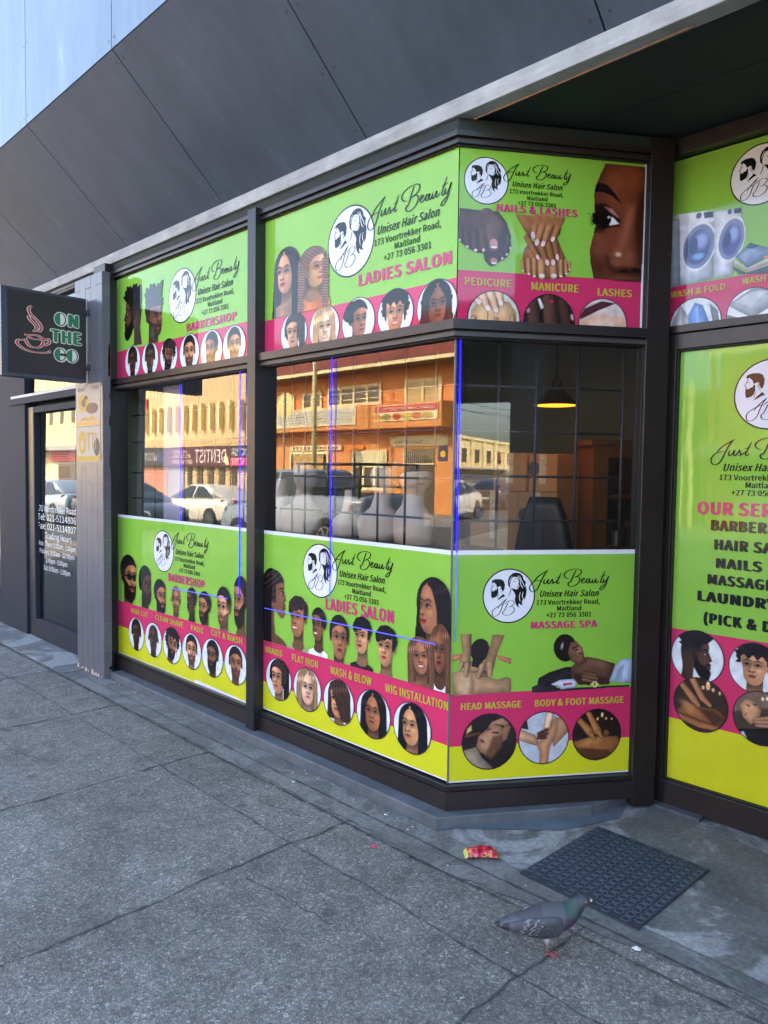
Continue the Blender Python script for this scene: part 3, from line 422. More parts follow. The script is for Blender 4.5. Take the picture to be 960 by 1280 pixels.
DATA = [
{'key':'BU','pl':'m','rect':[-5.5,-3.62,2.16,2.948],'name':'window_poster','label':'lime and pink BARBERSHOP poster across the top of the left window','items':[['logo',-4.4732,2.6794,0.1761],['block',-4.2969,2.6007,0.000629],['text','BARBERSHOP','mag',-4.4164,-3.8398,2.4417,0.0478],['chead',-5.1722,2.3217,0.1191,{'sk':[78,52,42],'hs':'short','yw':0,'bd':0,'hr':[28,24,26],'cl':None}],['chead',-4.9097,2.3139,0.1207,{'sk':[78,52,42],'hs':'short','yw':0,'bd':0,'hr':[28,24,26],'cl':None}],['chead',-4.6489,2.308,0.1191,{'sk':[120,78,58],'hs':'afro','yw':0.3,'bd':1,'hr':[28,24,26],'cl':None,'tilt':0.2}],['chead',-4.3812,2.3027,0.1248,{'sk':[192,140,106],'hs':'fade','yw':0,'bd':0.5,'hr':[28,24,26],'cl':None}],['chead',-4.1157,2.2899,0.1287,{'sk':[158,106,78],'hs':'fade','yw':-0.5,'bd':1,'hr':[28,24,26],'cl':None}],['chead',-3.8627,2.2891,0.1243,{'sk':[192,140,106],'hs':'fade','yw':0.15,'bd':0.3,'hr':[28,24,26],'cl':None}],['head',-5.3689,-5.0308,2.4322,2.8724,{'sk':[78,52,42],'hs':'hightop','yw':-9,'bd':1,'hr':[28,24,26],'cl':[30,28,32]}],['head',-5.0134,-4.6775,2.4081,2.8246,{'sk':[120,78,58],'hs':'twist','yw':0.85,'bd':0.5,'hr':[28,24,26],'cl':[25,25,28],'y0':-1.32}]],'bands':[['pink',2.16,2.4162]]},
{'key':'LU','pl':'m','rect':[-3.556,-2.146,2.16,2.945],'name':'window_poster','label':'lime and pink poster headed LADIES SALON across the top of the wide middle window','items':[['logo',-2.836,2.6888,0.1742],['block',-2.6629,2.6288,0.000623],['text','LADIES SALON','mag',-2.7719,-2.1742,2.459,0.0541],['chead',-3.2872,2.291,0.1182,{'sk':[192,140,106],'hs':'braidup','yw':-0.3,'bd':0,'hr':[28,24,26],'cl':None}],['chead',-3.0311,2.2864,0.1218,{'sk':[222,178,148],'hs':'long','yw':0.15,'bd':0,'hr':[170,130,90],'cl':None,'sm':1}],['chead',-2.7716,2.2861,0.1215,{'sk':[158,106,78],'hs':'bun','yw':0.6,'bd':0,'hr':[28,24,26],'cl':[60,40,40]}],['chead',-2.5157,2.2879,0.1199,{'sk':[192,140,106],'hs':'afro','yw':0,'bd':0,'hr':[28,24,26],'cl':None,'sm':1}],['chead',-2.2569,2.2854,0.1218,{'sk':[120,78,58],'hs':'wavy','yw':0.2,'bd':0,'hr':[28,24,26],'cl':None}],['head',-3.4824,-3.2314,2.3859,2.7675,{'sk':[192,140,106],'hs':'longcurtain','yw':-0.6,'bd':0,'hr':[28,24,26],'cl':None,'lp':1}],['head',-3.2522,-2.9839,2.3936,2.7272,{'sk':[192,140,106],'hs':'braids','yw':1.0,'bd':0,'hr':[120,90,70],'cl':[205,110,70]}]],'bands':[['pink',2.16,2.3941]]},
{'key':'BL','pl':'m','rect':[-5.5,-3.62,0.166,1.213],'name':'window_poster','label':'lime,pink and yellow BARBERSHOP poster at the foot of the left window','items':[['logo',-4.7298,0.9929,0.1433],['block',-4.575,0.9448,0.000555],['text','BARBERSHOP','mag',-4.6591,-4.1906,0.7991,0.0517],['text','HAIR CUT','kh',-5.2111,-4.9464,0.5024,0.034],['text','CLEAN SHAVE','kh',-4.8436,-4.4592,0.5064,0.0343],['text','FADE','kh',-4.3587,-4.2042,0.5088,0.0326],['text','CUT & WASH','kh',-4.1148,-3.7674,0.5161,0.0351],['chead',-5.1299,0.3547,0.1227,{'sk':[78,52,42],'hs':'short','yw':0,'bd':0.2,'hr':[28,24,26],'cl':None}],['chead',-4.8707,0.356,0.1242,{'sk':[78,52,42],'hs':'bald','yw':0,'bd':0,'hr':[28,24,26],'cl':None}],['chead',-4.608,0.3615,0.1269,{'sk':[158,106,78],'hs':'afro','yw':0.3,'bd':1,'hr':[28,24,26],'cl':None,'tilt':0.2}],['chead',-4.3504,0.3682,0.122,{'sk':[192,140,106],'hs':'fade','yw':0,'bd':0.5,'hr':[28,24,26],'cl':[230,230,230]}],['chead',-4.0973,0.3726,0.1249,{'sk':[120,78,58],'hs':'fade','yw':-0.45,'bd':1,'hr':[28,24,26],'cl':None}],['chead',-3.8349,0.3786,0.1242,{'sk':[158,106,78],'hs':'fade','yw':0.1,'bd':0.3,'hr':[28,24,26],'cl':None}],['head',-5.3912,-5.0861,0.5193,0.9325,{'sk':[158,106,78],'hs':'fade','yw':0.7,'bd':1,'hr':[28,24,26],'cl':[235,235,240],'gl':1,'y0':-1.55}],['head',-5.1046,-4.857,0.5314,0.8738,{'sk':[78,52,42],'hs':'short','yw':0.95,'bd':0.6,'hr':[28,24,26],'cl':[230,230,235],'y0':-1.45}],['head',-4.867,-4.6686,0.5421,0.802,{'sk':[158,106,78],'hs':'fade','yw':0.7,'bd':1,'hr':[28,24,26],'cl':[40,36,34],'y0':-1.22}],['head',-4.6321,-4.4763,0.5473,0.7872,{'sk':[158,106,78],'hs':'bald','yw':0,'bd':0.1,'hr':[28,24,26],'cl':[225,220,210],'y0':-1.4}],['head',-4.4374,-4.2694,0.5587,0.794,{'sk':[78,52,42],'hs':'fade','yw':-0.9,'bd':0,'hr':[28,24,26],'cl':[45,42,44],'y0':-1.6}],['head',-4.2817,-4.1054,0.5531,0.7883,{'sk':[158,106,78],'hs':'fade','yw':-0.7,'bd':1,'hr':[28,24,26],'cl':[120,70,60],'y0':-1.35}],['head',-4.0782,-3.8649,0.5549,0.8462,{'sk':[192,140,106],'hs':'fade','yw':-0.5,'bd':0.45,'hr':[28,24,26],'cl':[235,235,240],'y0':-1.25}],['head',-3.8759,-3.6993,0.5615,0.9325,{'sk':[158,106,78],'hs':'fade','yw':-0.85,'bd':1,'hr':[28,24,26],'cl':[40,38,40],'y0':-1.5}],['strip',-4.3168,-3.7197,0.1767,0.1905]],'bands':[['pink',0.3738,0.5636],['yellow',0.166,0.3738]]},
{'key':'LL','pl':'m','rect':[-3.558,-2.143,0.178,1.213],'name':'window_poster','label':'lime,pink and yellow LADIES SALON poster at the foot of the middle window','items':[['logo',-3.0515,1.0306,0.143],['block',-2.9063,0.977,0.000519],['text','LADIES SALON','mag',-3.0009,-2.4975,0.8366,0.0596],['text','BRAIDS','kh',-3.5324,-3.3713,0.5129,0.0335],['text','FLAT IRON','kh',-3.282,-3.057,0.5097,0.0378],['text','WASH & BLOW','kh',-2.9559,-2.6443,0.5039,0.0398],['text','WIG INSTALLATION','kh',-2.5484,-2.15,0.4988,0.0384],['chead',-3.4049,0.3786,0.122,{'sk':[192,140,106],'hs':'braidup','yw':-0.6,'bd':0,'hr':[28,24,26],'cl':[30,30,34]}],['chead',-3.1458,0.3773,0.1208,{'sk':[222,178,148],'hs':'long','yw':0.2,'bd':0,'hr':[140,112,84],'cl':None}],['chead',-2.8878,0.3681,0.1219,{'sk':[192,140,106],'hs':'sidebob','yw':-0.45,'bd':0,'hr':[62,44,38],'cl':None}],['chead',-2.629,0.3669,0.1228,{'sk':[158,106,78],'hs':'longcurtain','yw':-0.25,'bd':0,'hr':[28,24,26],'cl':[225,228,232]}],['chead',-2.3671,0.3643,0.123,{'sk':[192,140,106],'hs':'longcurtain','yw':-0.6,'bd':0,'hr':[22,22,26],'cl':[25,25,28]}],['head',-3.5772,-3.3284,0.5605,1.0069,{'sk':[120,78,58],'hs':'cornprofile','yw':9,'bd':0,'hr':[28,24,26],'cl':None}],['head',-3.3351,-3.129,0.5273,0.8748,{'sk':[158,106,78],'hs':'pixie','yw':-0.55,'bd':0,'hr':[48,32,36],'cl':[165,150,135],'sm':1,'y0':-2.15}],['head',-3.1359,-2.9763,0.5544,0.8394,{'sk':[120,78,58],'hs':'short','yw':-0.6,'bd':0,'hr':[28,24,26],'cl':[235,235,240],'sm':1,'y0':-2.2}],['head',-2.9845,-2.789,0.5528,0.8247,{'sk':[158,106,78],'hs':'short','yw':0.15,'bd':0,'hr':[28,24,26],'cl':[60,50,45],'y0':-1.35,'lp':1}],['head',-2.7985,-2.6326,0.559,0.8374,{'sk':[192,140,106],'hs':'pixie','yw':-0.45,'bd':0,'hr':[28,24,26],'cl':[40,36,40],'y0':-2.05,'lp':1}],['head',-2.6349,-2.456,0.551,0.8204,{'sk':[192,140,106],'hs':'pixie','yw':-0.3,'bd':0,'hr':[28,24,26],'cl':[220,210,205],'y0':-1.75,'lp':1}],['head',-2.3729,-2.1372,0.6174,1.0878,{'sk':[158,106,78],'hs':'longcurtain','yw':-1.1,'bd':0,'hr':[28,24,26],'cl':[240,240,245],'y0':-2.7,'lp':1}],['head',-2.2713,-2.1302,0.5542,0.8814,{'sk':[120,78,58],'hs':'long','yw':-0.15,'bd':0,'hr':[95,62,45],'cl':[240,240,245],'y0':-2.0,'lp':1}],['head',-2.4112,-2.2316,0.5574,0.805,{'sk':[158,106,78],'hs':'long','yw':0.1,'bd':0,'hr':[105,72,55],'cl':None,'sm':1,'y0':-1.9,'tilt':-0.1}]],'bands':[['pink',0.3397,0.5757],['yellow',0.178,0.3397]]},
{'key':'NU','pl':'b','rect':[0.003,0.868,2.16,2.945],'name':'window_poster','label':'lime and pink poster headed NAILS & LASHES above the angled bay window,with a large eye','items':[['logo',0.1224,2.8104,0.1003],['block',0.228,2.767,0.000364],['text','NAILS & LASHES','mag',0.1708,0.5441,2.6867,0.0306],['text','PEDICURE','kh',0.0342,0.2443,2.3639,0.0324],['text','MANICURE','kh',0.337,0.5584,2.3592,0.033],['text','LASHES','kh',0.6483,0.8137,2.3525,0.0316],['pic',0.5668,0.8833,2.4025,2.9555,[['p',[108,56,38],[[665,770],[860,771],[858,517],[857,261],[624,263],[606,331],[601,391],[621,477],[627,513],[619,560],[615,632],[625,680],[643,723]],0.0],['e',[132,70,44],[765,715,79.1,66.1,0],56.7],['e',[84,42,30],[658,347,39.5,72.1,0],44.1],['c',[134,76,54],[[799,586,21.4],[773,475,26.5],[747,395,31.5]],37.8],['c',[150,90,68],[[795,573,8.8],[768,463,11.3],[746,389,12.6]],22.7],['e',[136,78,56],[756,365,62.6,42.0,0],37.8],['e',[112,60,43],[759,268,79.1,15.6,0],18.9],['p',[66,32,24],[[869,682],[828,618],[819,478],[851,334],[879,397]],31.5],['e',[122,66,46],[656,419,46.1,66.1,0],37.8],['c',[62,30,23],[[685,360,6.3],[695,325,8.8],[729,301,8.8]],21.4],['e',[58,27,21],[802,306,72.5,14.4,-3],21.4],['e',[30,13,11],[768,306,22.4,7.8,8],7.6],['e',[30,13,11],[831,314,26.4,9.6,-6],7.6],['e',[215,170,150],[739,377,14.5,9.6,0],10.1],['p',[34,20,18],[[616,642],[622,673],[641,684],[675,678],[709,650],[752,597],[703,631],[662,644]],5.0],['p',[36,20,19],[[619,589],[670,595],[711,574],[748,532],[740,502],[667,487],[628,500]],12.6],['p',[168,112,98],[[664,583],[705,576],[746,533],[731,538],[691,561]],6.3],['p',[232,230,228],[[690,541],[709,537],[741,511],[693,501]],1.9],['e',[26,18,16],[669,527,31.6,27.6,0],2.5],['e',[214,218,222],[689,537,6.6,5.4,0],0.0],['c',[22,18,18],[[630,543,2.2],[603,560,1.6],[583,564,0.8]],0.0],['c',[22,18,18],[[630,540,2.2],[601,555,1.6],[580,557,0.8]],0.0],['c',[22,18,18],[[630,537,2.2],[599,549,1.6],[578,550,0.8]],0.0],['c',[22,18,18],[[630,534,2.2],[598,544,1.6],[576,543,0.8]],0.0],['c',[22,18,18],[[630,531,2.2],[597,538,1.6],[576,535,0.8]],0.0],['c',[22,18,18],[[630,528,2.2],[596,533,1.6],[575,528,0.8]],0.0],['c',[22,18,18],[[630,525,2.2],[596,527,1.6],[576,520,0.8]],0.0],['c',[22,18,18],[[630,522,2.2],[596,521,1.6],[577,513,0.8]],0.0],['c',[22,18,18],[[630,519,2.2],[597,516,1.6],[579,506,0.8]],0.0],['c',[22,18,18],[[630,516,2.2],[598,510,1.6],[581,499,0.8]],0.0],['c',[22,18,18],[[631,513,2.2],[600,505,1.6],[585,493,0.8]],0.0],['c',[22,18,18],[[631,510,2.2],[602,500,1.6],[588,487,0.8]],0.0],['c',[22,18,18],[[631,507,2.2],[604,495,1.6],[593,481,0.8]],0.0],['c',[22,18,18],[[640,493,2.5],[615,473,1.3]],0.0],['c',[22,18,18],[[649,494,2.5],[625,471,1.3]],0.0],['c',[22,18,18],[[659,494,2.5],[636,470,1.3]],0.0],['c',[22,18,18],[[668,495,2.5],[646,468,1.3]],0.0],['c',[22,18,18],[[677,495,2.5],[657,466,1.3]],0.0],['e',[72,34,30],[800,261,59.3,8.4,0],8.8]]],['pic',0.0006,0.2458,2.4395,2.7058,[['p',[84,56,44],[[0,527],[178,524],[215,481],[235,425],[237,374],[222,333],[189,314],[171,296],[141,291],[119,309],[110,343],[80,344],[44,358],[3,387]],0.0],['p',[60,40,32],[[184,518],[219,475],[235,419],[233,368],[194,331],[187,416]],11.7],['c',[66,44,35],[[176,336,24.5],[151,314,24.5]],0.0],['c',[78,52,42],[[220,418,14.0],[225,373,11.7]],0.0],['c',[74,50,40],[[212,372,14.0],[218,345,9.3]],0.0],['c',[70,46,37],[[194,348,15.2],[198,326,10.5]],0.0],['c',[104,70,56],[[124,502,35.0],[150,431,32.6],[159,380,28.0]],0.0],['c',[92,62,48],[[98,489,23.3],[112,371,15.7]],0.0],['c',[88,58,46],[[62,487,23.3],[73,360,14.6]],0.0],['c',[84,56,44],[[29,484,21.0],[40,371,11.7]],0.0],['c',[84,56,44],[[6,482,14.6],[6,397,10.5]],0.0],['p',[86,58,45],[[0,527],[178,524],[212,480],[186,439],[125,457],[72,437],[24,439],[1,448]],26.2],['e',[112,78,64],[150,453,30.0,45.2,0],35.0],['e',[196,140,132],[157,387,18.6,20.4,0],0.0],['e',[236,222,216],[159,371,16.2,5.1,0],0.0],['e',[170,116,108],[160,313,16.8,13.6,0],0.0],['e',[225,205,200],[161,303,13.2,4.5,0],0.0],['e',[240,200,196],[112,356,7.2,7.4,0],0.0],['e',[240,200,196],[77,353,7.8,6.2,0],0.0],['e',[240,200,196],[39,365,6.6,6.2,0],0.0],['e',[240,200,196],[198,325,5.4,6.2,0],0.0],['e',[240,200,196],[218,344,4.8,5.7,0],0.0],['e',[240,200,196],[233,372,4.2,5.7,0],0.0],['e',[240,200,196],[5,392,5.4,5.1,0],0.0]]],['pic',0.2515,0.5219,2.3976,2.6998,[['p',[160,106,70],[[297,378],[281,297],[293,273],[337,257],[380,248],[449,252],[492,266],[515,293],[477,372],[450,428],[327,408]],0.0],['p',[120,76,50],[[315,379],[410,299],[470,383],[456,434],[327,420]],23.8],['c',[192,138,98],[[289,320,8.3],[293,282,8.3]],0.0],['c',[192,138,98],[[317,327,10.7],[321,272,10.7]],0.0],['c',[192,138,98],[[344,329,10.7],[346,264,10.7]],0.0],['c',[192,138,98],[[378,326,18.5],[381,262,18.5]],0.0],['c',[192,138,98],[[431,329,18.5],[436,266,18.5]],0.0],['c',[192,138,98],[[468,331,10.7],[470,272,10.7]],0.0],['c',[192,138,98],[[490,333,8.9],[495,282,8.9]],0.0],['c',[192,138,98],[[508,328,6.6],[510,298,6.6]],0.0],['e',[244,224,216],[381,262,13.6,9.2,0],0.0],['e',[244,224,216],[437,266,13.6,9.2,0],0.0],['e',[244,224,216],[346,257,6.8,4.6,0],0.0],['e',[244,224,216],[470,265,6.8,4.6,0],0.0],['e',[244,224,216],[321,266,6.2,4.6,0],0.0],['e',[244,224,216],[495,278,5.6,4.0,0],0.0],['e',[244,224,216],[293,279,4.9,4.6,0],0.0],['e',[244,224,216],[510,297,3.7,4.0,0],0.0],['p',[146,94,60],[[251,518],[473,519],[462,446],[426,404],[327,420],[295,452]],0.0],['p',[104,64,42],[[315,516],[343,517],[325,494],[316,502]],4.8],['c',[150,98,64],[[308,424,14.9],[361,341,11.3]],0.0],['c',[150,98,64],[[371,394,17.9],[403,320,13.7]],0.0],['c',[150,98,64],[[408,397,17.9],[431,322,14.3]],0.0],['c',[150,98,64],[[438,410,15.5],[451,346,11.3]],0.0],['c',[176,120,80],[[349,507,21.5],[338,432,12.5]],0.0],['c',[176,120,80],[[386,513,20.3],[355,403,13.7]],0.0],['c',[176,120,80],[[423,513,20.3],[385,400,12.5]],0.0],['c',[176,120,80],[[464,514,17.9],[429,422,11.3]],0.0],['p',[160,106,70],[[251,520],[473,520],[468,481],[424,481],[350,484],[301,467]],17.9],['e',[240,200,196],[336,434,9.9,16.1,10],0.0],['e',[240,200,196],[355,405,9.9,14.9,-12],0.0],['e',[240,200,196],[383,401,9.3,13.8,-22],0.0],['e',[240,200,196],[428,424,8.6,12.6,-25],0.0],['e',[240,200,196],[360,341,7.4,12.6,25],0.0],['e',[240,200,196],[405,321,9.3,13.8,18],0.0],['e',[240,200,196],[432,323,9.9,13.8,8],0.0],['e',[240,200,196],[451,347,7.4,13.8,8],0.0]]],['cpic',0.1681,2.2263,0.1215,[214,206,192],[['p',[216,176,132],[[56,27],[62,95],[90,131],[162,149],[235,139],[267,94],[277,-67],[52,-77]],0.0],['p',[190,145,104],[[133,105],[138,-15],[139,105]],4.7],['c',[200,158,116],[[73,62,11.8],[76,-18,13.0]],0.0],['c',[200,158,116],[[176,61,9.4],[179,-14,10.6]],0.0],['c',[200,158,116],[[249,76,10.6],[253,-10,10.6]],0.0],['c',[230,184,148],[[59,186,26.0],[93,138,14.2]],0.0],['c',[230,184,148],[[101,189,26.0],[136,114,15.3]],0.0],['c',[230,184,148],[[146,191,24.8],[173,107,15.3]],0.0],['c',[230,184,148],[[183,188,20.1],[196,136,13.0]],0.0],['e',[248,226,222],[95,134,10.9,12.6,25],0.0],['e',[248,226,222],[138,110,10.9,12.6,20],0.0],['e',[248,226,222],[174,103,10.9,11.5,12],0.0],['e',[248,226,222],[196,134,9.7,12.6,10],0.0]]],['cpic',0.4229,2.2249,0.1217,[46,36,33],[['c',[82,56,47],[[340,144,26.5],[363,-64,36.1]],0.0],['c',[92,62,52],[[414,160,28.9],[444,-60,36.1]],0.0],['c',[70,47,40],[[483,152,24.1],[526,-57,30.1]],0.0],['p',[30,22,22],[[384,123],[419,-61],[401,-62],[372,82]],8.4],['p',[222,218,220],[[363,162],[376,164],[396,124],[379,116]],0.0],['e',[190,40,70],[429,154,8.7,7.0,0],0.0],['e',[190,150,150],[322,109,7.5,10.5,-20],0.0],['e',[200,160,160],[527,90,7.5,15.1,12],0.0]]],['cpic',0.6773,2.224,0.118,[224,206,202],[['p',[236,190,160],[[548,72],[645,110],[778,101],[814,26],[817,-66],[552,-76]],12.7],['p',[92,46,52],[[564,97],[585,130],[663,166],[733,161],[645,123],[567,82]],5.1],['e',[250,215,190],[680,63,52.8,30.4,0],38.1],['c',[60,30,34],[[576,-3,5.1],[682,-22,7.6],[788,7,3.8]],0.0]]],['edge']],'bands':[['pink',2.16,2.4267]]},
{'key':'ML','pl':'b','rect':[0.003,0.868,0.172,1.213],'name':'window_poster','label':'lime,pink and yellow MASSAGE SPA poster at the foot of the angled bay window','items':[['logo',0.2654,1.008,0.1228],['block',0.3962,0.9657,0.000449],['text','MASSAGE SPA','mag',0.3711,0.6922,0.8582,0.031],['text','HEAD MASSAGE','kh',0.0516,0.3355,0.5011,0.0297],['text','BODY & FOOT MASSAGE','kh',0.3989,0.8338,0.501,0.0304],['pic',0.0055,0.2884,0.5536,0.8414,[['p',[188,148,110],[[6,499],[50,507],[91,503],[144,481],[218,461],[260,472],[282,466],[281,399],[10,394]],0.0],['e',[214,178,140],[77,433,36.6,45.7,0],36.1],['p',[150,112,82],[[92,493],[113,457],[109,396],[88,397]],20.6],['p',[192,124,90],[[5,578],[48,583],[49,559],[5,544]],0.0],['p',[192,124,90],[[210,575],[280,553],[280,526],[221,548]],0.0],['p',[172,126,96],[[88,549],[143,542],[136,492],[84,498]],0.0],['e',[44,37,36],[132,596,45.0,52.9,-12],3.1],['p',[40,34,34],[[98,564],[158,557],[128,517],[96,523]],5.2],['c',[166,126,92],[[67,666,25.8],[72,585,20.6],[65,540,25.8]],0.0],['c',[176,136,102],[[49,535,13.4],[42,511,8.2]],0.0],['c',[176,136,102],[[73,529,14.4],[70,486,10.3]],0.0],['p',[162,122,88],[[187,664],[248,662],[215,580],[202,525],[192,483],[170,474],[121,471],[137,526],[163,562],[178,612]],0.0],['c',[178,138,104],[[143,522,14.4],[128,477,9.3]],0.0],['c',[178,138,104],[[180,526,17.5],[182,482,11.3]],0.0],['e',[96,62,46],[157,495,7.3,11.2,0],5.2]]],['pic',0.3747,0.8745,0.5423,0.84,[['p',[46,42,46],[[404,431],[409,461],[458,485],[539,508],[632,503],[589,455],[525,416],[433,417]],2.1],['p',[98,68,53],[[566,510],[642,552],[697,542],[783,515],[769,453],[757,417],[712,415],[607,419],[567,461]],2.1],['e',[130,94,72],[698,519,44.0,17.7,-15],21.4],['p',[66,44,34],[[578,476],[744,449],[757,414],[590,421]],16.1],['e',[38,31,30],[536,594,57.2,65.6,18],2.7],['p',[112,80,62],[[559,617],[590,625],[620,594],[631,552],[638,526],[604,511],[568,528],[549,570]],3.2],['e',[150,112,88],[602,579,14.3,26.1,20],11.8],['c',[38,27,25],[[572,591,2.7],[596,600,2.7]],0.0],['e',[28,20,20],[590,584,9.3,3.1,10],1.1],['e',[70,46,36],[609,566,8.8,4.2,0],2.1],['e',[150,80,74],[608,542,14.3,5.7,28],1.6],['e',[170,172,172],[520,603,5.5,15.6,-10],5.4],['p',[188,204,226],[[755,433],[782,506],[803,530],[831,538],[866,533],[868,417],[818,422]],2.1],['p',[150,168,196],[[779,427],[799,494],[826,509],[818,425]],10.7],['c',[132,96,70],[[633,474,9.6],[688,464,7.0]],0.0],['c',[138,100,74],[[630,461,9.6],[694,448,7.0]],0.0],['c',[130,94,68],[[628,448,9.6],[684,433,6.4]],0.0],['p',[56,51,56],[[379,421],[416,436],[525,408],[858,414],[861,403],[380,391]],1.6],['p',[206,214,232],[[470,428],[513,447],[579,450],[597,433],[591,409],[520,403],[508,416]],1.6],['p',[180,60,70],[[530,431],[574,433],[574,424],[530,419]],2.1],['e',[226,216,140],[697,420,8.8,4.7,0],0.0],['e',[226,216,140],[691,413,8.8,4.7,57],0.0],['e',[226,216,140],[678,414,8.8,4.7,114],0.0],['e',[226,216,140],[671,421,8.8,4.7,171],0.0],['e',[226,216,140],[677,428,8.8,4.7,228],0.0],['e',[226,216,140],[691,428,8.8,4.7,285],0.0]]],['cpic',0.1875,0.351,0.1293,[44,37,34],[['p',[148,132,112],[[41,139],[124,158],[152,107],[216,47],[206,27],[59,36]],3.1],['p',[176,128,98],[[124,163],[134,206],[170,235],[201,259],[239,247],[250,205],[225,150],[173,116],[141,134]],2.6],['p',[110,72,52],[[202,202],[250,210],[241,149],[194,100],[167,117]],15.6],['p',[190,140,106],[[178,245],[196,269],[243,285],[275,261],[250,200],[233,208],[254,249],[212,258]],2.6],['p',[150,104,76],[[239,231],[265,256],[286,245],[267,184],[245,174]],4.2],['e',[116,54,50],[151,183,13.7,6.2,-35],1.6],['c',[48,30,26],[[199,220,2.1],[223,217,3.7]],0.0],['c',[48,30,26],[[173,232,1.6],[186,237,2.6]],0.0],['p',[205,172,110],[[78,239],[99,261],[103,233],[76,216]],4.2],['p',[120,70,45],[[71,214],[144,226],[144,216],[71,201]],4.2]]],['cpic',0.4461,0.3555,0.1235,[190,195,206],[['p',[172,126,96],[[499,271],[545,284],[569,215],[492,138],[484,167]],3.2],['p',[202,146,106],[[407,156],[439,183],[475,241],[496,284],[510,270],[498,187],[473,137],[464,38],[421,40],[424,118]],2.1],['p',[198,152,118],[[303,239],[401,199],[419,165],[407,148],[304,184]],2.1],['c',[228,184,148],[[470,285,18.1],[459,236,17.0]],0.0],['e',[240,206,176],[466,278,11.9,15.7,-20],7.5],['c',[96,54,42],[[419,204,7.5],[457,221,6.4]],0.0],['c',[104,60,48],[[418,194,7.5],[457,203,6.4]],0.0],['c',[96,54,42],[[417,184,7.5],[450,185,6.4]],0.0],['p',[70,60,60],[[301,332],[355,293],[368,225],[303,239]],3.2]]],['cpic',0.7041,0.3576,0.1217,[42,30,26],[['p',[150,95,52],[[581,157],[675,176],[798,175],[827,149],[789,93],[644,80],[599,114]],4.3],['e',[190,128,74],[675,157,50.2,15.9,8],16.3],['p',[90,54,30],[[599,130],[755,111],[800,87],[645,64]],10.9],['c',[176,116,66],[[606,266,13.0],[674,194,19.6]],0.0],['c',[184,122,72],[[652,298,11.9],[707,201,18.5]],0.0],['c',[170,110,62],[[674,189,13.0],[692,164,7.6]],0.0],['c',[176,116,66],[[710,198,14.1],[725,176,7.6]],0.0],['e',[236,196,126],[703,259,5.0,6.9,0],0.0],['e',[240,205,140],[725,277,6.1,11.6,0],0.0],['e',[236,196,126],[745,259,5.0,6.3,0],0.0],['e',[230,190,120],[773,256,4.5,4.8,0],0.0],['e',[120,76,44],[747,191,14.5,13.8,0],0.0]]]],'bands':[['pink',0.3356,0.5734],['yellow',0.172,0.3356]]},
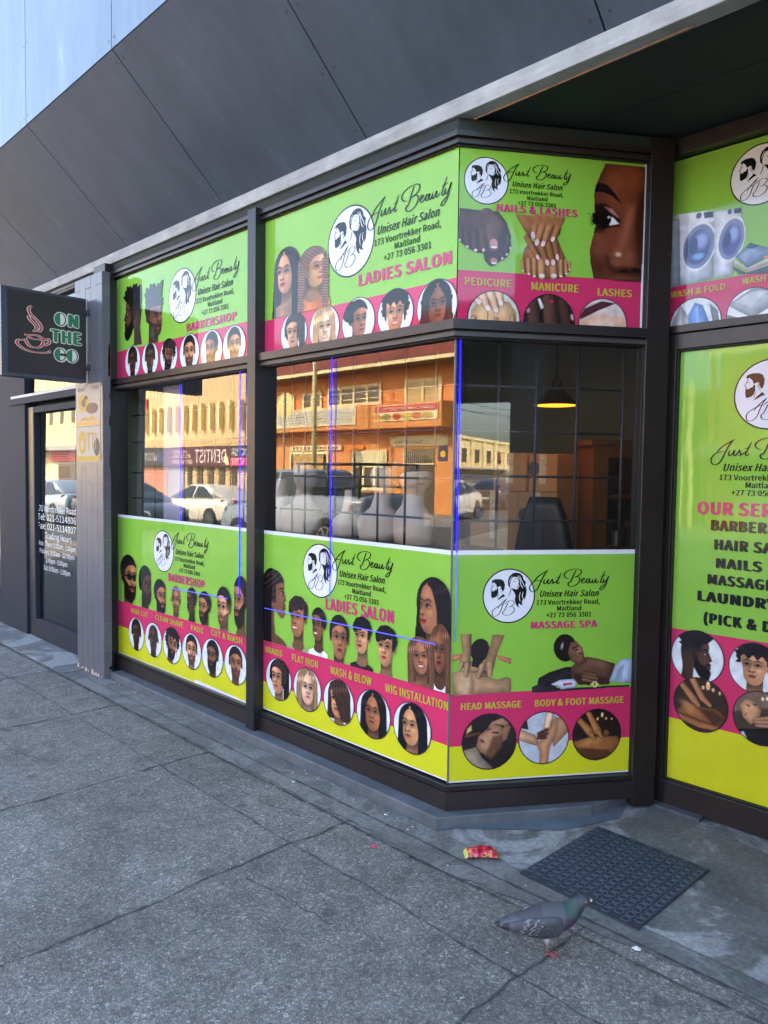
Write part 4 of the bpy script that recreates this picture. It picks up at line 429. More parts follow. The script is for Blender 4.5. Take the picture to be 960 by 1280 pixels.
{'key':'LA','pl':'d','rect':[-1.614,-0.7,2.18,2.984],'name':'door_poster','label':'lime and pink laundry poster with washing machines above the entrance door','items':[['logo',-1.2258,2.8292,0.1275],['text','WASH & FOLD','kh',-1.6035,-1.3555,2.3701,0.0275],['text','WASH & IRON','kh',-1.2859,-1.0613,2.3768,0.0284],['pic',-1.6255,-1.2745,2.3589,2.7922,[['p',[206,211,226],[[-2,555],[36,565],[194,546],[204,477],[202,244],[5,237]],2.2],['p',[180,186,204],[[-2,555],[41,542],[55,240],[5,237]],2.9],['p',[226,229,238],[[36,565],[194,546],[200,495],[49,507]],2.2],['e',[228,231,238],[131,400,78.3,107.4,-8],2.2],['e',[120,128,165],[134,399,69.6,95.9,-8],2.2],['e',[70,80,140],[131,396,53.6,75.9,-8],5.8],['e',[150,162,218],[145,425,29.0,35.8,0],21.6],['e',[48,58,108],[110,404,18.8,38.7,-8],4.3],['e',[130,170,230],[133,356,26.1,14.3,0],10.1],['p',[48,50,66],[[151,545],[191,542],[195,514],[155,519]],1.4],['e',[70,76,104],[130,536,12.3,12.9,0],1.4],['p',[212,217,230],[[198,538],[316,529],[327,436],[308,371],[291,284],[289,246],[205,243]],2.2],['e',[224,228,235],[273,402,62.3,98.8,-8],2.2],['e',[122,130,170],[276,402,52.9,85.9,-8],2.2],['e',[74,84,148],[276,398,39.1,65.9,-8],4.3],['e',[150,165,222],[286,424,18.8,32.9,0],14.4],['e',[52,62,116],[259,402,14.5,32.9,-8],3.6],['p',[48,50,66],[[282,531],[313,528],[315,506],[284,509]],1.4],['e',[70,76,104],[265,522,8.7,11.5,0],1.4]]],['pic',-1.3326,-1.1036,2.3869,2.5736,[['p',[90,96,116],[[287,285],[346,247],[430,265],[483,249],[431,228],[313,244],[290,267]],2.0],['p',[236,231,222],[[290,319],[346,266],[429,293],[506,284],[507,258],[430,259],[346,248],[291,291]],2.0],['p',[214,196,160],[[297,297],[346,259],[429,279],[500,272],[501,262],[430,267],[346,251],[301,285]],1.3],['p',[122,142,178],[[293,325],[355,372],[427,337],[498,332],[500,286],[429,296],[346,266]],2.0],['p',[64,80,116],[[336,355],[355,374],[392,350],[363,343]],2.7],['p',[150,168,200],[[310,322],[363,346],[377,330],[338,289]],8.0],['p',[200,150,90],[[413,302],[442,307],[443,290],[414,292]],2.0]]],['cpic',-1.4857,2.2367,0.1205,[226,229,233],[['p',[190,186,192],[[15,47],[58,155],[107,79],[112,-82],[19,-73]],2.9],['p',[222,222,228],[[39,44],[62,143],[80,68],[81,-79],[43,-75]],4.4],['p',[92,132,204],[[97,102],[125,152],[162,136],[195,53],[192,-90],[111,-82]],2.9],['p',[140,176,232],[[126,127],[140,143],[158,58],[141,-85]],5.9],['p',[120,120,126],[[191,139],[228,105],[245,11],[217,14]],2.9]]],['cpic',-1.2405,2.2529,0.1085,[236,238,241],[['p',[166,169,176],[[269,120],[369,174],[447,171],[488,108],[374,50]],3.4],['p',[205,207,212],[[303,129],[369,164],[435,157],[372,98]],9.5],['p',[110,112,120],[[271,78],[374,36],[477,70],[478,43],[375,2],[272,50]],4.1]]]],'bands':[['pink',2.18,2.419]]},
{'key':'SV','pl':'d','rect':[-1.556,-0.72,0.132,2.13],'name':'door_poster','label':'tall lime,pink and yellow poster listing OUR SERVICES on the entrance door','items':[['logo',-1.154,1.9022,0.1498],['block',-1.3522,1.537,0.000509],['text','OUR SERVICES','mag',-1.4456,-0.9134,1.3835,0.0543],['text','BARBERSHOP','ink',-1.382,-0.977,1.313,0.0447],['text','HAIR SALON','ink',-1.364,-0.9951,1.2283,0.0447],['text','NAILS SPA','ink',-1.354,-1.005,1.1467,0.0429],['text','MASSAGE SPA','ink',-1.3886,-0.9704,1.071,0.0433],['text','LAUNDRY SPA','ink',-1.431,-0.9281,0.9911,0.0437],['text','(PICK & DROP)','ink',-1.4003,-0.9587,0.8931,0.0454],['chead',-1.4227,0.7312,0.1234,{'sk':[78,52,42],'hs':'hightop','yw':9,'bd':1,'hr':[28,24,26],'cl':[28,30,40]}],['chead',-1.1722,0.7281,0.1117,{'sk':[192,140,106],'hs':'afrotop','yw':-0.3,'bd':0,'hr':[28,24,26],'cl':[200,185,175]}],['cpic',-1.4005,0.5163,0.1255,[58,42,33],[['p',[132,84,50],[[37,318],[86,383],[152,375],[224,382],[268,354],[247,299],[165,276],[105,298]],4.9],['e',[180,122,76],[107,360,44.0,19.8,-30],19.7],['p',[80,50,32],[[152,365],[220,371],[264,343],[223,303]],11.8],['c',[172,118,78],[[58,475,14.8],[126,404,17.7],[147,384,11.8]],0.0],['c',[180,124,84],[[110,506,15.7],[165,418,15.7],[198,393,9.8]],0.0],['c',[150,98,62],[[48,315,14.8],[155,296,17.7],[242,295,12.8]],0.0],['p',[170,150,130],[[121,257],[238,277],[181,247]],3.0],['e',[235,180,120],[188,478,9.8,19.8,0],3.9],['e',[250,235,200],[188,490,3.9,5.9,0],2.0],['e',[230,180,130],[166,466,6.8,8.9,0],2.0],['e',[230,180,130],[211,464,6.8,8.9,0],2.0],['e',[225,170,120],[240,455,5.9,8.9,0],2.0]]],['cpic',-1.1395,0.5169,0.119,[72,58,48],[['p',[120,100,86],[[288,465],[369,502],[532,528],[535,465],[300,390]],13.6],['p',[192,146,108],[[328,426],[352,456],[393,451],[418,419],[407,369],[374,348],[344,372]],2.7],['c',[60,40,34],[[358,431,1.8],[367,429,2.7]],0.0],['c',[60,40,34],[[384,441,1.8],[393,439,2.7]],0.0],['e',[170,100,86],[355,389,5.2,9.4,-30],1.8],['c',[178,132,102],[[396,375,9.0],[461,396,10.0]],0.0],['c',[178,132,102],[[396,363,8.1],[461,377,10.0]],0.0],['c',[178,132,102],[[401,350,7.2],[462,359,9.0]],0.0],['p',[34,29,30],[[325,319],[397,335],[538,378],[542,273],[369,254]],4.5],['p',[210,214,220],[[326,300],[348,313],[377,261],[360,251]],2.7],['e',[240,225,190],[421,471,6.1,8.4,0],0.0],['e',[240,225,190],[440,476,6.1,8.4,0],0.0]]]],'bands':[['pink',0.4238,0.846],['yellow',0.132,0.4238]]}]

# ---------------------------------------------------------------- shared materials
BRONZE = pm('bronze_aluminium', (40, 33, 32), .36, .18, 3, .05, 60, spec=.6, streak=(4, 16, 16))
DARKFR = pm('dark_frame_paint', (34, 34, 39), .35, .2, 4, .05, 50)
GREYFR = pm('grey_anodised', (104, 104, 104), .35, .12, 5)
BEADFR = pm('worn_bead', (70, 66, 66), .4, .25, 8)
RUBBER = pm('black_gasket', (18, 18, 19), .6)
CONC = pm('beam_concrete', (170, 173, 173), .85, .24, 6, .25, 45, streak=(3, 20, 26))
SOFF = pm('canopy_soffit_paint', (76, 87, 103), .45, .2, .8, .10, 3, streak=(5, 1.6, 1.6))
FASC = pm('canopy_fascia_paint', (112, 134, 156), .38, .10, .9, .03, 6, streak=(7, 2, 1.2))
SCREW = pm('screw_head', (60, 62, 66), .5)
RECSOF = pm('recess_soffit_paint', (36, 46, 44), .75, .15, 1.5, .03, 8)
ORNG = pm('peeled_wood', (196, 150, 112), .8, .3, 30)
PLINTH = pm('plinth_paint', (92, 97, 102), .62, .34, 7, .4, 22)
TILE = None
GLASS = glass('window_glass')
LIME = ink('vinyl_lime', (140, 194, 70)); PINK = ink('vinyl_pink', (208, 52, 100)); YEL = ink('vinyl_yellow', (212, 214, 36)); WHT = ink('vinyl_white', (226, 230, 234))
INKB = ink('vinyl_ink', (22, 26, 24)); MAG = ink('vinyl_magenta', (200, 56, 112)); KHA = ink('vinyl_khaki', (190, 176, 62)); BADGE = ink('vinyl_badge', (228, 230, 238))
CM = dict(pink=PINK, yellow=YEL, mag=MAG, kh=KHA, ink=INKB)
COLN = dict(pink=(208, 52, 100), yellow=(212, 214, 36))
# ---------------------------------------------------------------- the setting: ground
def ground_mat():
    m = bpy.data.materials.new('exposed_aggregate'); m.use_nodes = True; n = m.node_tree.nodes; l = m.node_tree.links; b = n['Principled BSDF']
    tc = n.new('ShaderNodeTexCoord')
    def noise(sc, det=4, ro=.6):
        z = n.new('ShaderNodeTexNoise'); z.inputs['Scale'].default_value = sc; z.inputs['Detail'].default_value = det; z.inputs['Roughness'].default_value = ro; l.new(tc.outputs['Object'], z.inputs[0]); return z
    def ramp(src, stops):
        r = n.new('ShaderNodeValToRGB'); e_ = r.color_ramp.elements
        while len(e_) < len(stops): e_.new(.5)
        for q, (p_, c) in zip(e_, stops): q.position = p_; q.color = (*c, 1)
        l.new(src, r.inputs[0]); return r
    def mix(f, a, c, mode='MIX'):
        x = n.new('ShaderNodeMix'); x.data_type = 'RGBA'; x.blend_type = mode
        if isinstance(f, float): x.inputs[0].default_value = f
        else: l.new(f, x.inputs[0])
        l.new(a, x.inputs[6]); l.new(c, x.inputs[7]); return x.outputs[2]
    g = lambda v, t=1.0: (v*1.012, v, v*.98*t)
    vo = n.new('ShaderNodeTexVoronoi'); vo.inputs['Scale'].default_value = 210; l.new(tc.outputs['Object'], vo.inputs[0])
    sep = n.new('ShaderNodeSeparateColor'); l.new(vo.outputs['Color'], sep.inputs[0])
    stones = ramp(sep.outputs[0], [(0, g(.118)), (.35, g(.145)), (.62, g(.168)), (.86, g(.20)), (1, g(.36))])
    v2 = n.new('ShaderNodeTexVoronoi'); v2.inputs['Scale'].default_value = 95; l.new(tc.outputs['Object'], v2.inputs[0])
    s2 = n.new('ShaderNodeSeparateColor'); l.new(v2.outputs['Color'], s2.inputs[0]); st2 = ramp(s2.outputs[1], [(0, g(.72)), (.55, g(1.0)), (.9, g(1.15)), (1, g(1.6))])
    c = mix(1.0, stones.outputs[0], st2.outputs[0], 'MULTIPLY')
    big = ramp(noise(1.6, 8, .62).outputs[0], [(.32, g(.66)), (.5, g(1.0)), (.7, g(1.22))]); c = mix(1.0, c, big.outputs[0], 'MULTIPLY')
    mid = ramp(noise(9, 5).outputs[0], [(.35, g(.82)), (.62, g(1.1))]); c = mix(1.0, c, mid.outputs[0], 'MULTIPLY')
    # a few dark gum spots and pale droppings
    v3 = n.new('ShaderNodeTexVoronoi'); v3.voronoi_dimensions = '2D'; v3.inputs['Scale'].default_value = 1.7; l.new(tc.outputs['Object'], v3.inputs[0])
    gum = ramp(v3.outputs['Distance'], [(.0, (1, 1, 1)), (.035, (1, 1, 1)), (.05, (0, 0, 0))]); dk = n.new('ShaderNodeRGB'); dk.outputs[0].default_value = (.06, .06, .065, 1)
    ml = n.new('ShaderNodeMath'); ml.operation = 'MULTIPLY'; ml.inputs[1].default_value = .55; l.new(gum.outputs[0], ml.inputs[0]); c = mix(ml.outputs[0], c, dk.outputs[0])
    v4 = n.new('ShaderNodeTexNoise'); v4.inputs['Scale'].default_value = 2.3; v4.inputs['Detail'].default_value = 7; v4.inputs['Roughness'].default_value = .75; v4.inputs['Distortion'].default_value = 1.2; l.new(tc.outputs['Object'], v4.inputs[0])
    pal = ramp(v4.outputs[0], [(.0, (0, 0, 0)), (.665, (0, 0, 0)), (.70, (.42, .42, .42))]); lt = n.new('ShaderNodeRGB'); lt.outputs[0].default_value = (.36, .36, .36, 1); c = mix(pal.outputs[0], c, lt.outputs[0])
    dks = ramp(noise(.9, 6, .7).outputs[0], [(.30, g(.72)), (.42, g(1.0))]); c = mix(1.0, c, dks.outputs[0], 'MULTIPLY')
    l.new(c, b.inputs['Base Color']); b.inputs['Roughness'].default_value = .82
    bp = n.new('ShaderNodeBump'); bp.inputs['Strength'].default_value = .55; bp.inputs['Distance'].default_value = .004; l.new(vo.outputs['Distance'], bp.inputs['Height'])
    l.new(bp.outputs[0], b.inputs['Normal']); return m
def cement_mat(name, lo, hi, scale, stain=(.42, .44, .46)):
    m = bpy.data.materials.new(name); m.use_nodes = True; n = m.node_tree.nodes; l = m.node_tree.links; b = n['Principled BSDF']; tc = n.new('ShaderNodeTexCoord')
    def nz(s, d=8, r=.65, w=0):
        z = n.new('ShaderNodeTexNoise'); z.inputs['Scale'].default_value = s; z.inputs['Detail'].default_value = d; z.inputs['Roughness'].default_value = r; z.inputs['Distortion'].default_value = w; l.new(tc.outputs['Object'], z.inputs[0]); return z
    r = n.new('ShaderNodeValToRGB'); r.color_ramp.elements[0].position = .34; r.color_ramp.elements[1].position = .66
    r.color_ramp.elements[0].color = (lo*1.02, lo, lo*.96, 1); r.color_ramp.elements[1].color = (hi*1.02, hi, hi*.96, 1); l.new(nz(scale, 10, .7, .6).outputs[0], r.inputs[0])
    r2 = n.new('ShaderNodeValToRGB'); r2.color_ramp.elements[0].position = .50; r2.color_ramp.elements[1].position = .56; l.new(nz(scale*.55, 9, .6, 1.2).outputs[0], r2.inputs[0])
    r2.color_ramp.elements[0].color = (0, 0, 0, 1); r2.color_ramp.elements[1].color = (.75, .75, .75, 1)
    mx = n.new('ShaderNodeMix'); mx.data_type = 'RGBA'; l.new(r2.outputs[0], mx.inputs[0]); l.new(r.outputs[0], mx.inputs[6]); mx.inputs[7].default_value = (*stain, 1)
    sp = n.new('ShaderNodeValToRGB'); sp.color_ramp.elements[0].position = .42; sp.color_ramp.elements[1].position = .6; sp.color_ramp.elements[0].color = (.72, .72, .72, 1); l.new(nz(60, 3).outputs[0], sp.inputs[0])
    m2 = n.new('ShaderNodeMix'); m2.data_type = 'RGBA'; m2.blend_type = 'MULTIPLY'; m2.inputs[0].default_value = 1; l.new(mx.outputs[2], m2.inputs[6]); l.new(sp.outputs[0], m2.inputs[7])
    l.new(m2.outputs[2], b.inputs['Base Color']); b.inputs['Roughness'].default_value = .75
    bp = n.new('ShaderNodeBump'); bp.inputs['Strength'].default_value = .3; bp.inputs['Distance'].default_value = .004; l.new(nz(28, 6).outputs[0], bp.inputs['Height']); l.new(bp.outputs[0], b.inputs['Normal'])
    return m
AGG = ground_mat(); CEM = cement_mat('threshold_cement', .13, .24, 3.2, (.44, .44, .43)); STRIP = cement_mat('strip_cement', .125, .19, 6, (.26, .255, .245))
JOINT = pm('joint_dirt', (66, 68, 70), .9, .3, 20); ASPH = pm('road_asphalt', (78, 80, 84), .85, .25, 3, .4, 90); KERB = pm('kerb_stone', (128, 128, 126), .85, .2, 8, .2, 30)
LINEP = pm('road_line_paint', (214, 212, 205), .7, .2, 10); EARTH = pm('far_ground', (96, 92, 84), .9, .2, .2); PAVE2 = pm('opposite_paving', (140, 134, 126), .85, .2, 2, .2, 30)
tag(MB().face([(-900, -900, -.19), (900, -900, -.19), (900, 900, -.19), (-900, 900, -.19)], EARTH).build('ground'), kind='structure')
tag(MB().face([(-160, -13.2, -.15), (160, -13.2, -.15), (160, -1.7, -.15), (-160, -1.7, -.15)], ASPH).build('road'), kind='structure')
rl = MB()
for k in range(-26, 27): rl.face([(k*6-1.5, -7.5, -.146), (k*6+1.5, -7.5, -.146), (k*6+1.5, -7.4, -.146), (k*6-1.5, -7.4, -.146)], LINEP)
tag(rl.build('road_markings'), kind='structure')
kb = MB(); kb.box((-160, -1.85, -.19), (160, -1.70, -.004), KERB); tag(kb.build('kerb'), kind='structure')
kb = MB(); kb.box((-160, -13.2, -.19), (160, -13.05, -.004), KERB); kb.box((-160, -40, -.19), (160, -13.2, -.006), PAVE2); tag(kb.build('opposite_pavement'), kind='structure')
pv = MB(); pv.box((-160, -1.7, -.19), (160, 30, 0), AGG)
def joint(mb, p0, p1, w, z=.003, wob=.014, mat=JOINT, step=.03):
    """a worn, slightly wandering construction joint"""
    d = Vector((p1[0]-p0[0], p1[1]-p0[1])); n = max(2, int(d.length/step)); nn = Vector((-d.y, d.x)).normalized(); pts = []
    o_ = 0
    for i in range(n+1):
        o_ += random.uniform(-1, 1)*wob*.5; o_ *= .85; q = Vector(p0)+d*i/n+nn*o_; ww = w*random.choice((.3, .5, .7, .9, 1.0, 1.2, 1.9))/2; pts.append((q+nn*ww, q-nn*ww))
    for (a, b), (c, e_) in zip(pts[:-1], pts[1:]): mb.face([(a.x, a.y, z), (b.x, b.y, z), (e_.x, e_.y, z), (c.x, c.y, z)], mat)
for k in range(-8, 9):
    x = -3.576+1.135*k; joint(pv, (x, -1.65), (x, 2.18 if k not in (1, 2) else 2.30), .008)
joint(pv, (-16, 1.885), (6, 1.885), .0045, wob=.012); joint(pv, (-16, .35), (6, .35), .0045, wob=.012)
for xa_, xb_, yy_ in ((-4.7, -4.1, 1.42), (-3.2, -2.6, 2.02), (-2.35, -1.9, 1.60)): joint(pv, (xa_, yy_), (xb_, yy_+.03), .003, wob=.03, step=.025)
tag(pv.build('pavement'), kind='structure')
st = MB(); z = .004
edge = []
for i in range(265):
    x = -12+.05*i; yb = 2.19-.012*max(0, x+2.9)*0 if x < -2.0 else min(2.30, 2.165+.125*(x+2.0)); edge.append((x, yb+random.uniform(-.010, .010)+.012*math.sin(x*2.3)*math.sin(x*7.1), z))
st.face(edge+[(1.2, 2.40, z), (-2.1, 2.405, z), (-12, 2.405, z)], STRIP)
joint(st, (-12, 2.30), (-2.3, 2.285), .006, .007, .004); joint(st, (-2.3, 2.285), (1.2, 2.335), .007, .007, .004)
joint(st, (-12, 2.192), (-2.0, 2.168), .010, .007, .006); joint(st, (-2.0, 2.168), (1.2, 2.30), .007, .007, .006)
tag(st.build('cement_edging'), kind='structure')
ef = MB(); ef.face([(-2.10, 2.405, .0045), (-.40, 2.405, .0045), (-.70, 3.46, .0045), (-1.70, 3.46, .0045)], CEM)
ef.face([(-2.12, 2.42, .008), (-1.74, 2.80, .008), (-1.62, 3.10, .008), (-1.69, 3.32, .008)], pm('blue_floor_paint', (98, 108, 118), .6, .25, 7, .1, 30))
tag(ef.build('entry_floor'), kind='structure')
tag(MB().box((-12, 2.21, -.05), (-5.70, 2.56, .010), CEM).build('cafe_step'), kind='structure')
# ---------------------------------------------------------------- the shop building
SHOP = tag(empty('salon_building', (-2, 4, 0)), 'dark shop building with bronze window frames, sloped grey canopy and pale blue fascia', 'building')
def sp_(mb, name, bevel=0):
    o = mb.build(name, None, None, bevel); o.parent = SHOP; o.matrix_parent_inverse = Matrix.Translation((2, -4, 0)); return o
CA, CB, BR_ = (-2.145, 2.52), (-1.66, 3.24), math.atan2(.72, .485)
tx, ty = .485/.8681, .72/.8681
def bay(u, d, z): return (CA[0]+tx*u+ty*d, CA[1]+ty*u-tx*d, z)   # u along the angled pane, d out of it
def baybox(mb, u0, u1, d0, d1, z0, z1, mat):
    i = len(mb.v); mb.v += [bay(u, d, z_) for z_ in (z0, z1) for d in (d1, d0) for u in (u0, u1)]; k = mb.mi(mat)
    for q in ((0, 2, 3, 1), (4, 5, 7, 6), (0, 1, 5, 4), (2, 6, 7, 3), (0, 4, 6, 2), (1, 3, 7, 5)): mb.f.append(tuple(i+j for j in q)); mb.m.append(k); mb.sm.append(False)
def run(mb, z0, z1, yf, yb, mat, left=-5.60, mull=False):
    """a frame member along the straight front that returns round the bay corner; yf/yb = distance out of/behind the glass line"""
    # mitre at the bay corner: corner of offset lines
    def mit(o):  # intersection of line y=2.52-o with bay line offset d=o
        # bay(u,o): y = 2.52+ty*u-tx*o = 2.52-o  -> u
        u = (tx*o-o)/ty; return bay(u, o, 0)[:2]
    a, b = mit(yf), mit(-yb); e0, e1 = bay(.875, yf, 0)[:2], bay(.875, -yb, 0)[:2]
    mb.prism([(left, 2.52-yf), a, e0, e1, b, (left, 2.52+yb)], z0, z1, mat)
m = MB(); run(m, 2.998, 3.053, .024, .06, RECSOF); run(m, 2.976, 2.997, .040, .06, BRONZE); run(m, 2.966, 2.975, .022, .06, RUBBER); run(m, 2.950, 2.965, .028, .06, BRONZE); run(m, 2.942, 2.949, .012, .06, RUBBER); sp_(m, 'window_head')
m = MB(); run(m, 2.168, 2.209, .050, .05, BRONZE); run(m, 2.160, 2.167, .030, .05, RUBBER); run(m, 2.140, 2.159, .034, .05, BEADFR); run(m, 2.132, 2.139, .018, .05, RUBBER); sp_(m, 'transom_bar')
m = MB(); run(m, .059, .142, .032, .06, BRONZE); run(m, .143, .149, .024, .06, RUBBER); run(m, .150, .168, .030, .06, DARKFR); sp_(m, 'bottom_rail')
sp_(MB().box((-5.62, 2.43, .03), (-5.425, 2.60, 3.05), DARKFR), 'window_jamb', .003)
m = MB(); m.box((-3.632, 2.452, .058), (-3.553, 2.60, 3.009), DARKFR); m.box((-3.640, 2.470, .06), (-3.633, 2.60, 3.0), GREYFR); sp_(m, 'mullion', .002)
m = MB(); m.prism([(-2.150, 2.517), (-2.144, 2.5165), bay(.004, .002, 0)[:2], bay(.004, -.012, 0)[:2]], .17, 2.14, GREYFR); sp_(m, 'corner_bead')
m = MB(); baybox(m, .872, .985, .035, -.06, .02, 3.05, BRONZE); baybox(m, .868, .880, .014, -.02, .17, 2.94, RUBBER); sp_(m, 'bay_post', .003)
sp_(MB().box((-1.715, 3.33, .01), (-1.672, 3.46, 3.05), GREYFR), 'door_post', .002)
def pane(name, pts, tilt=0):
    o = MB().face(pts, GLASS).build(name); return o
# glass: left (leans back a hair), middle, bay
t_ = .0105
g = sp_(MB().face([(-5.425, 2.526, 1.19), (-3.632, 2.526, 1.19), (-3.632, 2.526+.965*t_, 2.155), (-5.425, 2.526+.965*t_, 2.155)], GLASS), 'glass_pane')
g = sp_(MB().face([(-3.555, 2.528, 1.19), (-2.150, 2.528, 1.19), (-2.150, 2.528, 2.155), (-3.555, 2.528, 2.155)], GLASS), 'glass_pane')
g = sp_(MB().face([bay(.008, -.006, 1.19), bay(.872, -.006, 1.19), bay(.872, -.006, 2.155), bay(.008, -.006, 2.155)], GLASS), 'glass_pane')
# plinth under the windows
m = MB(); m.prism([(-5.33, 2.412), (-2.118, 2.412), (-1.72, 3.02), (-1.66, 3.32), (-1.70, 3.40), (-2.3, 2.7), (-5.33, 2.7)], -.05, .057, PLINTH); sp_(m, 'plinth', .006)
# door recess
m = MB(); m.box((-1.636, 3.372, .012), (-1.556, 3.43, 2.196), BRONZE); m.box((-.72, 3.372, .012), (-.64, 3.43, 2.196), BRONZE); m.box((-1.5555, 3.372, 2.128), (-.7205, 3.43, 2.196), BRONZE); m.box((-1.5555, 3.372, .012), (-.7205, 3.43, .130), BRONZE)
m.box((-1.5555, 3.380, .1305), (-1.5455, 3.42, 2.1275), RUBBER); m.box((-1.545, 3.380, .1305), (-.721, 3.42, .139), RUBBER); m.box((-1.545, 3.380, 2.119), (-.721, 3.42, 2.1275), RUBBER)
DOOR = sp_(m, 'entry_door', .002)
hm = MB(); hm.tube([(-.80, 3.37, .95), (-.80, 3.31, .97), (-.80, 3.31, 1.33), (-.80, 3.37, 1.35)], .012, GREYFR); h = hm.build('door_handle'); h.parent = DOOR
m = MB(); m.box((-1.668, 3.36, 2.200), (-.60, 3.44, 2.234), BRONZE); m.box((-1.668, 3.345, 2.99), (-.60, 3.46, 3.062), BRONZE); m.box((-1.668, 3.36, 2.2345), (-1.618, 3.44, 2.9895), DARKFR); m.box((-1.668, 3.35, .012), (-1.6365, 3.44, 2.1995), RUBBER); m.box((-.636, 3.36, .012), (-.60, 3.44, 2.1995), BRONZE); sp_(m, 'door_frame', .002)
sp_(MB().box((-1.60, 3.33, .005), (-1.36, 3.372, .020), pm('threshold_plate', (84, 88, 94), .45, .3, 12)), 'threshold')
# right flank of the recess and the front beyond it (out of the photograph)
m = MB(); m.prism([(-.62, 3.33), (-.44, 2.56), (-.40, 2.57), (-.58, 3.34)], .05, 3.05, DARKFR); m.box((0.02, 2.47, .05), (6, 2.60, 3.05), DARKFR); sp_(m, 'flank_front')
# head beam, soffits, fascia
BX0, BX1 = -15.3, 5.0
sp_(MB().box((BX0, 2.478, 3.054), (BX1, 2.56, 3.126), CONC), 'concrete_beam', .004)
m = MB(); m.box((-2.42, 2.562, 3.066), (.6, 2.948, 3.10), RECSOF); m.box((-2.42, 2.954, 3.066), (.6, 3.60, 3.10), RECSOF); m.face([(-2.40, 2.5605, 3.058), (-1.0, 2.5605, 3.058), (-1.0, 2.5605, 3.066), (-2.40, 2.5605, 3.066)], ORNG); sp_(m, 'recess_soffit')
sp_(MB().tube([(-2.34, 2.556, 3.0525), (-1.9, 2.553, 3.0525), (-1.5, 2.548, 3.0525), (-1.15, 2.54, 3.0525)], [.002, .004, .003, .004], ORNG, 5), 'peeling_batten')
y0, z0, y1, z1 = 2.484, 3.128, 1.812, 3.748
nrm = Vector((0, -(z1-z0), -(y0-y1))).normalized()   # faces down and out
PW = 1.245
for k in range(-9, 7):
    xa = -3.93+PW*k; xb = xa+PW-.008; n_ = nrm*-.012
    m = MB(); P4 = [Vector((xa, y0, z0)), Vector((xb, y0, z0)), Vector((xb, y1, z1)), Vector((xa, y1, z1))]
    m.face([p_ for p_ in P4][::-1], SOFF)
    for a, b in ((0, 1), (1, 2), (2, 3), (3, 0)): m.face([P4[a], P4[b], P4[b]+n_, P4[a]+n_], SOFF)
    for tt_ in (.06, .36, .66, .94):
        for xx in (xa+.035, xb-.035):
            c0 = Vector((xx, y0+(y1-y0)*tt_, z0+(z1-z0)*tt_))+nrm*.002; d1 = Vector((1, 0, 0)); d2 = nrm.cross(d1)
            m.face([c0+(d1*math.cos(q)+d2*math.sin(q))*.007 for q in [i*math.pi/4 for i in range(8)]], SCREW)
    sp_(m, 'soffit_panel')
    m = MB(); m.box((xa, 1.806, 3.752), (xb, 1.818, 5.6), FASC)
    for zz in (3.80, 4.25, 4.7, 5.15):
        for xx in (xa+.03, xb-.03): m.face([(xx+.007*math.cos(q), 1.8045, zz+.007*math.sin(q)) for q in [i*math.pi/4 for i in range(8)]], SCREW)
    sp_(m, 'fascia_panel')
BACK = pm('canopy_backing', (30, 31, 33), .8)
m = MB(); m.face([(BX0, 2.52, 3.14), (BX1, 2.52, 3.14), (BX1, 1.84, 3.77), (BX0, 1.84, 3.77)], BACK); m.face([(BX0, 1.83, 3.75), (BX1, 1.83, 3.75), (BX1, 1.83, 5.58), (BX0, 1.83, 5.58)], BACK); m.box((BX0, 1.80, 5.602), (BX1, 2.4, 5.66), FASC); m.box((BX0, 2.40, 5.40), (BX1, 15, 5.58), BACK); sp_(m, 'canopy_frame')
# inside the salon
WALLI = pm('interior_wall', (146, 152, 134), .8, .08, 2); FLOORI = pm('interior_floor', (92, 84, 76), .45, .15, 3); CEILI = pm('interior_ceiling', (150, 150, 146), .8)
INS = [(-5.6, 2.62), (-2.24, 2.62), bay(.10, -.09, 0)[:2], bay(.93, -.09, 0)[:2], (-1.60, 3.52), (.6, 3.52), (.6, 6.8), (-5.6, 6.8)]
sp_(MB().prism(INS, .03, .05, FLOORI), 'interior_floor')
m = MB(); m.box((-5.7, 6.8, .05), (.6, 6.9, 3.0), WALLI); m.box((-5.72, 2.60, .05), (-5.6, 6.8, 3.0), WALLI); m.box((.5, 3.5, .05), (.6, 6.8, 3.0), WALLI); m.box((-1.60, 3.50, .05), (-1.52, 3.56, 3.0), WALLI); m.box((-1.52, 3.50, .05), (.5, 3.56, 3.0), WALLI); sp_(m, 'interior_wall')
sp_(MB().prism(INS, 3.0, 3.03, CEILI), 'interior_ceiling')
for a_, b_ in (((-15.2, 15, 0), (5, 15.1, 5.39)), ((-15.3, 2.62, 0), (-15.2, 15, 5.39)), ((5, 2.62, 0), (5.1, 15, 5.39))): sp_(MB().box(a_, b_, WALLI), 'outer_wall')
m = MB(); m.box((-5.42, 2.66, 1.16), (-2.24, 3.02, 1.185), pm('display_shelf', (70, 64, 60), .5)); sp_(m, 'display_shelf')
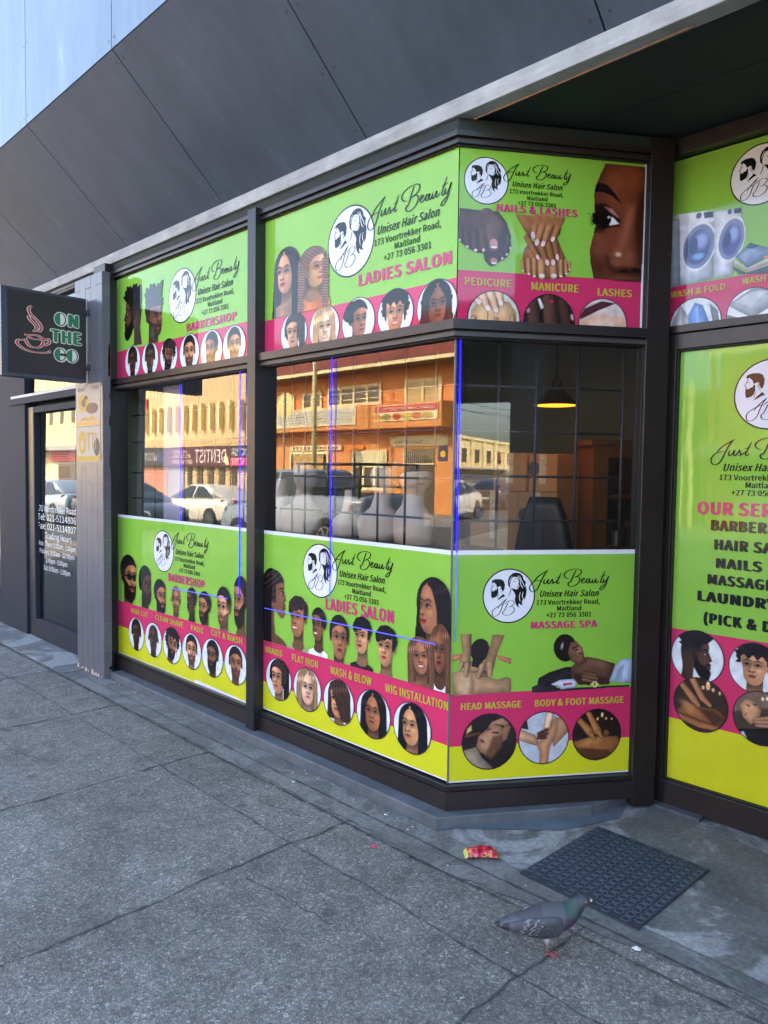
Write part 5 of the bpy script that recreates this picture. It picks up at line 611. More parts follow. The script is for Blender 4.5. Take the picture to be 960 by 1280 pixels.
# ---------------------------------------------------------------- posters
def clip_below(o, v):
    me = o.data; bm = bmesh.new(); bm.from_mesh(me); bmesh.ops.bisect_plane(bm, geom=bm.verts[:]+bm.edges[:]+bm.faces[:], plane_co=(0, 0, v), plane_no=(0, 0, -1), clear_outer=True); bm.to_mesh(me); bm.free()
_seed = [0]
def badge(parent, cu, cv, r, vclip=None):
    k = r/395; F = lambda d: (lambda x, z_: (cu+(x-440)*k, -d, cv-(z_-485)*k))
    m = MB(); n = 56
    ring = lambda rr, d: [(cu+rr*math.cos(2*math.pi*i/n), -d, cv+rr*math.sin(2*math.pi*i/n)) for i in range(n)]
    m.face(ring(r, .0010), INKB); m.face(ring(r*.955, .0014), BADGE)
    m.face([F(.0018)(*p_) for p_ in MAN_HAIR], INKB); m.face([F(.0018)(*p_) for p_ in MAN_BEARD], INKB); m.face([F(.0018)(*p_) for p_ in MAN_COLLAR], INKB); m.face([F(.0018)(*p_) for p_ in WOM_HAIR], INKB)
    m.face([F(.0022)(*p_) for p_ in [(300, 350), (322, 360), (316, 398), (300, 405)]], BADGE)
    for s_ in WOM_LINES: add_ribbon(m, s_, 5.5, INKB, F(.0020))
    for s_ in MAN_LINES: add_ribbon(m, s_, 4, INKB, F(.0024))
    for s_ in WOM_SHINE: add_ribbon(m, s_, 5, BADGE, F(.0022))
    for s_ in JB: add_ribbon(m, s_, 6.5, INKB, F(.0020))
    o = m.build('logo_badge', parent)
    if vclip is not None: clip_below(o, vclip)
    return o
def poster(spec):
    u0, u1, v0, v1 = spec['rect']; w, h = u1-u0, v1-v0
    loc, rz = {'m': ((u0, 2.5195, v0), 0), 'b': ((*bay(u0, .0005, 0)[:2], v0), BR_), 'd': ((u0, 3.399, v0), 0)}[spec['pl']]
    root = MB(); d0 = 0
    root.face([(0, 0, 0), (w, 0, 0), (w, 0, h), (0, 0, h)], LIME)
    for nm, a, b in spec['bands']: root.face([(0, -.0005, a-v0), (w, -.0005, a-v0), (w, -.0005, b-v0), (0, -.0005, b-v0)], CM[nm])
    if h < 1.5 and v0 < 1: root.face([(0, -.0006, h-.020), (w, -.0006, h-.020), (w, -.0006, h), (0, -.0006, h)], WHT); root.face([(0, -.0007, 0), (w, -.0007, 0), (w, -.0007, .006), (0, -.0007, .006)], WHT)
    for it in spec['items']:
        if it[0] == 'strip': root.face([(it[1]-u0, -.0008, 0), (it[2]-u0, -.0008, 0), (it[2]-u0, -.0008, it[3]-v0), (it[1]-u0, -.0008, it[4]-v0)], WHT)
        if it[0] == 'edge': root.face([(w-.010, -.0008, 0), (w, -.0008, 0), (w, -.0008, h), (w-.010, -.0008, h)], WHT)
    ro = root.build('window_poster' if spec['pl'] != 'd' else 'door_poster'); ro.location = loc; ro.rotation_euler = (0, 0, rz); tag(ro, spec['label'], 'poster', 'printed posters on the salon windows')
    flat = lambda d: (lambda x, z_: (x, -d, z_)); order = .0012
    def base_for(v):
        for nm, a, b in spec['bands']:
            if a <= v < b: return COLN[nm]
        return (140, 194, 70)
    for it in spec['items']:
        k = it[0]; _seed[0] += 1; order += .00025
        if k == 'logo': badge(ro, it[1]-u0, it[2]-v0, it[3])
        elif k == 'block':
            a, b, s_ = it[1]-u0, it[2]-v0, it[3]; m = MB(); q = lambda x, y: (a+(x-100)*s_, -.0026, b-(y-435)*s_)
            for st_ in JUST: add_ribbon(m, st_, 6.6, INKB, q)
            for t, x0_, x1_, bl, cp, bo, sh in (('Unisex Hair Salon', 132, 766, 350, 62, .012, .30), ('173 Voortrekker Road,', 100, 778, 435, 47, .010, 0), ('Maitland', 320, 578, 502, 46, .010, 0), ('+27 73 056 3301', 205, 690, 572, 46, .010, 0)):
                add_text(m, t, a+(x0_-100)*s_, a+(x1_-100)*s_, b-(bl-435)*s_*.94, cp*s_, INKB, flat(.0026), bo, sh)
            m.build('lettering', ro)
        elif k == 'text':
            t, c, x0_, x1_, bl, cp = it[1:]; m = MB(); add_text(m, t, x0_-u0, x1_-u0, bl-v0, cp, CM[c], flat(.0027), .036 if c == 'ink' else (.028 if c == 'mag' else .020)); o = m.build('headline' if c == 'mag' else 'service_name', ro)
        elif k in ('chead', 'cpic'):
            cu, cv_, r = it[1:4]
            if k == 'chead':
                s_ = r/1.22; cv = Canvas(-1.24, 1.24, -1.24, 1.24, int(min(96, max(44, r*2*420))), base_for(cv_)); X, Y = cv.X.copy(), cv.Y.copy()
                cv.over(np.ones(X.shape), (226, 230, 236)); cv.Y = Y*1.08-.12; cv.X = X*1.08
                paint_head(cv, it[4], _seed[0]); cv.X, cv.Y = X, Y; rr = np.hypot(X, Y); pxu = cv.px; rad = 1.22
            else:
                cv = Canvas((cu-r*1.02-u0)*1000, (cu+r*1.02-u0)*1000, (cv_-r*1.02-v0)*1000, (cv_+r*1.02-v0)*1000, int(min(110, r*2*460)), base_for(cv_))
                cv.over(np.ones(cv.X.shape), it[4]); paint_layers(cv, it[5]); rr = np.hypot(cv.X-(cu-u0)*1000, cv.Y-(cv_-v0)*1000); rad = r*1000; s_ = .001; pxu = cv.px
            ringm = np.clip((rr-rad*.955)/pxu+.5, 0, 1); cv.c = cv.c*(1-ringm[..., None])+np.array((36, 26, 38))*ringm[..., None]
            out = np.clip((rr-rad)/pxu+.5, 0, 1); bg = np.array(base_for(cv_)); cv.c = cv.c*(1-out[..., None])+bg*out[..., None]; cv.a = (rr < rad+.2*pxu).astype(float)
            canvas_object('portrait' if k == 'chead' else 'service_photo', cv, (s_, s_), (cu-u0) if k == 'chead' else 0, (cv_-v0) if k == 'chead' else 0, order, ro, vmin=0.001)
        elif k == 'head':
            a, b, c, d, sp = it[1:]; lowb = c-v0
            prof = abs(sp['yw']) > 2; ext = (-.98, .98, -1.58, 1.5 if sp['hs'] in ('twist', 'hightop', 'afro') else 1.12)
            if sp.get('gl') or sp['bd'] == 1: ext = (-.84, .84, -1.42, ext[3])
            if sp['hs'] == 'cornprofile': ext = (-1.15, .80, -2.3, 1.12)
            if prof and sp['hs'] == 'hightop': ext = (-1.1, .82, -1.5, 1.45)
            if sp['hs'] in ('longcurtain', 'braids', 'wavy'): ext = (-1.05, 1.05, -2.15, 1.16)
            if sp['hs'] == 'long': ext = (-1.06, 1.06, -1.9, 1.16)
            if 'y0' in sp: ext = (ext[0]-.04, ext[1]+.04, sp['y0'], ext[3])
            n = int(min(150, max(64, (d-c)*480))); cv = Canvas(*ext, n, base_for((c+d)/2)); paint_head(cv, sp, _seed[0])
            sx, sy = (b-a)/(ext[1]-ext[0]), (d-c)/(ext[3]-ext[2])
            lim = None
            for nm, q0, q1 in spec['bands']:
                if nm == 'pink': lim = q1-v0
            canvas_object('portrait', cv, (sx, sy), a-u0-ext[0]*sx, c-v0-ext[2]*sy, order, ro, vmin=lim)
        elif k == 'pic':
            a, b, c, d, ly = it[1:]; cv = Canvas((a-u0)*1000, (b-u0)*1000, (c-v0)*1000, (d-v0)*1000, int(min(170, max(90, max(b-a, d-c)*460))), base_for((c+d)/2)); paint_layers(cv, ly)
            canvas_object('service_photo', cv, (.001, .001), 0, 0, order, ro, vmin=.001)
    return ro
for spec in DATA: poster(spec)

# ---------------------------------------------------------------- tiled pillars
def tile_mat():
    m = bpy.data.materials.new('glazed_tile'); m.use_nodes = True; n = m.node_tree.nodes; l = m.node_tree.links; b = n['Principled BSDF']
    nz = n.new('ShaderNodeTexNoise'); nz.inputs['Scale'].default_value = 3; tc = n.new('ShaderNodeTexCoord'); l.new(tc.outputs['Object'], nz.inputs[0])
    r = n.new('ShaderNodeValToRGB'); r.color_ramp.elements[0].color = (.092, .092, .108, 1); r.color_ramp.elements[1].color = (.15, .15, .172, 1); l.new(nz.outputs[0], r.inputs[0]); l.new(r.outputs[0], b.inputs['Base Color'])
    b.inputs['Roughness'].default_value = .28; return m
TILE = tile_mat(); GROUT = pm('tile_grout', (120, 124, 134), .8, .3, 30); CHIP = pm('chipped_plaster', (206, 188, 168), .9, .25, 40)
def pillar(x0, x1, y0, y1, label):
    root = tag(empty('tiled_pillar', ((x0+x1)/2, (y0+y1)/2, 0)), label, 'pillar', 'tiled pillars of the shop front')
    ox, oy = (x0+x1)/2, (y0+y1)/2
    m = MB(); m.box((x0-ox+.003, y0-oy+.003, 0), (x1-ox-.003, y1-oy, 2.962), GROUT); m.build('pillar_core', root)
    m = MB(); nc = max(2, round((x1-x0)/.098)); tw = (x1-x0)/nc; th = .205
    for c in range(nc):
        z = .012 - (th/2 if c % 2 else 0)
        while z < 2.95:
            a, b = max(z, .008), min(z+th-.004, 2.965); j = random.uniform(0, .0012)
            if b-a > .02 and not (z < .05 and random.random() < .35): m.box((x0-ox+c*tw+.0015, y0-oy-j, a), (x0-ox+(c+1)*tw-.0015, y0-oy+.006, b), TILE, 'k')
            z += th
    for z in np.arange(.01, 2.95, th): m.box((x1-ox-.004, y0-oy+.002, float(z)), (x1-ox+.001, y1-oy-.002, float(min(z+th-.004, 2.965))), TILE)
    m.build('tile_facing', root)
    m = MB()
    for k in range(16):
        xx = random.uniform(x0, x1)-ox; s_ = random.uniform(.008, .022); m.face([(xx-s_, y0-oy-.0022, .001), (xx+s_, y0-oy-.0022, .001), (xx+s_*.5, y0-oy-.0022, s_*random.uniform(1, 3.2)), (xx-s_*.6, y0-oy-.0022, s_*random.uniform(1, 2))], CHIP)
    m.build('chipped_edge', root); return root
PIL = pillar(-5.815, -5.338, 2.37, 2.429, 'grey glazed tile pillar between the cafe door and the left salon window')
pillar(-.44, .02, 2.34, 2.56, 'grey glazed tile pillar on the far right of the recessed salon entrance')
for zz, hh, w in ((2.22, .24, .016), (2.06, .05, .010), (1.86, .10, .010), (1.55, .16, .009), (.07, .03, .02)):
    m = MB(); m.face([(-5.337, 2.428-w, zz), (-5.337, 2.428, zz), (-5.337, 2.428, zz+hh), (-5.337, 2.428-w*.7, zz+hh*.95), (-5.337, 2.428-w*1.1, zz+hh*.5)], ORNG)
    o = m.build('peeled_paint_patch'); o.parent = PIL; o.matrix_parent_inverse = Matrix.Translation(-PIL.location)
# two flyers on the pillar
FCR = pm('flyer_cream', (186, 172, 156), .6); FYE = pm('flyer_yellow', (184, 148, 40), .5); FBR = pm('flyer_brown', (104, 66, 48), .5); FDK = pm('flyer_dark', (52, 46, 56), .5); FOR = pm('flyer_amber', (214, 150, 40), .5)
def flyer(x0, x1, z0, z1, label, kind):
    root = MB(); w, h = x1-x0, z1-z0; root.box((0, 0, 0), (w, .0012, h), FCR); o = root.build('flyer', None, (x0, 2.3672, z0)); tag(o, label, 'flyer')
    m = MB(); E_ = lambda cx, cz, rx, rz, mt, d: m.face([(cx+rx*math.cos(q), -d, cz+rz*math.sin(q)) for q in [i*math.pi/10 for i in range(20)]], mt)
    if kind == 0:
        E_(w*.30, h*.56, w*.24, h*.22, FYE, .0006); E_(w*.30, h*.56, w*.10, h*.10, FBR, .0010); E_(w*.66, h*.42, w*.26, h*.13, FBR, .0014); E_(w*.40, h*.68, w*.08, h*.05, FDK, .0018)
        for k in range(7): E_(w*(.22+.09*k), h*(.16+.02*(k % 3)), w*.055, h*.035, FYE if k % 2 else FOR, .0016)
        m.face([(w*.04, -.0008, h*.02), (w*.96, -.0008, h*.02), (w*.96, -.0008, h*.10), (w*.04, -.0008, h*.10)], FOR)
        m.build('picture', o)
        m = MB(); add_text(m, 'Bar', w*.06, w*.38, h*.85, h*.09, FDK, lambda x, z_: (x, -.002, z_)); add_text(m, 'TBB', w*.62, w*.95, h*.85, h*.09, FDK, lambda x, z_: (x, -.002, z_)); m.build('lettering', o)
    else:
        E_(w*.24, h*.56, w*.17, h*.34, FYE, .0006); E_(w*.24, h*.50, w*.07, h*.14, FCR, .0010); E_(w*.86, h*.42, w*.12, h*.25, FDK, .0006)
        m.face([(w*.02, -.0008, h*.03), (w*.98, -.0008, h*.03), (w*.98, -.0008, h*.17), (w*.02, -.0008, h*.17)], FYE); m.build('picture', o)
        m = MB(); add_text(m, 'TTI', w*.44, w*.84, h*.34, h*.5, FYE, lambda x, z_: (x, -.002, z_)); m.build('lettering', o)
flyer(-5.785, -5.375, 1.868, 2.178, 'upper cream flyer on the tiled pillar, yellow ring picture', 0)
flyer(-5.790, -5.378, 1.600, 1.862, 'lower flyer on the tiled pillar with big yellow characters', 1)
# ---------------------------------------------------------------- cafe next door
CAFE = tag(empty('cafe_front', (-7, 2.53, 0)), 'dark framed glass cafe front left of the tiled pillar', 'shop front')
def cp(mb, name, bevel=0):
    o = mb.build(name, None, None, bevel); o.parent = CAFE; o.matrix_parent_inverse = Matrix.Translation((7, -2.53, 0)); return o
CFR = pm('cafe_frame_paint', (44, 49, 60), .65, .15, 4, spec=.2)
m = MB(); m.box((-7.97, 2.49, .01), (-7.26, 2.60, 3.04), CFR); m.box((-7.255, 2.51, .012), (-7.10, 2.57, 2.10), DARKFR); cp(m, 'door_jamb', .003)
m = MB(); m.box((-7.60, 2.47, 2.135), (-5.70, 2.60, 2.215), CFR); m.face([(-7.55, 2.466, 2.19), (-5.70, 2.466, 2.19), (-5.70, 2.466, 2.213), (-7.55, 2.466, 2.213)], pm('pale_transom_edge', (190, 192, 190), .5)); cp(m, 'transom_bar')
m = MB(); m.box((-7.0995, 2.505, .012), (-5.70, 2.565, .185), CFR); m.box((-7.0995, 2.505, 2.045), (-5.70, 2.565, 2.10), CFR); m.box((-7.0995, 2.505, .186), (-7.075, 2.565, 2.044), CFR); d = cp(m, 'cafe_door', .002)
CGL = glass('cafe_glass', (.62, .66, .66), .11)
g = MB().face([(-7.075, 2.54, .186), (-5.70, 2.54, .186), (-5.70, 2.56, 2.044), (-7.075, 2.56, 2.044)], CGL).build('door_glass'); g.parent = d
cp(MB().face([(-7.255, 2.535, 2.22), (-5.70, 2.535, 2.22), (-5.70, 2.543, 3.0), (-7.255, 2.543, 3.0)], CGL), 'transom_glass')
m = MB(); m.box((-15, 2.50, .012), (-7.975, 2.60, .30), CFR); m.box((-15, 2.50, 2.9), (-7.975, 2.60, 3.04), CFR); cp(m, 'window_frame'); cp(MB().face([(-15, 2.54, .30), (-7.975, 2.54, .30), (-7.975, 2.57, 2.9), (-15, 2.57, 2.9)], CGL), 'window_glass')
m = MB(); m.box((-15.1, 2.61, .02), (-5.75, 6.5, .03), FLOORI); m.box((-15.1, 6.5, 0), (-5.75, 6.6, 3.05), pm('cafe_wall', (70, 84, 84), .8)); cp(m, 'cafe_interior')
m = MB(); m.box((-7.1, 2.503, 3.006), (-5.82, 2.56, 3.05), DARKFR); m.box((-7.1, 2.495, 3.02), (-5.82, 2.502, 3.03), BEADFR); cp(m, 'head_trim')
# lettering on the cafe door
m = MB(); LW = pm('door_letter_white', (236, 240, 242), .5); fl = lambda y: (lambda x, z_: (x, y, z_))
for t, a, b, z_, cph in (('171 Voortrekker Road', -7.10, -6.24, 1.165, .052), ('Tel: 021-5114806', -7.09, -6.24, 1.085, .056), ('Fax: 021-5114807', -7.085, -6.245, 1.005, .056), ('Trading Hours', -6.92, -6.33, .925, .054), ('Mon- Thurs: 8:00am - 5:00pm', -7.08, -6.25, .855, .042), ('Fridays: 8:00am - 12:30pm', -7.05, -6.28, .785, .042), ('1:45pm - 5:00pm', -6.90, -6.43, .712, .042), ('Sat: 8:00am - 1:00pm', -6.96, -6.37, .640, .042)):
    add_text(m, t, a, b, z_, cph, LW, fl(2.536))
tag(m.build('door_lettering'), 'white address and trading hours lettering on the cafe door glass', 'lettering')
m = MB(); m.face([(-6.98, 2.60, 1.44), (-6.40, 2.60, 1.46), (-6.40, 2.60, 1.74), (-6.98, 2.60, 1.75)], FCR)
for k in range(5): m.face([(-6.9, 2.598, 1.69-.02*k), (-6.5-.03*(k % 3), 2.598, 1.69-.02*k), (-6.5-.03*(k % 3), 2.598, 1.70-.02*k), (-6.9, 2.598, 1.70-.02*k)], FDK)
m.face([(-6.8, 2.598, 1.47), (-6.5, 2.598, 1.47), (-6.52, 2.598, 1.57), (-6.78, 2.598, 1.57)], FBR); tag(m.build('menu_sheet'), 'pale printed menu sheet taped inside the cafe door glass', 'notice')
# ON THE GO sign hung square to the front
SX = -5.55; SGN = tag(empty('hanging_sign', (SX-.05, 2.05, 2.18)), 'dark square hanging sign reading ON THE GO with a red coffee cup', 'sign')
def sgp(mb, name):
    o = mb.build(name); o.parent = SGN; o.matrix_parent_inverse = Matrix.Translation((-SX+.05, -2.05, -2.18)); return o
SDK = pm('sign_face_brown', (44, 38, 42), .35, .08, 3); SED = pm('sign_edge', (60, 66, 78), .4, .1, 4); SGR = pm('sign_green', (44, 122, 78), .5); SWH = pm('sign_cream', (222, 222, 208), .5); SRD = pm('sign_red', (186, 48, 58), .5)
m = MB(); m.box((SX-.11, 1.76, 2.185), (SX-.008, 2.346, 2.795), SED); m.box((SX-.0078, 1.80, 2.215), (SX, 2.335, 2.775), SDK); sgp(m, 'sign_box')
sf = lambda d: (lambda y, z_: (SX+d, y, z_))
def outline_text(mb, t, a, b, z_, cph):
    add_text(mb, t, a, b, z_, cph, SWH, sf(.002))
    for dy, dz in ((.006, 0), (-.006, 0), (0, .006), (0, -.006), (.004, .004), (-.004, -.004), (.004, -.004), (-.004, .004)): add_text(mb, t, a+dy, b+dy, z_+dz, cph, SWH, sf(.002+.0001*(1+abs(dy*300)+dz*100)), .03)
    add_text(mb, t, a, b, z_, cph, SGR, sf(.0045), .03)
m = MB(); outline_text(m, 'ON', 2.115, 2.285, 2.575, .085); outline_text(m, 'THE', 2.085, 2.305, 2.452, .085); outline_text(m, 'GO', 2.115, 2.275, 2.322, .085)
def disc(mb, cy0, cz0, ry, rz, mt, d, half=0):
    a0, a1 = (0, 2*math.pi) if not half else ((math.pi/2, 1.5*math.pi) if half < 0 else (-math.pi/2, math.pi/2))
    mb.face([(SX+d, cy0+ry*math.cos(a0+(a1-a0)*i/20), cz0+rz*math.sin(a0+(a1-a0)*i/20)) for i in range(20 if not half else 21)], mt)
for cy0, cz0 in ((2.153, 2.617), (2.150, 2.365), (2.236, 2.365)):
    disc(m, cy0, cz0, .047, .052, SWH, .006); disc(m, cy0, cz0, .041, .046, SDK, .0064); disc(m, cy0, cz0, .039, .044, SGR, .0068, -1); disc(m, cy0, cz0, .033, .040, SWH, .0068, 1)
m.face([(SX+.0072, 2.150, 2.358), (SX+.0072, 2.192, 2.358), (SX+.0072, 2.192, 2.376), (SX+.0072, 2.150, 2.376)], SDK)
sgp(m, 'lettering')
m = MB(); cupk = lambda x, y: (1.854+(x-85)/365*.235, 2.684-(y-265)/490*.330)
def rib(pts, w, mt, d): add_ribbon(m, [cupk(*p_) for p_ in pts], w, mt, sf(d), .8)
for mt, w, d in ((SWH, .0125, .002), (SRD, .0075, .003)):
    rib([(250, 270), (215, 300), (230, 350), (300, 410), (345, 470), (330, 515), (300, 520)], w, mt, d); rib([(210, 370), (225, 410), (280, 460), (295, 505), (255, 530)], w, mt, d)
    rib([(165, 570), (200, 575), (300, 565), (380, 600), (420, 590), (430, 625), (390, 655), (350, 660)], w, mt, d); rib([(175, 610), (200, 660), (240, 690), (310, 690), (350, 660), (370, 610)], w, mt, d)
    rib([(180, 630), (110, 635), (90, 665), (140, 710), (240, 740), (340, 740), (410, 730), (445, 710)], w, mt, d); rib([(190, 580), (250, 605), (330, 605), (375, 600)], w, mt, d)
sgp(m, 'coffee_cup'); m = MB()
for zz in (2.70, 2.30): m.box((SX-.075, 2.347, zz-.02), (SX-.035, 2.3725, zz+.02), SED); m.box((SX-.012, 2.335, zz-.015), (SX+.012, 2.372, zz+.015), SED)
m.tube([(SX+.006, 2.352, 2.2), (SX+.006, 2.352, 2.79)], .004, GREYFR); sgp(m, 'bracket')
# projecting sign of the salon, only seen mirrored in the angled window
PS = tag(empty('projecting_sign', (.62, 1.9, 2.13)), 'dark projecting board with round badge and JUST BEAUTY, seen mirrored in the angled window', 'sign')
m = MB(); m.box((.62, 1.2, 2.13), (.72, 2.34, 2.95), SED); m.box((.60, 1.25, 2.15), (.6195, 2.33, 2.93), pm('board_slate', (74, 72, 66), .6)); o = m.build('sign_box'); o.parent = PS; o.matrix_parent_inverse = Matrix.Translation((-.62, -1.9, -2.13))
m = MB(); pf = lambda d: (lambda y, z_: (.60-d, y, z_)); add_text(m, 'JUST BEAUTY', 2.24, 1.30, 2.20, .09, pm('board_letter', (150, 140, 110), .6), pf(.003))
disc_ = [(.597, 1.95+.21*math.cos(q), 2.60+.21*math.sin(q)) for q in [i*math.pi/16 for i in range(32)]]; m.face(disc_, pm('board_green', (44, 60, 46), .5)); o = m.build('lettering'); o.parent = PS; o.matrix_parent_inverse = Matrix.Translation((-.62, -1.9, -2.13))
# ---------------------------------------------------------------- things in the windows
BAR = pm('burglar_bar_paint', (46, 44, 48), .5, .1, 6)
def grille(verts, hz, fn, span, zspan, label):
    root = MB(); o = tag(empty('burglar_bars', fn(span[0], zspan[0])), label, 'burglar bars', 'burglar bars behind the windows'); inv = Matrix.Translation(-Vector(fn(span[0], zspan[0])))
    for x in verts:
        m = MB(); m.tube([fn(x, zspan[0]), fn(x, zspan[1])], .0065, BAR, 6); b = m.build('upright_bar'); b.parent = o; b.matrix_parent_inverse = inv
    for z_ in hz:
        m = MB(); m.tube([fn(span[0], z_, .012), fn(span[1], z_, .012)], .0065, BAR, 6); b = m.build('cross_bar'); b.parent = o; b.matrix_parent_inverse = inv
HZ = (1.335, 1.525, 1.755, 1.955)
grille([-5.27, -5.08, -4.87, -4.66, -4.47, -4.275, -4.08, -3.88], HZ, lambda x, z_, d=0: (x, 2.64+d, z_), (-5.45, -3.62), (1.1, 2.2), 'dark burglar bars behind the left window glass')
grille([-3.45, -3.334, -3.132, -2.932, -2.745, -2.554, -2.361], HZ, lambda x, z_, d=0: (x, 2.64+d, z_), (-3.58, -2.2), (1.1, 2.2), 'dark burglar bars behind the wide middle window glass')
grille([.06, .24, .42, .62, .85], (1.335, 1.54, 1.745, 1.95), lambda u, z_, d=0: bay(u, -.12-d, z_), (.04, .86), (1.1, 2.2), 'dark burglar bars behind the angled bay window glass')
def led_mat(name, rgb, st): return pm(name, rgb, .4, emit=st)
LEDM = led_mat('blue_led', (26, 18, 255), .55); LEDD = led_mat('blue_led_dim', (84, 90, 255), .16); LEDF = led_mat('blue_led_faint', (90, 110, 235), .10)
def led(segs, label):
    m = MB()
    for a, b, mt, w in segs:
        a, b = Vector(a), Vector(b); v = (b-a).normalized(); m.tube([a, b], w, mt, 6)
    tag(m.build('led_strip'), label, 'led strip', 'blue led strips around the windows')
led([((-3.793, 2.513, .80), (-3.793, 2.513, 2.135), LEDM, .0034)], 'blue glowing led strip down the right side of the left window')
led([((-4.62, 2.513, .752), (-3.92, 2.513, .772), LEDD, .0026)], 'thin blue led strip across the row of men in the left window')
led([((-2.962, 2.5125, 1.0), (-2.962, 2.5125, 2.13), LEDM, .0028), ((-2.962, 2.5125, .878), (-2.962, 2.5125, .999), LEDF, .0026)], 'upright blue led strip at the middle of the wide window')
led([((-3.536, 2.5125, .766), (-2.225, 2.5125, .784), LEDD, .0024)], 'long thin blue led strip across the row of women')
led([(bay(.018, .012, 1.205), bay(.018, .012, 2.128), LEDM, .0030), (bay(.018, .012, .81), bay(.018, .012, 1.20), LEDF, .0028)], 'blue led strip standing at the bay window corner')
led([((-4.64, 2.60, 1.2), (-4.64, 2.60, 2.12), LEDM, .005)], 'blue led strip at the added glow panel in the left window')
m = MB(); m.box((-4.90, 2.612, 1.19), (-4.645, 2.62, 2.13), pm('glow_panel_tint', (150, 146, 166), .5)); tag(m.build('added_glow_panel'), 'narrow pale upright panel added behind the left window to catch the blue led glow', 'glow panel')  # panel added to show the led glow, with a violet tint in its colour
SKIN = pm('mannequin_cream', (196, 174, 156), .45, .06, 6, .02, 20); WIGD = pm('wig_dark', (38, 30, 30), .6, .3, 30, .5, 90)
def bust(x, y, h, rz, label, head=True, wig=False, neck=.062):
    root = tag(empty('mannequin_bust', (x, y, 1.186), rz), label, 'mannequin', 'mannequin busts on the window shelf')
    def ring(z_, rx, ry, ox=0): return [(ox+rx*math.cos(q), ry*math.sin(q), z_) for q in [2*math.pi*i/24 for i in range(24)]]
    s_ = h/.40; R_ = [ring(0, .115, .075), ring(.03, .120, .078), ring(.09, .128, .082), ring(.125, .118, .078), ring(.150, .088, .066), ring(.175, .058, .052, .002), ring(.21, neck-.012, .046, .006)]
    if head: R_ += [ring(.245, .047, .050, .012), ring(.262, .056, .064, .022), ring(.29, .066, .078, .020), ring(.32, .070, .086, .014), ring(.35, .068, .084, .008), ring(.38, .055, .068, .004), ring(.398, .028, .036, .0)]
    else: R_ += [ring(.27, .040, .042, .010), ring(.33, .036, .040, .012), ring(.352, .030, .034, .012)]
    m = MB(); m.sweep([[(p_[0]*s_, p_[1]*s_, p_[2]*s_) for p_ in r] for r in R_], SKIN)
    if head:
        m.sweep([[(s_*(.080+a), s_*(.012*math.cos(q)*k), s_*(.305+dz+.010*math.sin(q)*k)) for q in [2*math.pi*i/8 for i in range(8)]] for a, dz, k in ((-.012, .02, .6), (.004, .004, 1.0), (.012, -.006, .8), (-.004, -.014, .8))], SKIN)
    b = m.build('bust', root)
    if head:
        m = MB(); LIP = pm('mannequin_lip', (176, 92, 92), .4); m.sweep([[(s_*(.078+.004*k), s_*(.018*math.cos(q)), s_*(.278+.007*math.sin(q))) for q in [2*math.pi*i/8 for i in range(8)]] for k in (0, 1)], LIP); m.build('mouth', root)
    if wig:
        m = MB(); m.sweep([[(s_*(ox+rx*math.cos(q)), s_*ry*math.sin(q), s_*z_) for q in [2*math.pi*i/24 for i in range(24)]] for z_, rx, ry, ox in ((.285, .062, .088, -.028), (.31, .080, .098, -.014), (.335, .088, .102, -.004), (.37, .084, .098, 0), (.405, .062, .074, 0), (.425, .02, .03, 0))], WIGD); m.build('wig', root)
    return root
bust(-3.86, 2.86, .36, 0, 'cream mannequin bust half hidden behind the mullion', False)
bust(-3.62, 2.85, .42, .6, 'tall cream mannequin bust second from the mullion, pale neck', True)
bust(-3.22, 2.86, .30, 1.2, 'low cream bust in the middle of the window shelf', False)
bust(-2.94, 2.85, .40, .9, 'cream mannequin head with a dark strap and clear bag beside it', True)
bust(-2.69, 2.84, .45, -.35, 'cream mannequin head wearing a dark fringe wig, nearest the bay corner', True, True)
# counter objects seen through the angled window
CARD = pm('cardboard', (186, 146, 104), .85, .1, 6, .1, 20); TAPE = pm('parcel_tape', (206, 196, 176), .25, .3, 40); WOOD = pm('cabinet_wood', (112, 68, 34), .45, .2, 3, .04, 12); WOODD = pm('cabinet_inside', (60, 40, 26), .6); CHAIR = pm('chair_leatherette', (40, 42, 44), .4, .1, 8, .06, 20)
def carton(c, s, rz, label):
    o = MB().box((-s[0]/2, -s[1]/2, 0), (s[0]/2, s[1]/2, s[2]), CARD).build('cardboard_box', None, c, .004); o.rotation_euler = (0, 0, rz); tag(o, label, 'box', 'cartons stacked behind the angled window')
    m = MB(); m.box((-.03, -s[1]/2-.002, s[2]*.2), (.03, -s[1]/2-.0005, s[2]+.001), TAPE); m.box((-s[0]/2, -.03, s[2]+.0005), (s[0]/2, .03, s[2]+.002), TAPE); m.build('tape', o)
    m = MB(); m.face([(-s[0]*.32+.05*math.cos(q), -s[1]/2-.002, s[2]*.62+.05*math.sin(q)) for q in [i*math.pi/8 for i in range(16)]], pm('carton_print', (90, 84, 92), .8)); m.build('printed_mark', o); return o
carton((-3.42, 4.66, .99), (.40, .42, .44), .10, 'large lower carton at the left end of the stack')
carton((-3.02, 4.66, .99), (.34, .40, .44), -.05, 'lower carton under the taped one beside the cabinet')
carton((-3.26, 4.58, 1.432), (.27, .30, .27), .10, 'upper carton with a round dark printed mark')
carton((-2.97, 4.60, 1.432), (.24, .30, .26), -.06, 'upper carton with shiny wrapping next to the cabinet')
m = MB(); m.box((-3.9, 4.4, .05), (-2.5, 4.95, .96), pm('counter_panel', (84, 76, 70), .6)); m.box((-3.95, 4.36, .961), (-2.45, 4.98, .988), WOODD); tag(m.build('counter'), 'dark counter under the stacked cartons', 'counter')
CBT = tag(empty('display_cabinet', (-2.60, 4.80, .05), .85), 'brown wooden cabinet with a glazed door behind the angled window', 'cabinet')
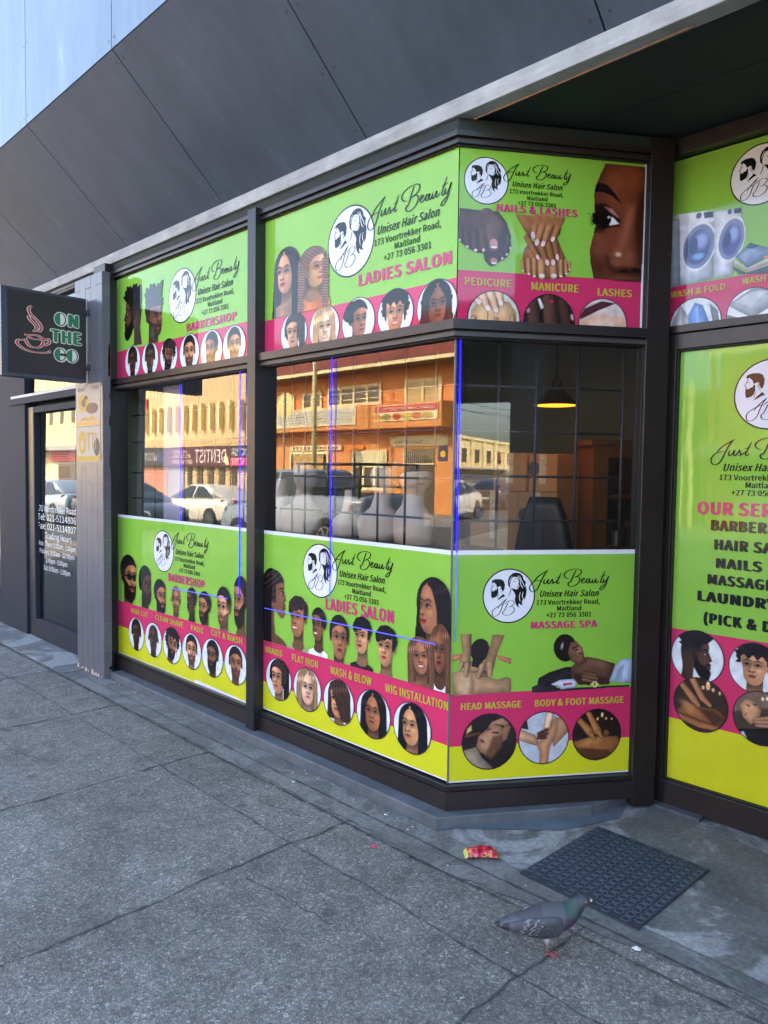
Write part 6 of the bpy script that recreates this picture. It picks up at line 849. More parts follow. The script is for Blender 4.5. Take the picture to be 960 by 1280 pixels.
m = MB(); x0_, x1_, y0_, y1_ = -.24, .24, -.20, .25
m.box((x0_, y0_, 0), (x0_+.03, y1_, 1.70), WOOD); m.box((x1_-.03, y0_, 0), (x1_, y1_, 1.70), WOOD); m.box((x0_+.031, y1_-.02, 0), (x1_-.031, y1_, 1.70), WOODD); m.box((x0_-.02, y0_-.02, 1.701), (x1_+.02, y1_, 1.735), WOOD)
for z_ in (.02, .6, 1.0, 1.35): m.box((x0_+.031, y0_+.02, z_), (x1_-.031, y1_-.021, z_+.02), WOOD)
m.build('carcass', CBT); m = MB()
for a, b in ((x0_+.031, x0_+.10), (x1_-.10, x1_-.031)): m.box((a, y0_-.002, .03), (b, y0_+.018, 1.695), WOOD)
m.box((x0_+.101, y0_-.001, 1.62), (x1_-.101, y0_+.018, 1.695), WOOD); m.box((x0_+.101, y0_-.001, .03), (x1_-.101, y0_+.018, .5), WOOD); m.build('door', CBT)
m = MB()
for k in range(6): m.box((x0_+.06+.05*k, -.05, 1.021), (x0_+.085+.05*k, .06, 1.12+.03*(k % 3)), (TAPE, FDK, FBR)[k % 3])
bo_ = m.build('product_bottles', None, (-2.60, 4.80, .05)); bo_.rotation_euler = (0, 0, .85); tag(bo_, 'small bottles on the shelf inside the wooden cabinet', 'bottles', None, 'stuff')
def salon_chair(x, y, rz, h, label):
    root = tag(empty('salon_chair', (x, y, .05), rz), label, 'chair', 'black salon chairs'); s_ = h/1.25
    def slab(w, d, z0, z1, rr): return [[(wx*w*k, yy*d*k2-rr, z) for wx, yy in [(math.copysign(abs(math.cos(q))**.5, math.cos(q)), math.copysign(abs(math.sin(q))**.5, math.sin(q))) for q in [2*math.pi*i/20 for i in range(20)]]] for z, k, k2 in [(z0+(z1-z0)*t, (1-.45*max(0, t-.6)**1.2/.31)*(1 if t > .05 else .9), 1) for t in (0, .08, .3, .55, .75, .9, 1)]]
    m = MB(); m.sweep(slab(.165*s_, .06, .62*s_, 1.25*s_, -.20), CHAIR); m.build('backrest', root)
    m = MB(); m.sweep(slab(.23*s_, .22, .45*s_, .60*s_, 0), CHAIR); m.build('seat', root)
    for sg in (-1, 1): m = MB(); m.box((sg*.26-.03, -.2, .62*s_), (sg*.27+.03, .2, .70*s_), CHAIR); m.box((sg*.27-.02, -.02, .5*s_), (sg*.27+.02, .03, .62*s_), GREYFR); m.build('armrest', root, None, .01)
    m = MB(); m.lathe([(.26, 0), (.26, .02), (.05, .05), (.035, .1), (.035, .45*s_)], (0, 0, 0), GREYFR); m.build('pedestal', root)
salon_chair(-2.62, 3.86, .35, 1.36, 'high backed black salon chair in front of the cartons')
salon_chair(-1.98, 4.10, -.5, 1.14, 'lower black salon chair right of the wooden cabinet')
# pendant lamp
PL = tag(empty('pendant_lamp', (-2.82, 4.35, 2.01)), 'black cone pendant lamp glowing warm inside, hung behind the angled window', 'lamp'); LB = pm('lamp_black', (30, 28, 26), .4)
m = MB(); lr = lambda pr: [[(r*math.cos(2*math.pi*k/32), r*math.sin(2*math.pi*k/32), z_) for k in range(32)] for r, z_ in pr]; m.sweep(lr([(.144, .002), (.150, 0), (.148, .006), (.085, .072), (.050, .110), (.034, .125), (.034, .165), (.014, .185), (.006, .20)]), LB, True, False); m.build('lamp_shade', PL)
m = MB(); m.sweep(lr([(.1435, .003), (.082, .068), (.046, .105), (.002, .106)]), pm('lamp_glow', (255, 170, 40), .5, emit=.36), True, False); m.build('glowing_liner', PL)
m = MB(); m.tube([(0, 0, .19), (0, 0, .985)], .004, LB, 6); m.build('cord', PL)
pl = bpy.data.lights.new('pendant_bulb', 'POINT'); pl.energy = .12; pl.color = (1, .62, .22); pl.shadow_soft_size = .05; po_ = bpy.data.objects.new('pendant_bulb', pl); COL.objects.link(po_); po_.parent = PL; po_.location = (0, 0, .03)
dl = pm('downlight_glow', (255, 244, 226), .4, emit=1.6)
for i, (x, y) in enumerate(((-4.05, 3.1), (-3.45, 3.3), (-2.95, 3.2), (-3.55, 5.6), (-4.8, 5.9), (-2.45, 3.25))):
    m = MB(); m.lathe([(.052, .0), (.056, .012), (.05, .016)], (0, 0, 0), GREYFR, 20); o = m.build('ceiling_downlight', None, (x, y, 2.982)); tag(o, 'small round lit downlight in the salon ceiling', 'downlight', 'ceiling downlights'); m = MB(); m.face([(.046*math.cos(q), .046*math.sin(q), -.001) for q in [-i*math.pi/10 for i in range(20)]], dl); m.build('lens', o)
# ---------------------------------------------------------------- things on the ground
MATM = pm('rubber_mat', (48, 55, 66), .55, .18, 5, .1, 60); MATR = pm('rubber_mat_rib', (66, 75, 88), .5, .2, 8)
m = MB(); mw, mh = .49, .575; m.box((0, 0, .0), (mw, mh, .006), MATM)
nx_, ny_ = 13, 15
se = lambda q, r: (r*math.copysign(abs(math.cos(q))**.6, math.cos(q)), r*math.copysign(abs(math.sin(q))**.6, math.sin(q)))
for i in range(nx_):
    for j in range(ny_):
        cx_, cy0_ = (i+.5)*mw/nx_+random.uniform(-.002, .002), (j+.5)*mh/ny_+(.006 if i % 2 else -.006); r0, r1 = .0168, .0140; sq = 1.03; n8 = 12
        if not (.016 < cy0_ < mh-.016): continue
        a_ = [(cx_+se(2*math.pi*k/n8, r0)[0], cy0_+se(2*math.pi*k/n8, r0)[1]*sq, .0064) for k in range(n8)]; b_ = [(cx_+se(2*math.pi*k/n8, r1)[0], cy0_+se(2*math.pi*k/n8, r1)[1]*sq, .0084) for k in range(n8)]; c_2 = [(cx_+se(2*math.pi*k/n8, r1-.003)[0], cy0_+se(2*math.pi*k/n8, r1-.003)[1]*sq, .0064) for k in range(n8)]
        for k in range(n8): k2 = (k+1) % n8; m.face([a_[k], a_[k2], b_[k2], b_[k]], MATR); m.face([b_[k], b_[k2], c_2[k2], c_2[k]], MATR)
o = m.build('door_mat', None, (-1.652, 2.376, .0055)); o.rotation_euler = (0, 0, -.012); tag(o, 'dark blue rubber door mat with a raised ring pattern', 'door mat')
# pigeon
FT, HD = Vector((-1.315, 2.052, 0)), math.atan2(.69, .72)
PG = tag(empty('pigeon', FT, HD), 'grey pigeon standing on one red leg beside the door mat', 'pigeon')
st_ = [(-.170, .088, .013, .006), (-.140, .092, .018, .009), (-.105, .098, .026, .017), (-.070, .104, .036, .030), (-.035, .109, .044, .041), (.0, .113, .048, .047), (.035, .119, .046, .046), (.060, .129, .040, .041), (.080, .143, .031, .032), (.093, .158, .024, .026), (.104, .171, .0215, .022), (.116, .178, .0205, .020), (.128, .178, .016, .015), (.136, .175, .008, .008)]
m = MB(); rings = []
for i, (x, z_, ry, rz_) in enumerate(st_):
    a = st_[max(i-1, 0)]; b = st_[min(i+1, len(st_)-1)]; d = Vector((b[0]-a[0], 0, b[1]-a[1])).normalized(); u_ = Vector((-d.z, 0, d.x)); rings.append([Vector((x, 0, z_))+Vector((0, 1, 0))*ry*math.cos(q)+u_*rz_*math.sin(q) for q in [2*math.pi*k/20 for k in range(20)]])
PGM = vcol_mat('pigeon_feathers', .55); m.sweep(rings, PGM); pb = m.build('body', PG)
def refine(o, lv=3):
    md = o.modifiers.new('s', 'SUBSURF'); md.levels = md.render_levels = lv
    dg = bpy.context.evaluated_depsgraph_get(); me = bpy.data.meshes.new_from_object(o.evaluated_get(dg)); o.modifiers.clear(); o.data = me
    me.polygons.foreach_set('use_smooth', [True]*len(me.polygons))
refine(pb)
def paint_bird(o, fn):
    me = o.data; at = me.color_attributes.new('Col', 'FLOAT_COLOR', 'POINT')
    for v in me.vertices: at.data[v.index].color = (*[q*.62 for q in fn(v.co)], 1)
def bodycol(c):
    if c.x < -.152: return (.032, .034, .042)
    if c.x < -.02: return (.15, .16, .185) if c.z < .118 else (.085, .09, .105)
    if c.x < .05: return (.095, .105, .125) if c.z < .12 else (.12, .13, .15)
    if c.x < .09: return (.04, .10, .085) if c.z+.25*c.x > .152 else (.085, .055, .10)
    if c.x < .10: return (.055, .065, .08)
    return (.075, .085, .105)
paint_bird(pb, bodycol)
for sg in (-1, 1):
    m = MB(); wr = []
    for x, z_, hy, hz in ((-.155, .088, .004, .006), (-.125, .092, .010, .014), (-.085, .098, .014, .025), (-.04, .103, .014, .034), (.0, .107, .012, .038), (.03, .111, .009, .034), (.05, .115, .004, .018)):
        yy = sg*{-.155: .010, -.125: .020, -.085: .030, -.04: .040, .0: .044, .03: .042, .05: .036}[x]; wr.append([(x, yy+sg*hy*math.cos(q), z_+hz*math.sin(q)) for q in [2*math.pi*k/12 for k in range(12)]])
    m.sweep(wr, PGM); w = m.build('wing', PG); refine(w)
    def wc(c):
        if c.x < -.125: return (.03, .03, .036)
        if c.x < -.105: return (.11, .115, .13)
        t = c.x*1.0-(c.z-.1)*.55+.004*math.sin(c.z*420)
        if c.z < .135 and (-.083 < t < -.077 or -.060 < t < -.055 or (-.040 < t < -.036 and math.sin(c.z*600) > -.2)): return (.34, .35, .37)
        if c.z < .125 and -.085 < t < .012: return (.030, .030, .040) if math.sin(c.x*700+c.z*500) < .8 else (.22, .23, .25)
        return (.085, .09, .11)
    paint_bird(w, wc)
CER = pm('pigeon_cere', (226, 222, 216), .6); BEAK = pm('pigeon_beak', (44, 40, 42), .5); PLEG = pm('pigeon_leg', (186, 84, 92), .55, .15, 60); PSHK = pm('pigeon_thigh', (170, 176, 184), .8, .2, 60); EYEP = pm('pigeon_eye', (196, 96, 36), .25)
m = MB(); m.tube([(.132, 0, .176), (.146, 0, .171), (.156, 0, .163)], [.006, .004, .001], BEAK, 8); m.build('beak', PG); m = MB(); m.tube([(.132, 0, .1785), (.139, 0, .177), (.143, 0, .1745)], [.006, .0055, .002], CER, 8); m.build('cere', PG)
for sg in (-1, 1): m = MB(); m.lathe([(.0005, -.003), (.0034, -.001), (.0034, .001), (.0005, .003)], (.119, sg*.0185, .181), EYEP, 10); m.build('eye', PG)
def leg(x, y, zt, foot, name='leg'):
    m = MB(); m.tube([(x-.004, y, zt), (x, y, .055), (x+.002, y, .036)], [.017, .011, .006], PSHK, 10); m.tube([(x+.002, y, .038), (x+.004, y, .02), (foot[0], foot[1], foot[2]+.006)], [.0028, .0024, .0026], PLEG, 8)
    for a in (-.65, 0, .65): m.tube([(foot[0], foot[1], foot[2]+.005), (foot[0]+.018*math.cos(a), foot[1]+.018*math.sin(a), foot[2]+.004), (foot[0]+.036*math.cos(a), foot[1]+.036*math.sin(a), foot[2]+.0018)], [.0022, .0018, .0009], PLEG, 6)
    m.tube([(foot[0], foot[1], foot[2]+.005), (foot[0]-.016, foot[1]-.003, foot[2]+.0018)], [.0028, .0012], PLEG, 6); m.build(name, PG)
leg(-.004, -.016, .085, (.006, -.016, 0)); m = MB(); m.tube([(.012, .018, .080), (.018, .020, .058), (.026, .020, .050)], [.015, .009, .004], PSHK, 8); m.tube([(.024, .020, .051), (.010, .020, .040), (.002, .020, .046)], [.003, .003, .0014], PLEG, 6); m.build('leg', PG)
# litter
FOILP = None
def wrapper():
    nx_, ny_ = 11, 7; m = MB(); L_, Wd = .136, .076; top = {}; rs = srand(5); hh = rs.rand(9, 6)
    def hgt(u, v): a, b = u*8, v*5; i, j = int(min(a, 7.999)), int(min(b, 4.999)); fu, fv = a-i, b-j; return (hh[i, j]*(1-fu)+hh[i+1, j]*fu)*(1-fv)+(hh[i, j+1]*(1-fu)+hh[i+1, j+1]*fu)*fv
    V = []
    for s_ in (1, -1):
        for i in range(nx_+1):
            for j in range(ny_+1):
                u, v = i/nx_, j/ny_; e_ = min(1, 5*min(u, 1-u))*min(1, 4*min(v, 1-v)); z_ = .014+s_*e_*(.012+.015*hgt(u, v)*(s_ > 0)) ; V.append((u*L_-L_/2+.006*hgt(v, u), v*Wd-Wd/2+.012*(hgt(u, v)-.5)*(1 if v > .5 else -1)*.6, max(.002, z_-(.008 if u < .06 else 0))))
    N = (nx_+1)*(ny_+1); F = []
    for s_ in (0, 1):
        for i in range(nx_):
            for j in range(ny_):
                a = s_*N+i*(ny_+1)+j; q = (a, a+ny_+1, a+ny_+2, a+1); F.append(q if s_ == 0 else q[::-1])
    me = bpy.data.meshes.new('snack_wrapper'); me.from_pydata(V, [], F)
    mt = bpy.data.materials.new('foil_print_and_glare'); mt.use_nodes = True; n = mt.node_tree.nodes; l = mt.node_tree.links; b = n['Principled BSDF']; tc = n.new('ShaderNodeTexCoord')
    vo = n.new('ShaderNodeTexNoise'); vo.inputs['Scale'].default_value = 42; l.new(tc.outputs['Object'], vo.inputs[0]); r = n.new('ShaderNodeValToRGB'); e_ = r.color_ramp.elements
    for p_, c in ((.30, (150, 18, 40)), (.46, (206, 34, 62)), (.54, (232, 92, 120)), (.60, (222, 160, 40)), (.66, (60, 26, 30)), (.72, (236, 214, 206))):  # printed colours; the palest stop paints a white glare on the foil
        q = e_.new(p_); q.color = (*lin(c), 1)
    e_.remove(e_[0]); e_.remove(e_[-1]); l.new(vo.outputs[0], r.inputs[0]); l.new(r.outputs[0], b.inputs['Base Color']); b.inputs['Roughness'].default_value = .3; b.inputs['Metallic'].default_value = .1
    me.materials.append(mt); me.materials.append(pm('foil_end', (176, 196, 70), .35)); 
    for p_ in me.polygons:
        if p_.center.x < -L_/2+.012: p_.material_index = 1
    o = bpy.data.objects.new('snack_wrapper', me); COL.objects.link(o); return o
o = wrapper(); o.location = (-1.842, 2.372, .006); o.rotation_euler = (0, 0, .80); tag(o, 'crumpled red and pink snack wrapper on the pavement', 'wrapper')
def scrap(x, y, s_, rgb, label, name, rz=0, z_=.006):
    m = MB(); rs = srand(int(abs(x*1000))); n = 7; pts = [(s_*(.6+.6*rs.rand())*math.cos(2*math.pi*k/n)*1.7, s_*(.6+.5*rs.rand())*math.sin(2*math.pi*k/n), .001+.006*rs.rand()) for k in range(n)]
    for k in range(n): m.face([(0, 0, .006), pts[k], pts[(k+1) % n]], pm(name+'_'+str(rgb[0]), rgb, .7))
    o = m.build(name, None, (x, y, z_)); o.rotation_euler = (0, 0, rz); tag(o, label, 'litter')
scrap(-1.112, 2.268, .011, (226, 228, 228), 'small torn white paper scrap right of the pigeon', 'paper_scrap', .4, .008)
scrap(-2.195, 2.112, .013, (206, 70, 96), 'flattened pink wrapper scrap on the pavement joint', 'wrapper_scrap', -.2, .003)
scrap(-2.36, 2.345, .006, (220, 218, 212), 'tiny white crumb by the plinth corner', 'crumb', 0)
scrap(-2.93, 2.26, .006, (214, 212, 206), 'tiny white crumb along the cement edging', 'crumb', 1)
scrap(-1.36, 1.68, .007, (150, 150, 150), 'pale pebble lying on the joint below the pigeon', 'pebble', 1, .002)
scrap(-2.02, 2.16, .009, (40, 42, 44), 'black chewing gum spot on the cement edging', 'gum_spot', 1, .003)

m = MB(); rs = srand(11)
for k in range(170):
    if k < 110: x, y = -5.3+3.3*rs.rand(), 2.405-abs(rs.randn())*.035
    elif k < 135: x, y = -2.1+1.2*rs.rand(), 2.2+.9*rs.rand()
    else: x, y = -4.5+3.6*rs.rand(), 1.0+1.15*rs.rand()
    s_ = .0025+.004*rs.rand()**2; a = rs.rand()*6; c = (150, 120, 84)[k % 3]+int(60*rs.rand())//20*20
    pts = [(x+s_*math.cos(a+q)*(1+.5*rs.rand()), y+s_*math.sin(a+q), .0065) for q in (0, 1.6, 3.1, 4.7)]; top = (x, y, .0065+s_*.9); mt = pm('grit_%d' % c, (c, c-4, c-8), .9)
    for q in range(4): m.face([pts[q], pts[(q+1) % 4], top], mt)
tag(m.build('grit'), 'scattered grit and plaster crumbs along the foot of the shop front', 'grit', None, 'stuff')

# ---------------------------------------------------------------- across the street (seen mirrored in the glass)
OR = pm('orange_plaster', (222, 148, 84), .85, .10, 1.2, .1, 20); CRM = pm('cream_trim', (236, 222, 170), .7, .06, 3); TILER = None; DWIN = pm('dark_window', (92, 82, 70), .12, .3, 2); BEI = pm('beige_plaster', (214, 186, 140), .85, .08, 1); BEID = pm('beige_trim', (206, 178, 128), .85, .08, 2); YELB = pm('yellow_plaster', (220, 204, 156), .85, .08, 1); CHAR = pm('charcoal_board', (58, 52, 58), .5, .1, 2); MAR = pm('maroon_board', (92, 34, 48), .5, .1, 2); LETW = pm('board_white', (232, 228, 216), .5); LETB = pm('board_blue', (66, 96, 190), .5); REDP = pm('red_board', (200, 44, 40), .5); PINKW = pm('pink_shop_wall', (216, 132, 112), .8, .06, 2); GREYP = pm('grey_plaster', (150, 146, 140), .85, .1, 1); BRICK = pm('brown_brick', (150, 104, 76), .85, .2, 6); SHUT = pm('roller_shutter', (150, 150, 148), .5, .1, 3); WHB = pm('white_plaster', (226, 222, 210), .85, .06, 1)
def tile_roof_mat():
    m = bpy.data.materials.new('clay_roof_tiles'); m.use_nodes = True; n = m.node_tree.nodes; l = m.node_tree.links; b = n['Principled BSDF']; tc = n.new('ShaderNodeTexCoord')
    br = n.new('ShaderNodeTexBrick'); br.inputs['Scale'].default_value = 1; br.inputs['Brick Width'].default_value = .28; br.inputs['Row Height'].default_value = .26; br.inputs['Mortar Size'].default_value = .035
    br.inputs['Color1'].default_value = (*lin((170, 84, 60)), 1); br.inputs['Color2'].default_value = (*lin((146, 70, 52)), 1); br.inputs['Mortar'].default_value = (*lin((74, 38, 32)), 1)
    l.new(tc.outputs['Object'], br.inputs[0]); l.new(br.outputs[0], b.inputs['Base Color']); b.inputs['Roughness'].default_value = .8; return m
TILER = tile_roof_mat(); FY = -16.5
def fx(y=0): return lambda x, z_: (x, FY+y, z_)
def facing_text(mb, t, xa, xb, z_, cph, mt, y):   # reads correctly for someone standing in the road (x decreasing to their right)
    add_text(mb, t, xb, xa, z_, cph, mt, fx(y))
def win(parent, x0, x1, z0, z1, cols=2, rows=3, fr=None, y=.02, name='window'):
    fr = fr or CRM; m = MB(); t = .12
    m.box((x0, FY+y, z0), (x1, FY+y+.05, z0+t), fr); m.box((x0, FY+y, z1-t), (x1, FY+y+.05, z1), fr)
    for i in range(cols+1): xx = x0+(x1-x0-t)*i/cols; m.box((xx, FY+y+.001, z0+t), (xx+t, FY+y+.056, z1-t), fr)
    for j in range(1, rows): zz = z0+(z1-z0)*j/rows; m.box((x0+t, FY+y+.002, zz-.015), (x1-t, FY+y+.03, zz+.015), fr)
    o = m.build(name, parent); m = MB(); m.face([(x1, FY+y+.004, z0), (x0, FY+y+.004, z0), (x0, FY+y+.004, z1), (x1, FY+y+.004, z1)], DWIN); m.build('pane', o); return o
# orange corner building with tiled roof
OB = tag(empty('orange_building', (0, 0, 0)), 'orange two storey shop with red tiled roof, mirrored in the wide middle window', 'building')
m = MB(); m.box((-30.2, FY-9, -.19), (-18.25, FY, 5.75), OR); m.build('wall', OB)
m = MB()
e0, e1, zr0, zr1 = FY+.95, FY-6, 5.80, 9.4
m.face([(-31.0, e0, zr0), (-17.5, e0, zr0), (-21.5, e1, zr1), (-27, e1, zr1)][::-1], TILER); m.face([(-17.5, e0, zr0), (-17.5, FY-10, zr0), (-21.5, e1, zr1)][::-1], TILER); m.face([(-31, FY-10, zr0), (-31, e0, zr0), (-27, e1, zr1)][::-1], TILER); m.face([(-17.5, FY-10, zr0), (-31, FY-10, zr0), (-27, e1, zr1), (-21.5, e1, zr1)][::-1], TILER)
r_ = m.build('roof', OB); m = MB(); m.box((-31.02, FY+.90, 5.70), (-17.48, FY+1.02, 5.83), CRM); m.box((-31.0, FY+.02, 5.70), (-17.5, FY+.899, 5.72), pm('eave_board', (110, 92, 80), .8)); m.build('gutter', r_)
CURT = pm('curtained_pane', (190, 166, 112), .2, .35, 3)
DARK_ = DWIN; DWIN = CURT; win(OB, -20.9, -18.95, 4.2, 5.2, 2, 3); DWIN = DARK_
for a in ((-25.6, -22.2, 4.34, 5.2, 4, 3), (-27.4, -26.0, 4.34, 5.1, 2, 2), (-29.3, -28.0, 4.34, 5.1, 2, 2)): win(OB, *a)
m = MB(); m.box((-30.3, FY+.001, 3.32), (-22.75, FY+.75, 4.28), OR); m.box((-22.745, FY+.001, 3.28), (-18.2, FY+.90, 4.20), OR); m.build('balcony_front', OB)
m = MB(); m.box((-28.5, FY+.751, 3.50), (-22.95, FY+.80, 4.26), CRM); m.box((-28.38, FY+.801, 3.58), (-23.07, FY+.81, 4.18), pm('weathered_board', (206, 200, 178), .8, .12, 3))
for k in range(4): m.box((-28.1, FY+.811, 3.68+.12*k), (-24.6-.5*(k % 2), FY+.815, 3.70+.12*k), CHAR)
m.build('blank_signboard', OB)
m = MB(); m.box((-21.68, FY+.901, 3.54), (-18.36, FY+.94, 4.14), CRM); m.box((-21.66, FY+.941, 3.88), (-18.38, FY+.945, 4.12), REDP); facing_text(m, 'AGAPE AFRICAN MAR FOOD', -21.55, -18.5, 3.93, .13, LETW, .949)
for k, c in enumerate(((204, 170, 96), (196, 110, 50), (214, 180, 60), (196, 70, 36), (150, 130, 60), (214, 150, 60))): m.face([(-18.6-.27-.53*k+.25*math.cos(q), FY+.946, 3.70+.13*math.sin(q)) for q in [-i*math.pi/8 for i in range(16)]], pm('dish_%d' % k, c, .5, .35, 12))
m.build('food_signboard', OB)
m = MB(); m.box((-21.65, FY+.001, 2.60), (-18.62, FY+.06, 3.0), CRM)
for k in range(9): m.box((-21.4+.2*k, FY+.061, 2.70+.03*(k % 3)), (-21.27+.2*k, FY+.064, 2.76+.05*(k % 2)), CHAR)
m.build('lower_signboard', OB)
m = MB(); m.box((-20.85, FY+.002, 0), (-19.30, FY+.03, 2.5), DWIN)
for k in range(14): m.tube([(-20.8+.11*k, FY+.06, 1.92), (-20.8+.11*k, FY+.06, 2.48)], .012, CRM, 5)
m.box((-20.9, FY+.031, 1.88), (-19.25, FY+.08, 1.93), CRM); m.build('door', OB)
m = MB(); m.box((-20.9, FY+.03, 0), (-20.84, FY+.10, 2.55), CRM)
for k in range(7): m.tube([(-21.4+.08*k, FY+.5, .1), (-21.4+.08*k, FY+.5, 2.0)], .012, CRM, 5)
m.build('security_gate', OB)
win(OB, -28.3, -25.5, .8, 2.45, 3, 1, CRM, .03, 'shop_window'); win(OB, -23.95, -21.85, .8, 2.46, 3, 1, CRM, .03, 'shop_window')
m = MB(); m.box((-28.2, FY+.09, 2.5), (-24.6, FY+.12, 2.72), CRM); m.box((-24.2, FY+.09, 2.48), (-23.2, FY+.12, 2.70), pm('amber_board', (240, 138, 30), .5))
for k in range(12): m.box((-28.0+.28*k, FY+.121, 2.55), (-27.85+.28*k, FY+.125, 2.66), (MAR, CHAR, REDP)[k % 3])
m.build('shop_boards', OB)
m = MB(); m.box((-28.0, FY+.09, 1.35), (-25.8, FY+.1, 2.3), pm('window_poster_food', (190, 150, 90), .5, .5, 5)); m.box((-23.7, FY+.09, 1.75), (-22.0, FY+.1, 2.42), pm('window_poster_cream', (230, 220, 170), .5, .2, 4)); m.build('window_pictures', OB)
m = MB(); m.box((-19.10, FY+.001, 2.02), (-18.66, FY+.02, 2.56), pm('poster_navy', (58, 62, 96), .5)); m.face([(-18.88+.13*math.cos(q), FY+.022, 2.28+.13*math.sin(q)) for q in [-i*math.pi/10 for i in range(20)]], pm('poster_yellow', (240, 204, 40), .5)); m.build('wall_poster', OB)
# beige building with fins and the doctor / dentist boards
DB = tag(empty('beige_building', (0, 0, 0)), 'beige building with upright fins over DOCTOR and DENTIST boards, mirrored in the left window', 'building')
m = MB(); m.box((-46.4, FY-9, -.19), (-30.9, FY, 7.9), BEI); m.build('wall', DB)
m = MB(); m.box((-46.4, FY+.001, 3.22), (-30.9, FY+.30, 3.62), BEID); m.box((-46.4, FY+.001, 3.625), (-30.9, FY+.12, 3.70), BEID); m.build('cornice', DB)
for k in range(15): m = MB(); xx = -32.42-.915*k; m.box((xx-.10, FY+.001, 4.12), (xx+.10, FY+.26, 5.54), pm('fin_cream', (244, 222, 160), .8)); m.build('fin', DB)
m = MB(); m.box((-46.4, FY+.31, 2.18), (-39.55, FY+.36, 3.18), CHAR); m.box((-39.545, FY+.31, 2.18), (-32.9, FY+.365, 3.18), MAR); m.box((-32.895, FY+.31, 2.18), (-30.9, FY+.36, 3.18), CHAR)
facing_text(m, 'DOCTOR', -45.9, -43.0, 2.42, .62, LETW, .362); facing_text(m, 'DR A NAIDOO', -42.7, -40.9, 2.78, .13, LETW, .362); facing_text(m, '021 511 6574', -42.75, -40.6, 2.48, .22, LETW, .362)
facing_text(m, 'DENTIST', -36.35, -33.3, 2.36, .68, LETW, .368); facing_text(m, 'DR A DURO', -38.6, -37.2, 2.90, .12, LETW, .368); facing_text(m, '021 511 6574', -38.7, -36.8, 2.62, .20, LETW, .368); facing_text(m, '0872 427 5208', -38.7, -36.6, 2.30, .20, LETW, .368)
facing_text(m, '123', -40.5, -39.75, 2.45, .5, LETB, .362); facing_text(m, 'DOCTOR', -32.8, -31.0, 2.72, .34, LETW, .362); m.box((-32.89, FY+.361, 2.2), (-30.92, FY+.364, 2.62), pm('board_pink', (214, 44, 92), .5)); facing_text(m, 'DENTIST', -32.8, -31.0, 2.27, .30, LETW, .368)
m.face([(-33.3, FY+.37, 2.25), (-33.0, FY+.37, 2.25), (-33.1, FY+.37, 2.6), (-33.3, FY+.37, 2.85), (-33.5, FY+.37, 2.6)], CRM); m.build('signboard', DB)
m = MB(); m.box((-43.2, FY+.001, 0), (-39.9, FY+.04, 2.0), PINKW); m.box((-39.8, FY+.001, 0), (-38.0, FY+.05, 2.1), SHUT); m.box((-46.2, FY+.001, .4), (-43.4, FY+.05, 1.9), YELB)
for k in range(9): m.box((-37.6+.55*k, FY+.001, .1), (-37.2+.55*k, FY+.06, 2.1), BEID if k % 2 else DWIN)
m.build('shop_fronts', DB)
m = MB(); m.box((-45.3, FY+.05, 5.35), (-42.4, FY+.12, 6.15), REDP); m.box((-44.9, FY+.05, 4.75), (-42.5, FY+.12, 5.33), CHAR); facing_text(m, 'Carlow', -44.9, -42.9, 5.62, .3, CRM, .13); facing_text(m, 'PHARMACY', -44.7, -42.7, 4.95, .2, LETW, .13); m.build('red_signboard', DB)
# pale neighbour mirrored in the cafe glass
NB = tag(empty('pale_building', (0, 0, 0)), 'tall pale yellow building with dark slot windows, mirrored in the cafe door', 'building')
m = MB(); m.box((-80, FY-9, -.19), (-46.6, FY, 9.2), YELB); m.build('wall', NB); m = MB()
for k in range(16): m.box((-78+2.0*k, FY+.001, 5.2), (-77.4+2.0*k, FY+.03, 7.6), DWIN)
m.build('slot_windows', NB); m = MB(); m.box((-80, FY+.001, 3.2), (-46.6, FY+1.2, 3.5), GREYP); m.box((-57, FY+.3, 2.5), (-49, FY+.36, 3.19), REDP); m.box((-56, FY+.05, .3), (-50, FY+.1, 2.3), DWIN); m.box((-70, FY+.05, .3), (-60, FY+.1, 2.6), SHUT); m.build('shop_fronts', NB)
